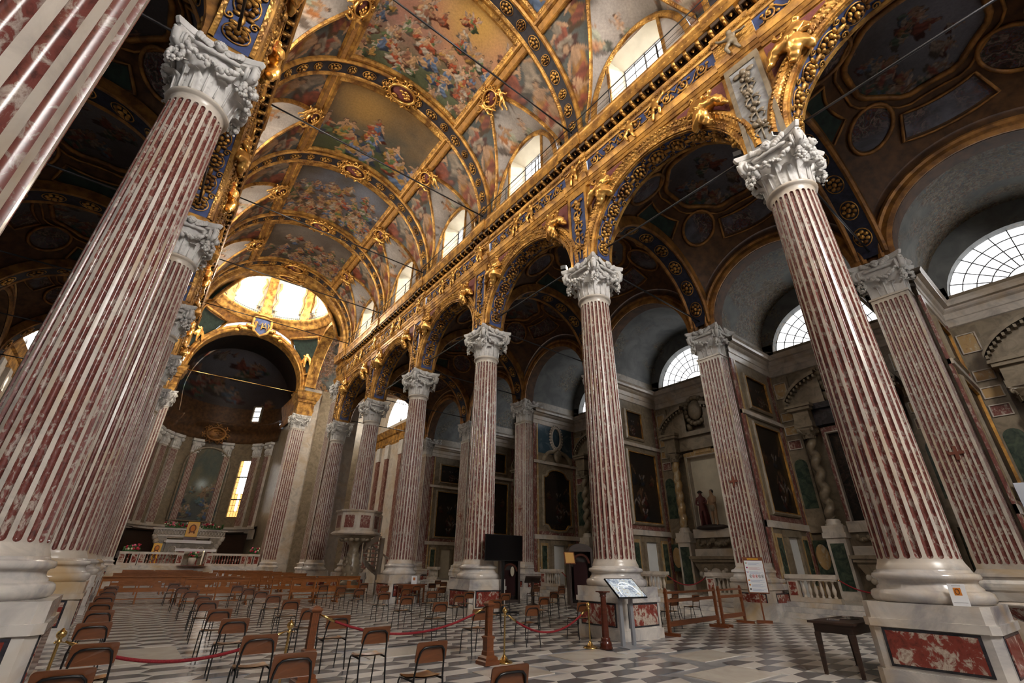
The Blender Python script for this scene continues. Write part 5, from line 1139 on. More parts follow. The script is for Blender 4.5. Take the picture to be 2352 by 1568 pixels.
plain('leaf_green', (0.03, 0.10, 0.02), 0.6); plain('flower_red', (0.35, 0.008, 0.03), 0.6); plain('flower_pink', (0.65, 0.12, 0.22), 0.6); plain('flower_white', (0.75, 0.75, 0.55), 0.6); plain('terracotta_pale', (0.45, 0.40, 0.33), 0.7); plain('carpet', (0.16, 0.035, 0.02), 0.9); plain('wax', (0.85, 0.80, 0.66), 0.5)
def m_twist(h, r=0.17, amp=0.07, turns=5):
    b = MB(); n = 70
    b.tube([(amp * cos(2 * pi * turns * i / n), amp * sin(2 * pi * turns * i / n), h * i / n) for i in range(n + 1)], r, 10); return b
TWM, TWG = m_twist(3.3).mesh('twisted_shaft', 'marble_warm'), m_twist(3.3, 0.19, 0.03, 6).mesh('twisted_shaft', 'onyx')
SMALLCAP = MB().merge(BELL[0], SCL(0.42, 0.42, 0.36)).mesh('small_capital', 'marble_warm')
_sc = MB().merge(BELL[0], SCL(0.42, 0.42, 0.36))
for nm, mb, angs in CAP_PARTS:
    if nm in ('acanthus_leaf', 'abacus', 'volute'):
        for a in angs: _sc.merge(mb, SCL(0.42, 0.42, 0.36) @ RZ(a))
SMALLCAP = _sc.mesh('small_capital', 'marble_warm')
BALU = MB().lathe([(0.055, 0), (0.06, 0.03), (0.04, 0.06), (0.03, 0.08), (0.05, 0.14), (0.065, 0.20), (0.06, 0.26), (0.035, 0.36), (0.026, 0.44), (0.035, 0.47), (0.055, 0.50), (0.055, 0.54)], 12).mesh('baluster', 'marble_white')
def panel(parent, name, xf, y0, y1, z0, z1, mat, d=0.02, fr=None, fw=0.05):
    """flat inlay on the chapel back wall (facing -x) standing d proud of xf, with an optional raised frame"""
    MB().box(xf, xf - d, y0, y1, z0, z1).obj(name, mat, parent)
    if fr:
        b = MB()
        for a, c, e, f in ((y0 - fw, y0, z0 - fw, z1 + fw), (y1, y1 + fw, z0 - fw, z1 + fw), (y0, y1, z0 - fw, z0), (y0, y1, z1, z1 + fw)): b.box(xf, xf - d - 0.04, a, c, e, f)
        b.obj('panel_frame', fr, parent)
XBW = X(1, UBW)
def retable(k, style, label):
    yc = (YK(k) + YK(k + 1)) / 2; o = thing('altar_retable', label, 'altar', (0, 0, 0)); xf = XBW - 0.02
    cw = 1.55; tw = {0: TWM, 1: TWG}[style % 2]
    MB().box(xf, xf - 0.35, yc - 2.1, yc + 2.1, 0.6, 3.0).obj('dado', 'marble_warm', o)
    for sg in (-1, 1):
        ya = yc + sg * cw
        MB().box(xf - 0.3, xf - 0.78, ya - 0.34, ya + 0.34, 0.6, 2.75).box(xf - 0.3, xf - 0.85, ya - 0.42, ya + 0.42, 2.75, 2.95).box(xf - 0.3, xf - 0.82, ya - 0.38, ya + 0.38, 2.95, 3.2).obj('column_pedestal', 'marble_white', o)
        panel(o, 'inlay_panel', xf - 0.78, ya - 0.24, ya + 0.24, 0.9, 2.55, 'marble_green')
        c = place('twisted_column' if style != 2 else 'engaged_column', tw, o, loc=(xf - 0.52, ya, 3.45))
        MB().lathe([(0.30, 3.2), (0.31, 3.26), (0.25, 3.3), (0.27, 3.36), (0.22, 3.45)], 20, (xf - 0.52, ya, 0)).obj('column_foot', 'marble_white', o)
        place('small_capital', SMALLCAP, o, loc=(xf - 0.52, ya, 6.72))
        MB().box(xf, xf - 0.85, ya - 0.36, ya + 0.36, 7.2, 7.45).box(xf, xf - 0.80, ya - 0.32, ya + 0.32, 7.45, 7.95).box(xf, xf - 0.95, ya - 0.46, ya + 0.46, 7.95, 8.08).box(xf, xf - 1.02, ya - 0.52, ya + 0.52, 8.08, 8.2).obj('entablature_block', 'marble_warm', o)
        # broken pediment half
        b = MB(); pts = []
        for i in range(13):
            a = R(20) + R(55) * i / 12; pts.append((yc + sg * 2.35 * cos(a) * 0.95, 7.75 + 1.75 * sin(a)))
        arch = [(xf - 0.5 - e, y, z + h) for y, z in pts for e, h in ((0.4, 0.0), (0.4, 0.16), (0.25, 0.2), (-0.45, 0.2))]
        b.add(arch, [(4 * i + j, 4 * i + j + 1, 4 * i + 5 + j, 4 * i + 4 + j) for i in range(12) for j in range(3)]); b.add([(xf - 0.6, y, z) for y, z in pts] + [(xf - 0.6, yc + sg * 0.55, 8.2), (xf - 0.6, yc + sg * 2.1, 8.2)], [tuple(range(15))])
        for i in range(10): a = R(23) + R(50) * i / 9; b.box(xf - 0.60, xf - 0.86, yc + sg * 2.3 * cos(a) * 0.95 - 0.04, yc + sg * 2.3 * cos(a) * 0.95 + 0.04, 7.62 + 1.75 * sin(a), 7.74 + 1.75 * sin(a))
        b.obj('broken_pediment', 'marble_warm', o)
        # narrow inlaid side strip with dark arched niche and small plaques
        y0, y1 = (yc + sg * 2.02, yc + sg * 2.62) if sg > 0 else (yc - 2.62, yc - 2.02)
        MB().box(xf, xf - 0.12, y0 - 0.06, y1 + 0.06, 3.0, 9.9).obj('side_panel', 'marble_warm', o)
        nb = [((y0 + y1) / 2 + 0.27 * cos(pi * i / 10), 5.75 + 0.27 * sin(pi * i / 10)) for i in range(11)] + [((y0 + y1) / 2 - 0.27, 3.95), ((y0 + y1) / 2 + 0.27, 3.95)]
        MB().add([(xf - 0.13, y, z) for y, z in nb], [tuple(range(13))]).obj('niche', 'marble_green', o)
        for zz, mm in ((6.5, 'rosso_far'), (7.15, 'onyx'), (7.8, 'onyx'), (8.9, 'onyx')): panel(o, 'plaque', xf - 0.12, y0 + 0.06, y1 - 0.06, zz, zz + (0.35 if zz < 8.5 else 0.7), mm, 0.015, 'marble_white', 0.035)
        # dado cartouche
        yd = yc + sg * 2.35
        panel(o, 'dado_panel', xf - 0.35, yd - 0.32, yd + 0.22, 1.45, 2.7, 'marble_green', 0.01)
        MB().ball((xf - 0.37, yd - 0.05, 2.08), (0.03, 0.26, 0.48), 14, 8).obj('dado_cartouche', 'onyx', o)
    MB().box(xf, xf - 0.45, yc - 1.2, yc + 1.2, 7.25, 7.45).box(xf, xf - 0.40, yc - 1.2, yc + 1.2, 7.45, 7.95).box(xf, xf - 0.6, yc - 1.2, yc + 1.2, 7.95, 8.2).obj('entablature', 'marble_black' if style == 0 else 'marble_warm', o)
    # top ornament: coat of arms with crown and putti-like scrolls
    b = MB(); g = random.Random(k)
    b.ball((xf - 0.35, yc, 9.35), (0.16, 0.42, 0.55), 14, 8)
    for i in range(18): a = 2 * pi * i / 18; b.ball((xf - 0.3, yc + 0.62 * cos(a), 9.35 + 0.72 * sin(a)), (0.14, 0.16, 0.14), 7, 5)
    for sg in (-1, 1):
        b.tube([(xf - 0.3, yc + sg * (0.45 + 0.05 * i), 8.3 + 0.09 * i + 0.1 * sin(i)) for i in range(8)], [0.14, 0.16, 0.15, 0.13, 0.12, 0.1, 0.09, 0.07], 7)
    b.obj('carved_arms', 'marble_warm', o)
    # altar table with carved sarcophagus front
    b = MB(); b.box(xf - 0.3, xf - 1.15, yc - 1.15, yc + 1.15, 2.0, 2.12).box(xf - 0.3, xf - 1.08, yc - 1.08, yc + 1.08, 1.88, 2.0)
    pr = [(0.75, 0.6), (0.80, 0.72), (0.62, 0.85), (0.66, 1.1), (0.84, 1.45), (0.98, 1.75), (1.02, 1.88)]
    for (w0, z0), (w1, z1) in zip(pr[:-1], pr[1:]):
        v = [(xf - 0.35, yc - w0, z0), (xf - 0.35 - 0.62 * w0, yc - w0, z0), (xf - 0.35 - 0.62 * w0, yc + w0, z0), (xf - 0.35, yc + w0, z0), (xf - 0.35, yc - w1, z1), (xf - 0.35 - 0.62 * w1, yc - w1, z1), (xf - 0.35 - 0.62 * w1, yc + w1, z1), (xf - 0.35, yc + w1, z1)]
        b.add(v, [(0, 1, 5, 4), (1, 2, 6, 5), (2, 3, 7, 6)])
    b.obj('altar_mensa', 'marble_warm', o)
    b = MB(); b.ball((xf - 0.88, yc, 1.35), (0.14, 0.3, 0.3), 12, 8)
    for sg in (-1, 1):
        for i in range(4): b.ball((xf - 0.85, yc + sg * (0.36 + 0.14 * i), 1.45 - 0.1 * i + 0.22 * (i % 2)), (0.1, 0.12, 0.12), 8, 5)
    b.obj('carved_front', 'marble_white', o)
    MB().box(xf - 0.3, xf - 0.62, yc - 1.1, yc + 1.1, 2.12, 2.45).box(xf - 0.3, xf - 0.5, yc - 1.12, yc + 1.12, 2.95, 3.35).obj('gradine', 'marble_white', o)
    b = MB(); g = random.Random(k + 3)
    for i in range(16): b.ball((xf - 0.52 - g.uniform(0, 0.05), yc - 0.85 + 1.7 * i / 15, 2.72 + g.uniform(-0.1, 0.1)), (0.1, g.uniform(0.07, 0.13), g.uniform(0.07, 0.13)), 7, 5)
    b.obj('carved_relief', 'marble_warm', o)
    # the centre: painting or niche
    hwc = 0.98; top = 6.95
    if style == 1:
        b = MB(); b.add([(xf - 0.02, yc - hwc, 3.35), (xf - 0.02, yc + hwc, 3.35), (xf - 0.02, yc + hwc, top), (xf - 0.02, yc - hwc, top)], [(0, 1, 2, 3)])
        for sg in (-1, 1): b.add([(xf - 0.02, yc + sg * hwc, 3.35), (xf - 0.5, yc + sg * hwc, 3.35), (xf - 0.5, yc + sg * hwc, top), (xf - 0.02, yc + sg * hwc, top)], [(0, 1, 2, 3)])
        b.obj('niche_lining', 'plaster_cream', o)
    else:
        MB().box(xf - 0.02, xf - 0.10, yc - hwc, yc + hwc, 3.4, top).obj('canvas', 'old_canvas', o)
    b = MB()
    for i in range(2): sg = -1 if i else 1; b.box(xf, xf - 0.30, yc + sg * hwc, yc + sg * (hwc + 0.14), 3.2, top + 0.2)
    b.box(xf, xf - 0.30, yc - hwc, yc + hwc, top, top + 0.22); b.box(xf, xf - 0.34, yc - 0.5, yc + 0.5, top + 0.1, top + 0.36); b.obj('picture_frame', 'rosso_far' if style != 1 else 'onyx', o)
    b = MB()
    for sg in (-1, 1): b.box(xf, xf - 0.34, yc + sg * (hwc - 0.035), yc + sg * (hwc + 0.02), 3.35, top)
    b.box(xf, xf - 0.34, yc - hwc, yc + hwc, top - 0.05, top); b.obj('frame_fillet', 'marble_white', o)
    return o
retable(0, 2, 'chapel altar with fluted column and dark picture beside the hanging grey panel')
retable(1, 0, 'chapel altar with black entablature and pale twisted columns seen past the desk column')
retable(2, 1, 'chapel altar with marble columns and cream niche holding coloured statues')
retable(3, 0, 'chapel altar with twisted column behind the dark confessional')
for k in (4,): retable(k, 1, 'chapel altar glimpsed behind the television screen')

# statue group in the niche of the second chapel
def standing(name, robe, arm):
    return skin_mesh(name, [(0, 0, 0.86, (0.14, 0.12)), (0, 0.0, 1.10, (0.13, 0.11)), (0, 0, 1.32, (0.17, 0.11)), (0, 0, 1.44, 0.06), (0, -0.02, 1.57, (0.085, 0.10)), (0, 0, 1.68, 0.06), (0.19, 0, 1.30, 0.06), (0.25 * arm, -0.1, 1.08, 0.05), (0.10, -0.24, 1.10, 0.04), (-0.19, 0, 1.30, 0.06), (-0.26, -0.05, 1.05, 0.05), (-0.12, -0.22, 0.98, 0.04),
        (0.09, 0, 0.78, 0.10), (0.10, -0.03, 0.45, 0.075), (0.11, 0.02, 0.08, 0.05), (0.12, -0.12, 0.03, 0.045), (-0.09, 0, 0.78, 0.10), (-0.10, -0.04, 0.45, 0.075), (-0.12, 0.0, 0.08, 0.05), (-0.13, -0.13, 0.03, 0.045)],
        [(0, 1), (1, 2), (2, 3), (3, 4), (4, 5), (2, 6), (6, 7), (7, 8), (2, 9), (9, 10), (10, 11), (0, 12), (12, 13), (13, 14), (14, 15), (0, 16), (16, 17), (17, 18), (18, 19)], robe, 1, 0.006)
_y2 = (YK(2) + YK(3)) / 2
SG = thing('statue_group', 'painted wooden group of two standing figures on a dark rock in the cream niche', 'statue', (XBW - 0.45, _y2 + 0.08, 3.36))
MB().ball((0, 0, 0.05), (0.32, 0.85, 0.14), 14, 8).obj('rocky_base', 'statue_dark', SG)
f1 = place('figure_in_helmet', standing('figure', 'statue_robe', 1.0), SG, loc=(0.0, 0.38, 0.1), rz=-pi / 2 + 0.5); f2 = place('figure_in_loincloth', standing('figure', 'statue_flesh', 1.0), SG, loc=(-0.05, -0.25, 0.1), rz=-pi / 2 - 0.2)
MB().ball((0, 0, 1.62), (0.11, 0.12, 0.09), 12, 8).lathe([(0.15, 1.60), (0.12, 1.63)], 14).obj('helmet', 'statue_dark', f1)
MB().ball((0, 0.03, 1.60), (0.10, 0.10, 0.10), 10, 7).obj('dark_hair', 'statue_dark', f2); MB().lathe([(0.13, 0.66), (0.16, 0.8), (0.14, 0.94)], 16).obj('loincloth', 'marble_warm', f2)
MB().tube([(0, 0.1, 1.35), (0.05, 0.25, 1.0), (0.1, 0.3, 0.5), (0.12, 0.3, 0.1)], [0.1, 0.16, 0.2, 0.22], 10).obj('red_cloak', 'statue_robe', f1)

# side walls: pictures, marble strips, doorways
def side_picture(k, x0, x1, z0, z1, label, mat='old_canvas', fr='marble_warm', arched=False, fw=0.12):
    y = YK(k + 1) - 0.64; o = thing('framed_painting', label, 'painting', ((x0 + x1) / 2, y, z0)); w = (x1 - x0) / 2; h = z1 - z0
    if arched:
        pts = [(-w, 0.35), (-w * 0.75, 0.32), (-w * 0.55, 0.05), (0, 0.0), (w * 0.55, 0.05), (w * 0.75, 0.32), (w, 0.35), (w, h - 0.25), (w * 0.8, h - 0.22)] + [(w * 0.7 * cos(pi * i / 8), h - 0.1 + 0.35 * sin(pi * i / 8)) for i in range(9)] + [(-w * 0.8, h - 0.22), (-w, h - 0.25)]
    else: pts = [(-w, 0), (w, 0), (w, h), (-w, h)]
    if arched: MB().add([(x, -0.03, z) for x, z in pts], [tuple(range(len(pts)))]).obj('canvas_edge', mat, o); painted_grid('canvas', lambda i, j: (w * (2 * i - 1) * 0.96, -0.04, 0.36 + (h - 0.62) * j), 40, 60, PIC['dark'], o, lambda i, j: (1 - j, i))
    else: painted_grid('canvas', lambda i, j: (w * (2 * i - 1), -0.04, h * j), 40, 60, PIC['dark'], o, lambda i, j: (1 - j, i if k % 2 else 1 - i))
    b = MB(); n = len(pts); v = []
    for e, d in ((0.0, -0.04), (0.0, -0.12), (fw * 0.5, -0.14), (fw, -0.08), (fw, 0.0)):
        for i in range(n):
            p0, p1, p2 = pts[i - 1], pts[i], pts[(i + 1) % n]; t1 = Vector((p1[0] - p0[0], p1[1] - p0[1])).normalized(); t2 = Vector((p2[0] - p1[0], p2[1] - p1[1])).normalized()
            nn = Vector((t1.y + t2.y, -t1.x - t2.x)); q = nn.length; nn = nn / q * (min(1.6, 2 / q)) if q > 1e-4 else Vector((0, 0))
            v.append((p1[0] + nn.x * e, d, p1[1] + nn.y * e))
    b.add(v, [(r_ * n + i, r_ * n + (i + 1) % n, (r_ + 1) * n + (i + 1) % n, (r_ + 1) * n + i) for r_ in range(4) for i in range(n)]); b.obj('picture_frame', fr, o)
    b = MB(); v2 = []
    for e, d in ((0.02, -0.05), (0.0, -0.13), (-0.035, -0.13), (-0.04, -0.05)):
        for i in range(n):
            p0, p1, p2 = pts[i - 1], pts[i], pts[(i + 1) % n]; t1 = Vector((p1[0] - p0[0], p1[1] - p0[1])).normalized(); t2 = Vector((p2[0] - p1[0], p2[1] - p1[1])).normalized()
            nn = Vector((t1.y + t2.y, -t1.x - t2.x)); q = nn.length; nn = nn / q * (min(1.6, 2 / q)) if q > 1e-4 else Vector((0, 0)); v2.append((p1[0] + nn.x * e, d, p1[1] + nn.y * e))
    b.add(v2, [(r_ * n + i, r_ * n + (i + 1) % n, (r_ + 1) * n + (i + 1) % n, (r_ + 1) * n + i) for r_ in range(3) for i in range(n)]); b.obj('gilt_fillet', 'gold_plain', o)
    return o
wh = {0: 'first', 1: 'second', 2: 'third', 3: 'fourth', 4: 'fifth', 5: 'sixth'}
for k in range(0, 6):
    y = YK(k + 1) - 0.64
    if k == 3:
        side_picture(k, 19.75, 22.05, 3.55, 6.95, 'dark curvy-topped painting under the oval frame, by the confessional', arched=True)
        ov = thing('oval_frame', 'white carved oval frame on dark blue marble above the curvy-topped painting', 'frame', (20.95, y, 9.35))
        MB().grid(lambda i, j: (0.36 * j * cos(2 * pi * i), -0.03, 0.62 * j * sin(2 * pi * i)), 24, 2, 0, True, None, True).obj('dark_field', 'marble_slate', ov)
        MB().tube([(0.40 * cos(2 * pi * i / 28), -0.06, 0.68 * sin(2 * pi * i / 28)) for i in range(28)], 0.07, 7, 0, True).obj('oval_moulding', 'marble_white', ov)
        b = MB()
        for i in range(26): a = 2 * pi * i / 26; b.ball((0.54 * cos(a), -0.06, 0.82 * sin(a)), (0.09, 0.07, 0.09), 7, 5)
        b.obj('laurel_wreath', 'marble_white', ov)
        MB().box(19.0, 22.8, y - 0.02, y, 8.2, 10.1).obj('slate_revetment', 'marble_slate', AW if False else bpy.data.objects['wall_right_chapels'])
        b = MB()
        for sg in (-1, 1): b.tube([(20.95 + sg * t * 1.25, y - 0.12, 8.55 - 0.9 * t * t - 0.1 * sin(t * 6)) for t in [i / 10 for i in range(11)]], 0.13, 8)
        b.ball((20.95, y - 0.15, 8.1), (0.35, 0.15, 0.4), 12, 8); ob = b.obj('carved_crest', 'marble_warm'); tag(ob, 'carved scroll crest between the oval frame and curvy-topped painting', 'carving')
    else:
        side_picture(k, 19.75, 22.05, 3.65, 7.2, 'dark tall painting on the side wall of the %s chapel from the entrance' % wh[k])
        side_picture(k, 19.9, 21.8 if k != 2 else 21.2, 8.0, 9.45, 'small dark upper painting on the side wall of the %s chapel from the entrance' % wh[k], 'old_canvas')
    W_ = bpy.data.objects['wall_right_chapels']
    for x0, x1, mt in ((18.95, 19.15, 'rosso_far'), (19.2, 19.32, 'onyx'), (22.45, 22.6, 'rosso_far'), (22.68, 22.8, 'onyx')): MB().box(x0, x1, y - 0.08, y, 0.6, 10.05).obj('marble_strip', mt, W_)
    MB().box(18.95, 22.83, y - 0.10, y, 3.05, 3.3).box(18.95, 22.83, y - 0.14, y, 7.5, 7.68).obj('string_course', 'marble_white', W_)
    MB().box(19.4, 22.3, y - 0.03, y, 3.32, 3.5).obj('marble_inset', 'rosso_far', W_)
    dr = thing('door_%d' % (k + 1), 'small marble-framed doorway in the side wall of the %s chapel' % wh[k], 'door', kind='structure')
    MB().box(20.45, 21.35, y - 0.02, y - 0.005, 0.6, 2.75).obj('door_leaf', 'plaster_white' if k in (1, 2, 3) else 'plaster_cream', dr)
    b = MB(); b.box(20.25, 20.45, y - 0.12, y, 0.6, 2.9).box(21.35, 21.55, y - 0.12, y, 0.6, 2.9).box(20.2, 21.6, y - 0.14, y, 2.75, 3.0); b.obj('door_frame', 'marble_warm', dr)
    for x0 in (19.45, 21.75): 
        MB().box(x0, x0 + 0.6, y - 0.05, y, 0.9, 2.85).obj('dado_panel', 'onyx', W_); MB().box(x0 + 0.12, x0 + 0.48, y - 0.07, y - 0.05, 1.05, 2.7).obj('dado_inset', 'marble_green', W_)

# chapel balustrades
def balustrade(x, ya, yb, z, label, n, posts=(0, 1), group='marble chapel balustrades', mat='marble_white', h=0.86):
    o = thing('balustrade', label, 'balustrade', (x, (ya + yb) / 2, z), group=group); L = (yb - ya) / 2
    MB().box(-0.13, 0.13, -L, L, 0, 0.14).obj('base_rail', mat, o); MB().box(-0.15, 0.15, -L - 0.03, L + 0.03, h - 0.14, h).box(-0.12, 0.12, -L, L, h - 0.2, h - 0.14).obj('top_rail', mat, o)
    for sg, on in ((-1, posts[0]), (1, posts[1])):
        if on:
            p = MB().box(-0.12, 0.12, sg * L - sg * 0.36, sg * L, 0.14, h - 0.18).obj('end_post', mat, o)
            MB().box(-0.135, -0.12, sg * L - sg * 0.30, sg * L - sg * 0.06, 0.2, h - 0.24).obj('red_inset', 'rosso_panel', p)
    a, c = -L + (0.4 if posts[0] else 0.08), L - (0.4 if posts[1] else 0.08)
    for i in range(n): place('baluster', BALU, o, loc=(0, a + (c - a) * (i + 0.5) / n, 0.14), M=None)
    return o
for k in range(0, 6):
    ya, yb = YK(k) + 0.82, YK(k + 1) - 0.78; yc = (YK(k) + YK(k + 1)) / 2
    balustrade(X(1, 14.62), yc + 0.98, yb, 0.6, 'marble balustrade on the altar side of the %s chapel entrance' % wh[k], 6)
    balustrade(X(1, 14.62), ya, yc - 0.98, 0.6, 'marble balustrade on the entrance side of the %s chapel opening' % wh[k], 6)
    if k in (1, 2, 3):
        r_ = thing('barrier_rope', 'dark red rope hung across the opening of the %s chapel balustrade' % wh[k], 'rope', (X(1, 14.62), yc, 0.6))
        MB().tube([(0, -0.93 + 1.86 * i / 14, 0.70 - 0.34 * (1 - (2 * i / 14 - 1) ** 2)) for i in range(15)], 0.022, 7).obj('rope', 'rope_red', r_)
        for sg in (-1, 1): MB().ball((0, sg * 0.95, 0.70), 0.035, 8, 6).obj('hook', 'brass', r_)

# grey panel and white sensor on the side of the first pier
o = MB().box(-0.02, 0.02, -0.28, 0.28, 0, 1.15).obj('hanging_panel', 'grey_alu', loc=(X(1, UP + 1.2), YK(1) - 1.05, 2.75), rz=0.35); tag(o, 'grey blank panel hung on the side of the first chapel pier', 'panel')

# ================================================================ IRON RAILINGS, TIE RODS, SPOTLIGHTS
rl = thing('walkway_railing', 'thin black iron railing along the nave cornice under the clerestory windows', 'railing', (0, 0, 17.73))
ur = 5.30
for k in range(0, 6):
    for i in range(3):
        y = YK(k) + BAY * i / 3; MB().box(X(1, ur) - 0.02, X(1, ur) + 0.02, y - 0.02, y + 0.02, 0.0, 1.0).obj('post', 'iron', rl)
for nm, z, t in (('handrail', 1.0, 0.022), ('wire', 0.66, 0.008), ('wire', 0.36, 0.008)): MB().tube([(X(1, ur), -4.2, z), (X(1, ur), 36.2, z)], t, 6).obj(nm, 'iron', rl)
OT = ['entrance-end', 'first', 'second', 'third', 'fourth', 'fifth', 'sixth']
for k in range(0, 7):
    y = YK(k); o = MB().tube([(X(-1, 5.45), 0, 0), (X(1, 5.45), 0, 0)], 0.035, 8).obj('tie_rod', 'steel_rod', loc=(0, y, 18.5)); tag(o, 'dark iron tie rod stretched across the nave at the %s column pair' % OT[k], 'tie rod', 'nave tie rods')
    if k < 6:
        for s in (1, -1):
            o = MB().tube([(0, 0.45, 0), (0, BAY - 0.45, 0)], 0.032, 8).obj('tie_rod', 'steel_rod', loc=(X(s, UC), y, 12.12)); tag(o, 'iron tie rod under the nave arch beyond the %s column, %s' % (OT[k], 'pulpit side' if s > 0 else 'opposite the pulpit'), 'tie rod', 'arcade tie rods')
    for s in (1, -1):
        o = MB().tube([(X(s, UC + 0.5), 0, 0), (X(s, UP + 0.1), 0, 0)], 0.032, 8).obj('tie_rod', 'steel_rod', loc=(0, y, 11.95)); tag(o, 'iron tie rod crossing the aisle at the %s chapel pier, %s' % (OT[k], 'pulpit side' if s > 0 else 'opposite the pulpit'), 'tie rod', 'aisle tie rods')
o = MB().tube([(X(-1, 4.95), 0, 0), (X(1, 4.95), 0, 0)], 0.035, 8).obj('tie_rod', 'brass', loc=(0, 48.5, 17.3)); tag(o, 'sunlit pale tie rod across the chancel arch', 'tie rod')
def spot(x, y, z, rz, label, lit, white):
    o = thing('spotlight', label, 'lamp', (x, y, z), rz)
    MB().box(-0.13, 0.13, -0.1, 0.1, 0.06, 0.22).obj('housing', 'plaster_white' if white else 'black_steel', o)
    MB().box(-0.02, 0.02, -0.02, 0.02, 0, 0.06).obj('bracket', 'iron', o)
    MB().box(-0.10, 0.10, -0.115, -0.10, 0.08, 0.20).obj('lens', 'spot_lit' if lit else 'tv_black', o)
glow('spot_lit', (1.0, 0.8, 0.55), 40.0)
spot(X(1, UC) - 0.55, YK(1) - 0.2, ZCAP, -0.6, 'white floodlight on the abacus of the column beside the desk', False, True)
spot(X(1, UC) - 0.72, YK(2) + 0.72, ZCAP, 0.5, 'small lit spotlight on the capital behind the information screen', True, False)
spot(X(1, UC) - 0.70, YK(1) + 0.72, ZCAP, 0.4, 'small black spotlight on the far corner of the desk-side column capital', False, False)
# ================================================================ FURNITURE OF THE NAVE
# ---- school chairs: plywood back and seat on a black tubular frame, facing the altar (+y)
def rounded_rect(w, h, r, n=4):
    o = []
    for cx, cz, a0 in ((w - r, h - r, 0), (-w + r, h - r, 90), (-w + r, -h + r, 180), (w - r, -h + r, 270)):
        o += [(cx + r * cos(R(a0 + 90 * i / n)), cz + r * sin(R(a0 + 90 * i / n))) for i in range(n + 1)]
    return o
def m_back():
    b = MB(); pts = rounded_rect(0.205, 0.105, 0.03); n = len(pts); v = []
    for d in (-0.006, 0.006): v += [(x, d - 0.35 * (0.2 ** 2 - x * x) * 1.0, z) for x, z in pts]
    b.add(v, [tuple(range(n))[::-1], tuple(range(n, 2 * n))] + [(i, (i + 1) % n, n + (i + 1) % n, n + i) for i in range(n)], 0, False, T(0, -0.215, 0.69) @ RX(R(9))); return b.mesh('backrest', 'ply_back')
def m_seat():
    b = MB()
    def top(i, j):
        x = -0.2 + 0.4 * i; y = -0.19 + 0.40 * j; e = 1 - 0.18 * (2 * i - 1) ** 2 * (1 if j > 0.8 else 0.3)
        z = 0.452 - 0.03 * sin(pi * j * 0.9) + 0.05 * (2 * i - 1) ** 2 * 0.35 - 0.035 * max(0, j - 0.8) ** 2 * 20
        return (x * e, y, z)
    b.grid(top, 8, 10); b.grid(lambda i, j: (lambda p: (p[0], p[1], p[2] - 0.012))(top(i, j)), 8, 10); return b.mesh('seat', 'ply_seat')
CB, CS_ = m_back(), m_seat()
HOOP = MB().tube([(-0.20, -0.255, 0.0), (-0.195, -0.215, 0.25), (-0.19, -0.185, 0.44), (-0.175, -0.215, 0.62), (-0.155, -0.24, 0.705), (-0.12, -0.248, 0.735), (-0.06, -0.25, 0.742), (0.06, -0.25, 0.742), (0.12, -0.248, 0.735), (0.155, -0.24, 0.705), (0.175, -0.215, 0.62), (0.19, -0.185, 0.44), (0.195, -0.215, 0.25), (0.20, -0.255, 0.0)], 0.0115, 8).mesh('back_frame', 'black_steel')
FLEG = MB().tube([(0, 0.21, 0.0), (0, 0.185, 0.25), (0, 0.165, 0.38), (0, 0.14, 0.415), (0, 0.08, 0.42), (0, -0.185, 0.415)], 0.0105, 8).mesh('front_leg', 'black_steel')
CROSSB = MB().tube([(-0.185, 0.03, 0.413), (0.185, 0.03, 0.413)], 0.009, 6).mesh('seat_bar', 'black_steel')
def chair(x, y, rz, label):
    o = thing('school_chair', label, 'chair', (x, y, 0), rz, 'school chairs set apart in the nave')
    place('backrest', CB, o); place('seat', CS_, o); place('back_frame', HOOP, o); place('seat_bar', CROSSB, o)
    for sx in (-0.188, 0.188): place('front_leg', FLEG, o, loc=(sx, 0, 0))
    return o
chair_px = [(-0.08, 5.81), (0.08, 7.37), (-0.01, 9.7), (0.01, 11.97), (0.0, 14.16), (0.01, 16.59), (0.05, 19.3), (0.1, 22.4),
    (1.68, 7.18), (1.76, 9.34), (1.81, 11.31), (1.93, 13.75), (2.08, 15.84), (2.09, 18.7), (2.1, 21.6), (2.1, 25.0), (1.68, 5.61), (3.35, 10.76), (3.6, 13.26), (3.76, 15.6), (3.9, 17.8), (3.88, 19.7), (3.96, 22.2), (3.31, 9.06), (3.21, 7.2), (3.18, 5.55), (3.09, 3.92),
    (6.73, 13.34), (6.98, 15.43), (7.2, 18.1), (7.2, 20.0), (7.1, 21.8), (6.47, 11.03), (6.22, 8.94), (7.8, 9.14), (8.9, 17.8), (9.1, 20.2), (9.3, 22.9), (8.75, 15.5), (8.62, 13.6), (8.15, 11.07), (10.25, 11.5), (9.62, 9.3), (10.35, 13.5), (9.75, 14.75), (10.55, 18.0), (10.6, 20.2), (12.0, 19.2), (12.3, 21.9), (11.9, 24.2),
    (12.6, 13.6), (15.0, 15.7), (14.9, 17.2), (16.2, 18.8), (16.6, 17.4), (14.7, 19.6), (16.6, 20.9), (17.2, 21.6), (14.0, 23.7), (14.9, 25.9),
    (14.1, 10.4), (13.6, 9.35), (16.4, 11.2), (15.9, 10.05)]
near_label = {0: 'at the feet of the second column, cut by the edge of the group', }
def chair_where(x, y):
    col = ('beside the columns opposite the pulpit' if x < 0.6 else 'in the second file' if x < 2.6 else 'in the third file' if x < 4.5 else 'in the fourth file' if x < 7.7 else 'in the fifth file' if x < 9.5 else 'along the television-side columns' if x < 12.1 else 'in the side aisle')
    return col
_cnt = {}
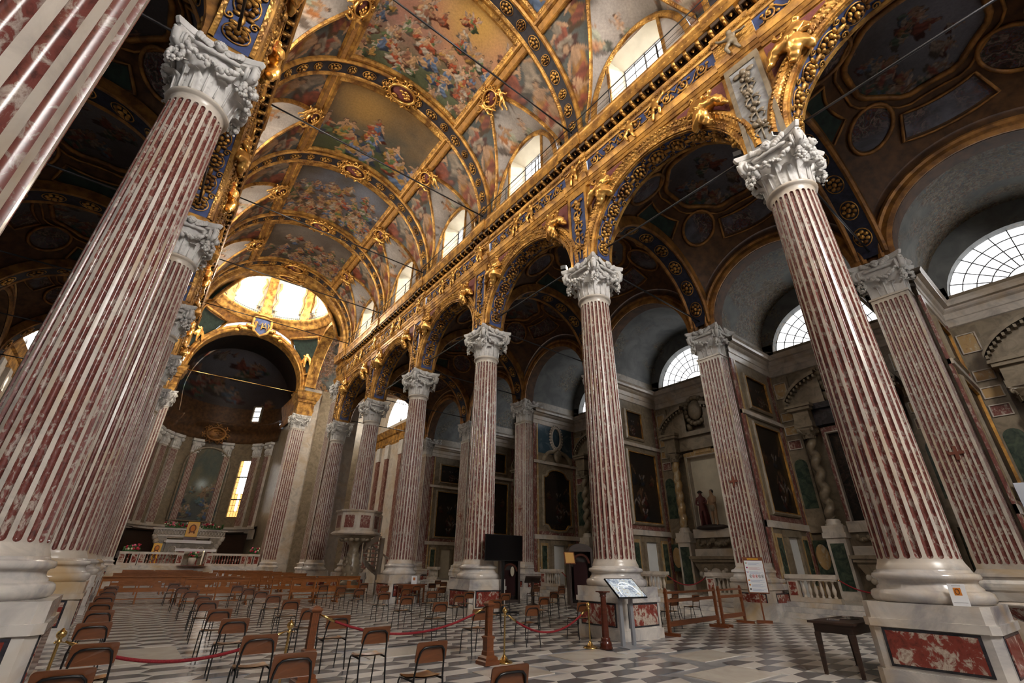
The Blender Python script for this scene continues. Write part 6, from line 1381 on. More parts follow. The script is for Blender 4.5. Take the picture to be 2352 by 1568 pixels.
for i, (x, y) in enumerate(sorted(chair_px, key=lambda p: (chair_where(*p), p[1]))):
    w_ = chair_where(x, y); _cnt[w_] = _cnt.get(w_, 0) + 1
    chair(x, y + 0.23, rnd.uniform(-0.05, 0.05), 'plywood chair, black tube frame, %s from the entrance %s' % (['', 'first', 'second', 'third', 'fourth', 'fifth', 'sixth', 'seventh', 'eighth', 'ninth', 'tenth', 'eleventh', 'twelfth', 'thirteenth', 'fourteenth', 'fifteenth', 'sixteenth', 'seventeenth'][_cnt[w_]], w_))

# ---- wooden pews
def pew(x0, x1, y, label):
    o = thing('wooden_pew', label, 'pew', ((x0 + x1) / 2, y, 0), group='wooden pews before the altar'); L = (x1 - x0) / 2
    MB().box(-L, L, -0.08, 0.06, 0.965, 1.0).obj('top_rail', 'wood_pew', o)
    MB().box(-L + 0.03, L - 0.03, 0.0, 0.02, 0.82, 0.965).obj('back_panel', 'wood_pew', o); MB().box(-L + 0.03, L - 0.03, 0.0, 0.025, 0.42, 0.56).obj('lower_board', 'wood_pew', o)
    MB().box(-L + 0.03, L - 0.03, 0.02, 0.42, 0.43, 0.46).obj('seat', 'wood_pew', o); MB().box(-L + 0.03, L - 0.03, -0.36, -0.22, 0.17, 0.20).obj('kneeler', 'wood_pew', o)
    n = max(2, int(round((x1 - x0) / 1.3)) + 1)
    for i in range(n):
        xx = -L + 0.04 + (2 * L - 0.08) * i / (n - 1)
        e = MB().box(xx - 0.025, xx + 0.025, -0.05, 0.05, 0.0, 0.965).obj('end_panel' if i in (0, n - 1) else 'support', 'wood_pew', o)
        MB().box(xx - 0.03, xx + 0.03, -0.38, 0.42, 0.0, 0.07).obj('foot', 'wood_pew', e); MB().box(xx - 0.02, xx + 0.02, -0.33, -0.26, 0.07, 0.17).obj('kneeler_bracket', 'wood_pew', e)
        if i < n - 1: xm = xx + (2 * L - 0.08) / (n - 1) / 2; MB().box(xm - 0.11, xm + 0.11, 0.0, 0.02, 0.56, 0.78).obj('back_slat', 'wood_pew', o)
pews = [(2.35, 4.75, 24.3, 'short front pew left of the middle aisle'), (6.35, 8.45, 24.0, 'short front pew right of the middle aisle'), (-0.3, 2.3, 26.6, 'second-row pew beside the columns opposite the pulpit'), (2.4, 4.75, 26.8, 'second-row pew left of the middle aisle'), (6.25, 8.3, 27.0, 'second-row pew right of the middle aisle'), (8.35, 10.6, 26.8, 'second-row pew by the pulpit-side columns')]
yy = 33.5
for i in range(5):
    for (a, c, w_) in ((-0.2, 2.25, 'beside the columns opposite the pulpit'), (2.35, 4.7, 'left of the middle aisle'), (6.0, 8.2, 'right of the middle aisle'), (8.3, 10.4, 'by the pulpit-side columns')):
        if w_.startswith('by the pulpit'): a, c = 8.3, 9.7
        if w_.startswith('beside'): a = 0.0 if yy < 35 else 0.45
        pews.append((a, c, yy, '%s-row pew %s' % (['third', 'fourth', 'fifth', 'sixth', 'seventh', 'eighth'][i], w_)))
    yy += 3.2 - 0.22 * i
for p in pews: pew(*p)

# ---- rope barrier: brass stanchions, carved wooden posts, red ropes
def stanchion(x, y, label):
    o = thing('brass_stanchion', label, 'stanchion', (x, y, 0), group='brass stanchions')
    MB().lathe([(0.0, 0.0), (0.155, 0.0), (0.16, 0.012), (0.145, 0.03), (0.10, 0.045), (0.07, 0.065), (0.05, 0.10), (0.035, 0.12), (0.03, 0.14), (0.018, 0.15)], 28).obj('base', 'brass', o)
    MB().lathe([(0.0165, 0.14), (0.0165, 0.86)], 14).obj('pole', 'brass', o)
    MB().lathe([(0.0165, 0.84), (0.028, 0.85), (0.03, 0.865), (0.02, 0.88), (0.022, 0.895), (0.042, 0.915), (0.05, 0.945), (0.042, 0.975), (0.02, 0.992), (0.012, 1.01), (0.0, 1.015)], 18).obj('finial', 'brass', o)
    for q in range(3): a = 2 * pi * q / 3; MB().tube([(0.03 * cos(a), 0.03 * sin(a), 0.855), (0.06 * cos(a), 0.06 * sin(a), 0.845), (0.07 * cos(a), 0.07 * sin(a), 0.865)], 0.006, 5).obj('hook', 'brass', o)
    o.scale = (1, 1, 0.875)
stanchion(-0.27, 8.08, 'brass stanchion at the pedestal edge beside the first file of chairs'); stanchion(2.14, 7.68, 'brass stanchion standing among chairs beside a carved wooden post')
stanchion(6.12, 8.0, 'brass stanchion close beside the second carved wooden post'); stanchion(8.73, 8.29, 'brass stanchion next to the dark turned post and information screen')
def wpost(x, y, label):
    o = thing('wooden_post', label, 'post', (x, y, 0), group='carved wooden posts')
    b = sqprof(MB(), [(0.155, 0.0), (0.155, 0.055), (0.145, 0.065), (0.13, 0.075), (0.13, 0.11), (0.10, 0.13), (0.085, 0.14), (0.08, 0.20), (0.075, 0.21)]); b.obj('foot', 'wood_post', o)
    MB().box(-0.07, 0.07, -0.07, 0.07, 0.2, 0.40).obj('lower_block', 'wood_post', o); sqprof(MB(), [(0.085, 0.395), (0.088, 0.41), (0.085, 0.425), (0.06, 0.44)]).obj('collar', 'wood_post', o)
    b = MB(); b.box(-0.052, 0.052, -0.052, 0.052, 0.42, 0.92)
    for q in range(4):
        for c in (-0.025, 0, 0.025): b.box(c - 0.004, c + 0.004, -0.058, -0.052, 0.46, 0.90, 0, RZ(q * pi / 2))
    b.obj('shaft', 'wood_post', o)
    sqprof(MB(), [(0.06, 0.91), (0.08, 0.93), (0.085, 0.95), (0.075, 0.965), (0.06, 0.97), (0.045, 0.99), (0.0, 1.01)]).obj('cap', 'wood_post', o)
wpost(2.66, 8.35, 'carved square wooden post holding the rope in front of the third file of chairs'); wpost(5.79, 8.06, 'carved square wooden post on the rope line before the television')
def rope(p, q, sag, label):
    o = thing('barrier_rope', label, 'rope', (0, 0, 0), group='red barrier ropes'); p, q = Vector(p), Vector(q)
    pts = [p.lerp(q, i / 24) - Vector((0, 0, sag * (1 - (2 * i / 24 - 1) ** 2))) for i in range(25)]
    MB().tube(pts[1:-1], 0.019, 8).obj('rope', 'rope_red', o)
    for a, c in ((pts[0], pts[2]), (pts[-1], pts[-3])): MB().tube([a, a.lerp(c, 0.5), c], [0.008, 0.022, 0.02], 8).obj('brass_end', 'brass', o)
rope((-0.21, 8.08, 0.75), (2.08, 7.68, 0.75), 0.26, 'red rope between the pedestal-side stanchion and the one among chairs')
rope((2.73, 8.35, 0.88), (5.72, 8.06, 0.90), 0.34, 'long red rope hung between the two carved wooden posts'); rope((6.2, 8.0, 0.75), (8.66, 8.29, 0.75), 0.36, 'red rope from the second wooden post to the dark turned post')
o = thing('turned_post', 'dark mahogany fluted post in front of the information screen column', 'post', (8.92, 8.0, 0))
MB().lathe([(0.0, 0), (0.14, 0.0), (0.145, 0.03), (0.13, 0.06), (0.135, 0.09), (0.12, 0.13), (0.10, 0.17), (0.105, 0.20), (0.085, 0.22)], 24).obj('foot', 'wood_mahogany', o)
MB().grid(lambda i, j: ((0.082 - 0.018 * j) * (1 - 0.08 * abs(cos(8 * pi * i))) * cos(2 * pi * i), (0.082 - 0.018 * j) * (1 - 0.08 * abs(cos(8 * pi * i))) * sin(2 * pi * i), 0.22 + 0.78 * j), 48, 3, 0, True, None, True).obj('shaft', 'wood_mahogany', o)
MB().lathe([(0.064, 0.99), (0.075, 1.0), (0.075, 1.015), (0.065, 1.02), (0.07, 1.05), (0.10, 1.085)], 24).obj('capital', 'wood_mahogany', o); MB().box(-0.115, 0.115, -0.115, 0.115, 1.085, 1.11).obj('cap_plate', 'wood_mahogany', o)

# ---- information screen on a two-legged stand
o = thing('information_screen', 'tilted information screen on two grey uprights with a clear base plate', 'screen', (9.62, 7.95, 0), R(-5))
MB().box(-0.34, 0.34, -0.36, 0.36, 0.0, 0.02).obj('base_plate', 'grey_alu', o)
for sx in (-0.17, 0.17): MB().box(sx - 0.045, sx + 0.045, -0.03, 0.03, 0.02, 1.1).obj('upright', 'grey_alu', o)
SM = T(0, -0.06, 1.17) @ RX(R(40))
sc_ = MB().box(-0.46, 0.46, -0.295, 0.295, -0.03, 0.0, 0, SM).obj('screen_case', 'tv_black', o)
def screen_mat():
    m, nt, b = _nt('screen_picture'); t = nt.nodes.new('ShaderNodeTexCoord'); g = _noise(nt, t.outputs['Object'], 6.0, 6, 0.65, 1.0)
    c = _ramp(nt, g.outputs[0], [(0.28, (0.05, 0.05, 0.08)), (0.42, (0.22, 0.26, 0.33)), (0.52, (0.52, 0.58, 0.62)), (0.60, (0.35, 0.32, 0.25)), (0.75, (0.62, 0.72, 0.80))])
    nt.links.new(c, b.inputs['Base Color']); nt.links.new(c, b.inputs['Emission Color']); b.inputs['Emission Strength'].default_value = 0.45; b.inputs['Roughness'].default_value = 0.12
screen_mat()
MB().box(-0.435, 0.435, -0.27, 0.27, 0.0, 0.003, 0, SM).obj('display', 'screen_picture', sc_)
glow('screen_white', (0.9, 0.95, 1.0), 0.6)
for w_, yv in ((0.16, 0.06), (0.08, 0.02)): MB().box(-w_, w_, yv - 0.008, yv + 0.008, 0.003, 0.006, 0, SM).obj('screen_caption', 'screen_white', sc_)
MB().tube([tuple(SM @ Vector((0.30 * cos(pi * i / 14), -0.2 + 0.36 * sin(pi * i / 14), 0.005))) for i in range(15)], 0.008, 5).obj('screen_arch', 'screen_white', sc_)
MB().tube([(0.12, 0.02, 1.05), (0.2, 0.03, 0.92), (0.32, 0.02, 0.95), (0.40, 0.0, 1.04)], 0.008, 6).obj('cable', 'plaster_white', o)

# ---- television on a wheeled stand
o = thing('television', 'large black switched-off television on a tall wheeled stand', 'television', (11.3, 14.92, 0), R(-4))
MB().box(-0.83, 0.83, -0.05, 0.0, 1.76, 2.65).obj('bezel', 'black_steel', o); MB().box(-0.815, 0.815, -0.056, -0.05, 1.785, 2.635).obj('display', 'tv_black', o)
MB().box(-0.05, 0.05, -0.01, 0.05, 0.12, 2.0).obj('stand_column', 'black_steel', o)
for sx in (-0.45, 0.45): MB().box(sx - 0.03, sx + 0.03, -0.35, 0.35, 0.08, 0.12).obj('foot', 'black_steel', o)
MB().box(-0.45, 0.45, -0.03, 0.03, 0.08, 0.13).obj('crossbar', 'black_steel', o)
for sx in (-0.45, 0.45):
    for sy in (-0.32, 0.32): MB().ball((sx, sy, 0.04), (0.02, 0.04, 0.04), 8, 6).obj('castor', 'grey_alu', o)

# ---- wooden barrier frames and the notice board in the aisle
def barrier(x0, x1, y0, y1, label):
    d = Vector((x1 - x0, y1 - y0, 0)); L = d.length; o = thing('wooden_barrier', label, 'barrier', (x0, y0, 0), math.atan2(d.y, d.x), 'wooden barrier frames')
    for xx in (0.05, L - 0.05):
        p = MB().box(xx - 0.04, xx + 0.04, -0.035, 0.035, 0.06, 1.06).ball((xx, 0, 1.08), (0.05, 0.045, 0.03), 8, 5).obj('upright', 'wood_barrier', o); MB().box(xx - 0.045, xx + 0.045, -0.28, 0.28, 0.0, 0.07).obj('foot', 'wood_barrier', p)
    MB().box(0, L, -0.045, 0.045, 0.97, 1.02).obj('top_rail', 'wood_barrier', o); MB().box(0.05, L - 0.05, -0.02, 0.02, 0.76, 0.84).obj('middle_rail', 'wood_barrier', o); MB().box(0.05, L - 0.05, -0.025, 0.025, 0.20, 0.32).obj('lower_rail', 'wood_barrier', o)
barrier(11.95, 15.05, 8.5, 8.85, 'brown wooden barrier frame beside the information-screen column'); barrier(15.3, 17.05, 8.88, 9.05, 'brown wooden barrier frame next to the framed notice board')
o = thing('notice_board', 'framed white notice with flags and symbols on a wooden foot', 'notice board', (17.5, 8.65, 0), R(-58)); o.scale = (0.8, 1, 1)
MB().box(-0.03, 0.03, -0.02, 0.02, 0.05, 0.92).obj('pole', 'wood_barrier', o); MB().box(-0.30, 0.30, -0.05, 0.05, 0.0, 0.08).obj('foot', 'wood_barrier', o)
bd = MB().box(-0.40, 0.40, -0.05, -0.02, 0.86, 1.98).obj('board_frame', 'wood_barrier', o); MB().box(-0.36, 0.36, -0.056, -0.05, 0.90, 1.87).obj('paper', 'white_paper', bd)
MB().box(-0.22, 0.22, -0.057, -0.05, 1.90, 1.94).obj('heading', 'gilt_paint', bd)
plain('text_blue', (0.30, 0.36, 0.52), 0.7); plain('text_red', (0.55, 0.30, 0.30), 0.7); plain('flag_green', (0.02, 0.22, 0.06), 0.7); plain('flag_red', (0.5, 0.02, 0.02), 0.7); plain('flag_blue', (0.02, 0.04, 0.3), 0.7); plain('flag_yellow', (0.8, 0.5, 0.02), 0.7)
for i, (z, mt) in enumerate(((1.80, 'text_blue'), (1.66, 'text_red'), (1.52, 'text_blue'), (1.27, 'text_blue'), (1.13, 'text_blue'), (1.0, 'text_blue'))):
    b = MB()
    for j in range(4): b.box(-0.22, 0.30 - 0.09 * ((i + j) % 3), -0.058, -0.056, z - 0.022 * j - 0.004, z - 0.022 * j + 0.004)
    b.obj('text_block', mt, bd, kind='stuff')
    for q, fm in enumerate([('flag_green', 'white_paper', 'flag_red'), ('flag_red', 'flag_blue', 'flag_red'), ('flag_blue', 'white_paper', 'flag_red'), ('flag_red', 'flag_yellow', 'flag_red'), ('ink', 'flag_red', 'flag_yellow'), ('ink', 'ink', 'ink')][i]): MB().box(-0.32 + 0.022 * q, -0.298 + 0.022 * q, -0.0585, -0.056, z - 0.03, z + 0.015).obj('flag', fm, bd)
for i in range(5):
    b = MB(); b.tube([(-0.2 + 0.115 * i + 0.04 * cos(2 * pi * q / 18), -0.058, 1.385 + 0.045 * sin(2 * pi * q / 18)) for q in range(18)], 0.006, 5, 0, True); b.box(-0.21 + 0.115 * i, -0.19 + 0.115 * i, -0.059, -0.056, 1.36, 1.41)
    if i in (1, 2): b.tube([(-0.2 + 0.115 * i - 0.03, -0.059, 1.355), (-0.2 + 0.115 * i + 0.03, -0.059, 1.415)], 0.005, 4)
    b.obj('symbol', 'flag_red' if i in (1, 2) else 'ink', bd)

# ---- dark desk, papers, notice cards, stoup
o = thing('desk', 'small dark wooden desk pushed against the column pedestal', 'desk', (10.86, 3.84, 0))
MB().box(-0.82, 0.80, -0.36, 0.36, 0.76, 0.795).obj('desk_top', 'wood_dark', o); MB().box(-0.74, 0.74, -0.30, 0.30, 0.62, 0.76).obj('apron', 'wood_dark', o)
for sx in (-0.71, 0.71):
    for sy in (-0.27, 0.27):
        v = [(sx + a * 0.04, sy + c * 0.04, 0.62) for a, c in ((-1, -1), (1, -1), (1, 1), (-1, 1))] + [(sx * 1.02 + a * 0.024, sy * 1.02 + c * 0.024, 0) for a, c in ((-1, -1), (1, -1), (1, 1), (-1, 1))]
        MB().add(v, [(0, 1, 2, 3), (7, 6, 5, 4)] + [(i, (i + 1) % 4, 4 + (i + 1) % 4, 4 + i) for i in range(4)]).obj('leg', 'wood_dark', o)
plain('plastic_clear', (0.10, 0.09, 0.10), 0.08, 0, 0.8)
for i, (px, py, rz) in enumerate(((-0.35, 0.1, 0.3), (0.1, 0.0, -0.2), (0.45, 0.12, 0.5))):
    c = MB().box(-0.15, 0.15, -0.1, 0.1, 0, 0.01).obj('leaflet_sleeve', 'plastic_clear', loc=(10.86 + px, 3.84 + py, 0.796), rz=rz); tag(c, 'dark glossy leaflet sleeve lying on the desk', 'leaflet', 'leaflets on the desk')
def card(x, y, z, rz, w, h, tilt, label):
    o = thing('notice_card', label, 'notice', (x, y, z), rz); M = RX(R(-tilt))
    MB().box(-w / 2, w / 2, -0.004, 0, 0, h, 0, M).obj('card', 'white_paper', o)
    MB().box(-w * 0.22, w * 0.22, -0.006, -0.004, h * 0.47, h * 0.82, 0, M).obj('icon_print', 'icon_orange', o)
    MB().tube([tuple(M @ Vector((w * 0.12 * cos(2 * pi * i / 14), -0.008, h * 0.65 + h * 0.12 * sin(2 * pi * i / 14)))) for i in range(14)], w * 0.03, 5, 0, True).obj('icon_outline', 'icon_brown', o)
    MB().box(-w * 0.26, w * 0.26, -0.0055, -0.004, h * 0.90, h * 0.915, 0, M).obj('heading_line', 'ink', o); MB().box(-w * 0.4, w * 0.4, -0.0055, -0.004, h * 0.14, h * 0.15, 0, M).obj('text_line', 'ink', o)
card(10.10, 1.98, ZB, -pi / 2 + 0.05, 0.20, 0.30, 12, 'white card with orange icon leaning on the base of the desk-side column')
card(11.0, 21.3, 0.79, R(-15), 0.24, 0.33, 6, 'white card with orange icon standing on the small side table')
o = thing('side_table', 'small brown wooden table before the fourth pulpit-side column', 'table', (10.95, 21.4, 0))
MB().box(-0.62, 0.62, -0.32, 0.32, 0.75, 0.79).obj('table_top', 'wood_barrier', o); MB().box(-0.55, 0.55, -0.26, 0.26, 0.64, 0.75).obj('apron', 'wood_barrier', o)
for sx in (-0.52, 0.52):
    for sy in (-0.23, 0.23): MB().box(sx - 0.03, sx + 0.03, sy - 0.03, sy + 0.03, 0, 0.64).obj('leg', 'wood_barrier', o)
o = thing('holy_water_stoup', 'red marble holy water stoup with white rim beside the desk-side column', 'stoup', (12.62, 1.42, 0)); o.scale = (1.15, 1.15, 1.0)
MB().lathe([(0.0, 0.78), (0.20, 0.80), (0.36, 0.90), (0.46, 1.02), (0.48, 1.07)], 36).obj('basin', 'rosso_panel', o); MB().lathe([(0.48, 1.07), (0.53, 1.09), (0.53, 1.12), (0.44, 1.12), (0.40, 1.03), (0.0, 0.95)], 36).obj('rim', 'marble_white', o)
MB().lathe([(0.28, 0.0), (0.30, 0.08), (0.18, 0.16), (0.14, 0.3), (0.18, 0.55), (0.13, 0.66), (0.2, 0.79)], 28).obj('stem', 'rosso_panel', o)

# ---- confessionals and lecterns in the aisle
def confessional(x, y, rz, w, h, label, oval=False):
    o = thing('confessional', label, 'confessional', (x, y, 0), rz)
    MB().box(-w / 2, w / 2, -0.45, 0.45, 0, 0.12).obj('plinth', 'wood_dark', o); MB().box(-w / 2, w / 2, 0.3, 0.45, 0.12, h - 0.3).obj('back_panel', 'wood_dark', o)
    for sx in (-1, 1): MB().box(sx * w / 2, sx * (w / 2 - 0.10), -0.42, 0.45, 0.12, h - 0.3).obj('side_panel', 'wood_dark', o)
    b = MB(); pts = [(w / 2 * cos(pi * i / 12), h - 0.35 + 0.35 * sin(pi * i / 12)) for i in range(13)]
    b.add([(x_, -0.45, z) for x_, z in pts] + [(x_, 0.45, z) for x_, z in pts], [tuple(range(13)), tuple(range(13, 26))[::-1]] + [(i, i + 1, 14 + i, 13 + i) for i in range(12)]); b.obj('arched_top', 'wood_dark', o)
    b = MB(); arch_sweep(b, [(w * 0.28, -0.46), (w * 0.36, -0.46), (w * 0.36, -0.43)], (0, 0, h - 0.85), 0, pi, 14, 0, 'y'); b.obj('arch_trim', 'wood_mahogany', o)
    MB().box(-w * 0.28, w * 0.28, -0.2, -0.18, 0.3, h - 0.8).obj('red_curtain', 'velvet_red', o)
    if oval: MB().ball((0.1, -0.44, 1.35), (0.10, 0.02, 0.22), 14, 8).obj('oval_plaque', 'plaster_cream', o)
confessional(17.55, 17.1, R(-35), 1.15, 2.6, 'dark arched wooden confessional with red curtain behind the information-screen column'); confessional(15.75, 20.3, R(-30), 1.0, 2.2, 'dark wooden confessional with pale oval plaque behind the television stand', True)
o = thing('lectern', 'tall slender lectern holding a lit sheet beside the dark confessional', 'lectern', (15.9, 16.05, 0), R(-30))
MB().lathe([(0.0, 0), (0.2, 0.0), (0.2, 0.04), (0.06, 0.08), (0.03, 0.14), (0.03, 1.72)], 16).obj('stand', 'wood_dark', o); MB().box(-0.24, 0.24, -0.02, 0.02, -0.02, 0.52, 0, T(0, 0, 1.72) @ RX(R(-25))).obj('desk_board', 'wood_barrier', o); MB().box(-0.2, 0.2, -0.03, -0.02, 0.02, 0.48, 0, T(0, 0, 1.72) @ RX(R(-25))).obj('sheet', 'icon_face', o)
o = thing('lectern', 'low dark carved lectern standing among the aisle chairs', 'lectern', (15.3, 17.95, 0), R(-30))
MB().lathe([(0.0, 0), (0.26, 0.0), (0.26, 0.05), (0.09, 0.1), (0.06, 0.3), (0.1, 0.5), (0.06, 0.75), (0.08, 0.95)], 16).obj('stand', 'wood_dark', o); MB().box(-0.35, 0.35, -0.03, 0.03, -0.25, 0.25, 0, T(0, 0, 1.05) @ RX(R(60))).obj('desk_board', 'wood_dark', o)

# ---- pulpit against the fifth column
o = thing('marble_pulpit', 'octagonal marble pulpit on a carved column with winding stair', 'pulpit', (10.45, 28.0, 0))
MB().lathe([(0.62, 0.0), (0.62, 0.25), (0.55, 0.32), (0.42, 0.36), (0.5, 0.45), (0.55, 0.62), (0.42, 0.7), (0.36, 0.75), (0.46, 1.0), (0.48, 1.3), (0.42, 1.7), (0.34, 2.0), (0.36, 2.1), (0.30, 2.15), (0.28, 2.5), (0.36, 2.6), (0.55, 2.75), (0.95, 2.95), (1.18, 3.1)], 24).obj('support_column', 'marble_warm', o)
b = MB(); g = random.Random(9)
for i in range(26): a, z = g.uniform(0, 2 * pi), g.uniform(0.9, 1.9); b.ball((0.45 * cos(a), 0.45 * sin(a), z), (0.09, 0.09, 0.12), 7, 5)
for i in range(14): a = 2 * pi * i / 14; b.ball((0.72 * cos(a), 0.72 * sin(a), 2.83), (0.16, 0.16, 0.12), 7, 5)
b.obj('carved_relief', 'marble_warm', o)
bd = MB(); 
for (r0, z0), (r1, z1) in zip([(1.30, 3.05), (1.42, 3.12), (1.34, 3.2), (1.20, 3.26), (1.20, 4.22), (1.30, 4.28), (1.34, 4.36), (1.20, 4.38)][:-1], [(1.42, 3.12), (1.34, 3.2), (1.20, 3.26), (1.20, 4.22), (1.30, 4.28), (1.34, 4.36), (1.20, 4.38)]):
    v = [(r0 * cos(pi / 8 + pi / 4 * i), r0 * sin(pi / 8 + pi / 4 * i), z0) for i in range(8)] + [(r1 * cos(pi / 8 + pi / 4 * i), r1 * sin(pi / 8 + pi / 4 * i), z1) for i in range(8)]
    bd.add(v, [(i, (i + 1) % 8, 8 + (i + 1) % 8, 8 + i) for i in range(8)])
bd.add([(1.3 * cos(pi / 8 + pi / 4 * i), 1.3 * sin(pi / 8 + pi / 4 * i), 3.05) for i in range(8)], [tuple(range(8))])
box = bd.obj('pulpit_box', 'marble_white', o)
for i in range(8): MB().box(1.108, 1.125, -0.28, 0.28, 3.42, 4.08, 0, RZ(pi / 4 * i)).obj('red_panel', 'rosso_far', box)
b = MB(); stp = []
for i in range(14):
    a = R(-30) + R(19) * i; z = 0.15 + 0.22 * i; cx, cy2 = 1.75, 0.25
    b.prism([(cx + r_ * cos(a + d), cy2 + r_ * sin(a + d)) for r_, d in ((0.15, 0), (1.0, 0), (1.0, R(19)), (0.15, R(19)))], z, z + 0.07)
b.obj('winding_steps', 'marble_white', o, kind='stuff')
MB().grid(lambda i, j: (1.75 + 1.02 * cos(R(-30) + R(266) * i), 0.25 + 1.02 * sin(R(-30) + R(266) * i), 0.1 + 3.08 * i - 0.35 * (1 - j)), 40, 2).obj('stair_stringer', 'marble_white', o)
MB().tube([(1.75 + 1.02 * cos(R(-30) + R(266) * i / 30), 0.25 + 1.02 * sin(R(-30) + R(266) * i / 30), 1.1 + 3.08 * i / 30) for i in range(31)], 0.06, 7).obj('stair_handrail', 'marble_white', o)
for i in range(15): a = R(-30) + R(266) * i / 14; MB().tube([(1.75 + 1.02 * cos(a), 0.25 + 1.02 * sin(a), 0.15 + 3.08 * i / 14), (1.75 + 1.02 * cos(a), 0.25 + 1.02 * sin(a), 1.1 + 3.08 * i / 14)], 0.045, 6).obj('stair_baluster', 'marble_white', o)
MB().lathe([(0.15, 0), (0.15, 3.0)], 16, (1.75, 0.25, 0)).obj('stair_newel', 'marble_white', o)

# ================================================================ PRESBYTERY
PR = thing('floor_presbytery', 'raised marble presbytery floor with steps and red carpet', 'floor', kind='structure')
for i in range(7): MB().box(XC - 5.3, XC + 5.3, 47.2 + 0.18 * i, 62, 0.18 * i, 0.18 * (i + 1)).obj('step', 'marble_base', PR)
MB().box(XC - 1.0, XC + 1.0, 47.2, 52.0, 1.262, 1.27).obj('carpet', 'carpet', PR)
for (a, c, lab) in ((-0.05, 1.15, 'altar-rail balustrade end piece opposite the pulpit'), (1.2, 4.1, 'altar-rail balustrade left of the presbytery opening'), (5.75, 8.75, 'altar-rail balustrade right of the presbytery opening'), (8.8, 9.75, 'altar-rail balustrade end piece on the pulpit side')):
    o = thing('altar_rail', lab, 'balustrade', ((a + c) / 2, 48.7, 1.26), -pi / 2, 'altar rail sections'); L = (c - a) / 2
    MB().box(-0.14, 0.14, -L, L, 0, 0.16).obj('base_rail', 'marble_white', o); MB().box(-0.17, 0.17, -L - 0.02, L + 0.02, 0.80, 0.96).obj('top_rail', 'marble_white', o)
    for sg in (-1, 1):
        p = MB().box(-0.13, 0.13, sg * L, sg * (L - 0.42), 0.16, 0.8).obj('end_post', 'marble_white', o); MB().box(0.13, 0.145, sg * (L - 0.06), sg * (L - 0.36), 0.2, 0.76).obj('red_inset', 'rosso_panel', p)
        MB().box(-0.145, -0.13, sg * (L - 0.06), sg * (L - 0.36), 0.2, 0.76).obj('red_inset', 'rosso_panel', p)
    n = int((2 * L - 0.9) / 0.2)
    _bm = MB().lathe([(0.06, 0), (0.07, 0.05), (0.035, 0.1), (0.07, 0.22), (0.075, 0.3), (0.03, 0.46), (0.06, 0.6), (0.06, 0.64)], 10).mesh('baluster', 'rosso_panel') if a < 0 else _bm
    for i in range(n): place('baluster', _bm, o, loc=(0, -L + 0.45 + (2 * L - 0.9) * (i + 0.5) / n, 0.16))
def bouquet(x, y, z, w, label, vase=False):
    o = thing('flower_arrangement', label, 'flowers', (x, y, z)); g = random.Random(int(x * 10))
    b = MB()
    for i in range(26): b.ball((g.uniform(-w, w), g.uniform(-0.2, 0.2), g.uniform(0.0, 0.35) + (0.6 if vase else 0.05)), (g.uniform(0.06, 0.13), 0.06, g.uniform(0.08, 0.16)), 6, 4)
    b.obj('foliage', 'leaf_green', o, kind='stuff')
    for i in range(16):
        mt = ['flower_red', 'flower_red', 'flower_pink', 'flower_white'][i % 4 if i < 12 else 0]
        MB().ball((g.uniform(-w, w) * 0.95, g.uniform(-0.25, 0.05), g.uniform(0.1, 0.45) + (0.6 if vase else 0.05)), g.uniform(0.06, 0.11), 7, 5).obj('blossom', mt, o)
    if vase: MB().lathe([(0.0, 0), (0.20, 0.0), (0.24, 0.2), (0.30, 0.6), (0.27, 0.6), (0.2, 0.1)], 20).obj('pot', 'terracotta_pale', o)
    else: MB().box(-w * 0.8, w * 0.8, -0.12, 0.12, 0, 0.1).obj('trough', 'leaf_green', o)
bouquet(0.6, 48.7, 2.23, 0.5, 'red and pink flowers on the altar rail opposite the pulpit'); bouquet(9.25, 48.7, 2.23, 0.4, 'pink and red flowers on the altar rail on the pulpit side'); bouquet(4.85, 49.3, 1.27, 0.32, 'potted plant with pink flowers in the altar-rail opening', True)
o = thing('candle', 'tall white lit candle in the altar-rail opening', 'candle', (5.5, 49.0, 1.27)); MB().lathe([(0.0, 0), (0.14, 0), (0.14, 0.04), (0.05, 0.08)], 14).obj('foot', 'brass', o); MB().lathe([(0.055, 0.08), (0.055, 1.02), (0.0, 1.02)], 12).obj('wax_stick', 'wax', o); MB().ball((0, 0, 1.09), (0.02, 0.02, 0.06), 8, 6).obj('flame', 'flame_glow', o) if False else None
glow('flame_glow', (1.0, 0.6, 0.2), 12.0); MB().ball((0, 0, 1.08), (0.02, 0.02, 0.055), 8, 6).obj('flame', 'flame_glow', o)
o = thing('altar_table', 'modern altar table with white cloth in front of the high altar', 'altar', (5.25, 53.0, 1.26))
MB().box(-1.55, 1.55, -0.45, 0.45, 1.25, 1.32).obj('table_top', 'marble_white', o); MB().box(-1.58, 1.58, -0.5, 0.5, 1.32, 1.335).box(-1.58, 1.58, -0.51, -0.5, 1.12, 1.335).obj('white_cloth', 'white_cloth', o)
for sx in (-1.05, 0.1, 1.05): MB().box(sx - 0.22, sx + 0.22, -0.3, 0.3, 0, 1.25).obj('support', 'rosso_panel', o)
o = thing('high_altar', 'carved marble high altar with fretwork gradines and scroll ends', 'altar', (XC - 0.05, 56.2, 1.26))
b = MB(); b.box(-1.75, 1.75, -0.5, 0.6, 0, 1.9); b.obj('altar_body', 'marble_warm', o)
MB().box(-1.95, 1.95, -0.75, 0.6, 1.9, 2.05).obj('mensa', 'marble_white', o); MB().box(-1.8, 1.8, -0.78, 0.0, 2.05, 2.12).box(-1.8, 1.8, -0.79, -0.76, 1.85, 2.12).obj('white_cloth', 'white_cloth', o)
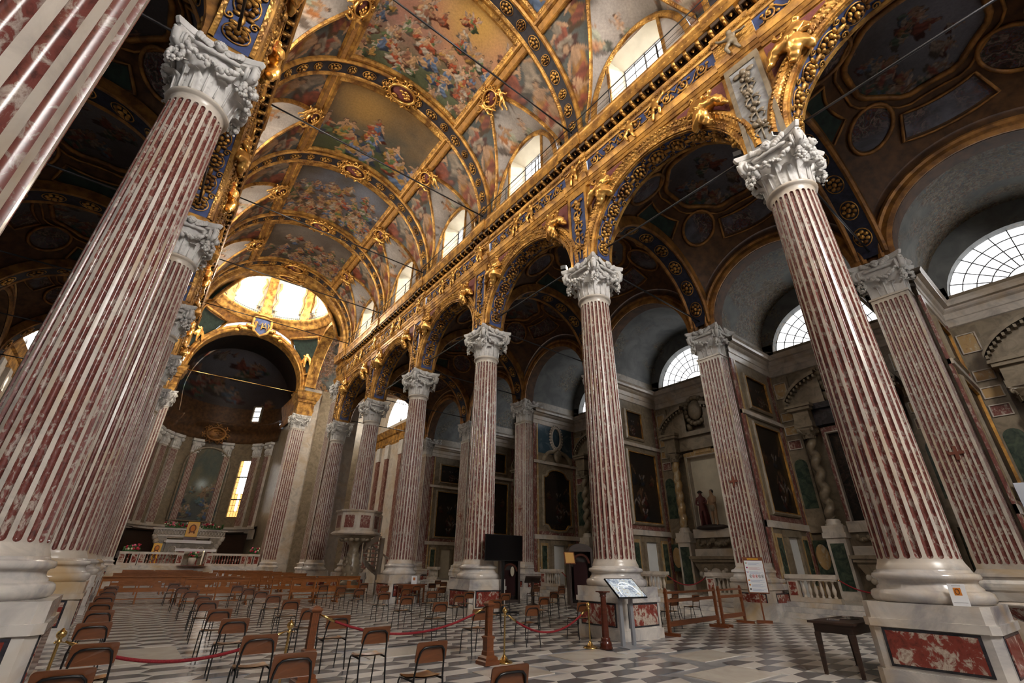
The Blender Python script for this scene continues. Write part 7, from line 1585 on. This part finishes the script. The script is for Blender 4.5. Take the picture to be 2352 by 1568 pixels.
MB().box(-2.95, 2.95, -0.2, 0.6, 2.4, 2.52).obj('lower_gradine', 'marble_white', o); MB().box(-2.9, 2.9, -0.1, 0.6, 2.52, 3.0).obj('fretwork_band', 'marble_warm', o); MB().box(-3.05, 3.05, -0.2, 0.6, 3.0, 3.12).obj('upper_gradine', 'marble_white', o)
b = MB()
for i in range(22):
    xx = -2.7 + 5.4 * i / 21
    if abs(xx) > 0.5: b.tube([(xx + 0.11 * cos(2 * pi * q / 12), -0.14, 2.76 + 0.17 * sin(2 * pi * q / 12)) for q in range(12)], 0.03, 5, 0, True)
b.obj('fretwork', 'marble_white', o, kind='stuff')
for sg in (-1, 1):
    b = MB()
    for i in range(6): b.ball((sg * (1.95 + 0.15 * i), -0.1, 0.7 + 0.32 * i), (0.24, 0.25, 0.26), 8, 6)
    b.obj('scroll_end', 'marble_white', o); MB().box(sg * 1.75, sg * 2.6, -0.1, 0.6, 0, 2.4).obj('side_wing', 'marble_warm', o)
b = MB(); b.ball((0, -0.55, 1.2), (0.38, 0.1, 0.3), 12, 8)
for sx in (-1.1, 1.1): b.tube([(sx + 0.3 * cos(2 * pi * q / 16), -0.53, 1.15 + 0.42 * sin(2 * pi * q / 16)) for q in range(16)], 0.05, 6, 0, True)
b.obj('carved_front', 'marble_white', o)
for i in range(2): pass
for sx, lab in ((-1.45, 'red and white flowers left of the icon on the high altar'), (1.55, 'red and white flowers right of the icon on the high altar')): bouquet(XC + sx, 55.95, 4.42, 0.95, lab)
def icon(x, y, z, rz, w, h, label, stand=0.0):
    o = thing('icon', label, 'icon', (x, y, z), rz)
    MB().box(-w / 2, w / 2, -0.04, 0.03, stand, stand + h).obj('gilt_panel', 'icon_ochre', o); MB().box(-w / 2 + 0.07, w / 2 - 0.07, -0.05, -0.04, stand + 0.08, stand + h - 0.08).obj('painted_field', 'icon_face', o)
    MB().ball((0, -0.05, stand + h * 0.56), (w * 0.30, 0.012, h * 0.28), 16, 8).obj('hair', 'icon_brown', o); MB().ball((0, -0.056, stand + h * 0.55), (w * 0.20, 0.012, h * 0.2), 14, 8).obj('face', 'icon_orange', o)
    for sg in (-1, 1): MB().tube([(sg * w * 0.16, -0.05, stand + h * 0.36), (sg * w * 0.22, -0.05, stand + h * 0.22)], w * 0.06, 6).obj('hair_lock', 'icon_brown', o)
    if stand: MB().box(-w * 0.55, w * 0.55, -0.12, 0.12, 0, stand).obj('plinth', 'wood_mahogany', o)
icon(XC - 0.05, 55.6, 3.40, 0.0, 0.95, 1.3, 'large gold icon of a face standing on the high altar', 0.28)
icon(2.35, 52.6, 2.1, 0.15, 0.62, 0.85, 'small gilt-framed icon on a golden easel beside the high altar')
o = thing('icon_easel', 'golden twisted easel legs carrying the small icon', 'easel', (2.35, 52.6, 1.26))
for sx in (-0.16, 0.16): MB().tube([(sx + 0.05 * sin(i * 1.1), 0, 0.83 * i / 12) for i in range(13)], 0.06, 7).obj('leg', 'gilt_paint', o)
for (a0, a1, lab) in ((R(12), R(66), 'dark choir stalls behind the altar, pulpit side'), (R(114), R(178), 'dark choir stalls behind the altar, opposite the pulpit')):
    o = thing('choir_stalls', lab, 'choir stalls', (XC, YA, 1.26))
    n = 14
    MB().grid(lambda i, j: ((RAP - 0.5) * cos(a0 + (a1 - a0) * i), (RAP - 0.5) * sin(a0 + (a1 - a0) * i), 3.0 * j), n, 1).obj('back_panel', 'wood_dark', o); MB().lathe([(RAP - 0.5, 2.95), (RAP - 0.9, 3.0), (RAP - 0.95, 3.12), (RAP - 0.4, 3.15)], n, (0, 0, 0), 0, False, None, a0, a1).obj('canopy', 'wood_dark', o)
    MB().lathe([(RAP - 1.0, 0.0), (RAP - 1.0, 0.5), (RAP - 0.5, 0.52)], n, (0, 0, 0), 0, False, None, a0, a1).obj('seat_bench', 'wood_dark', o)
    for i in range(8): a = a0 + (a1 - a0) * i / 7; MB().box(RAP - 1.0, RAP - 0.5, -0.04, 0.04, 0.5, 1.1, 0, RZ(a)).obj('arm_rest', 'wood_dark', o)
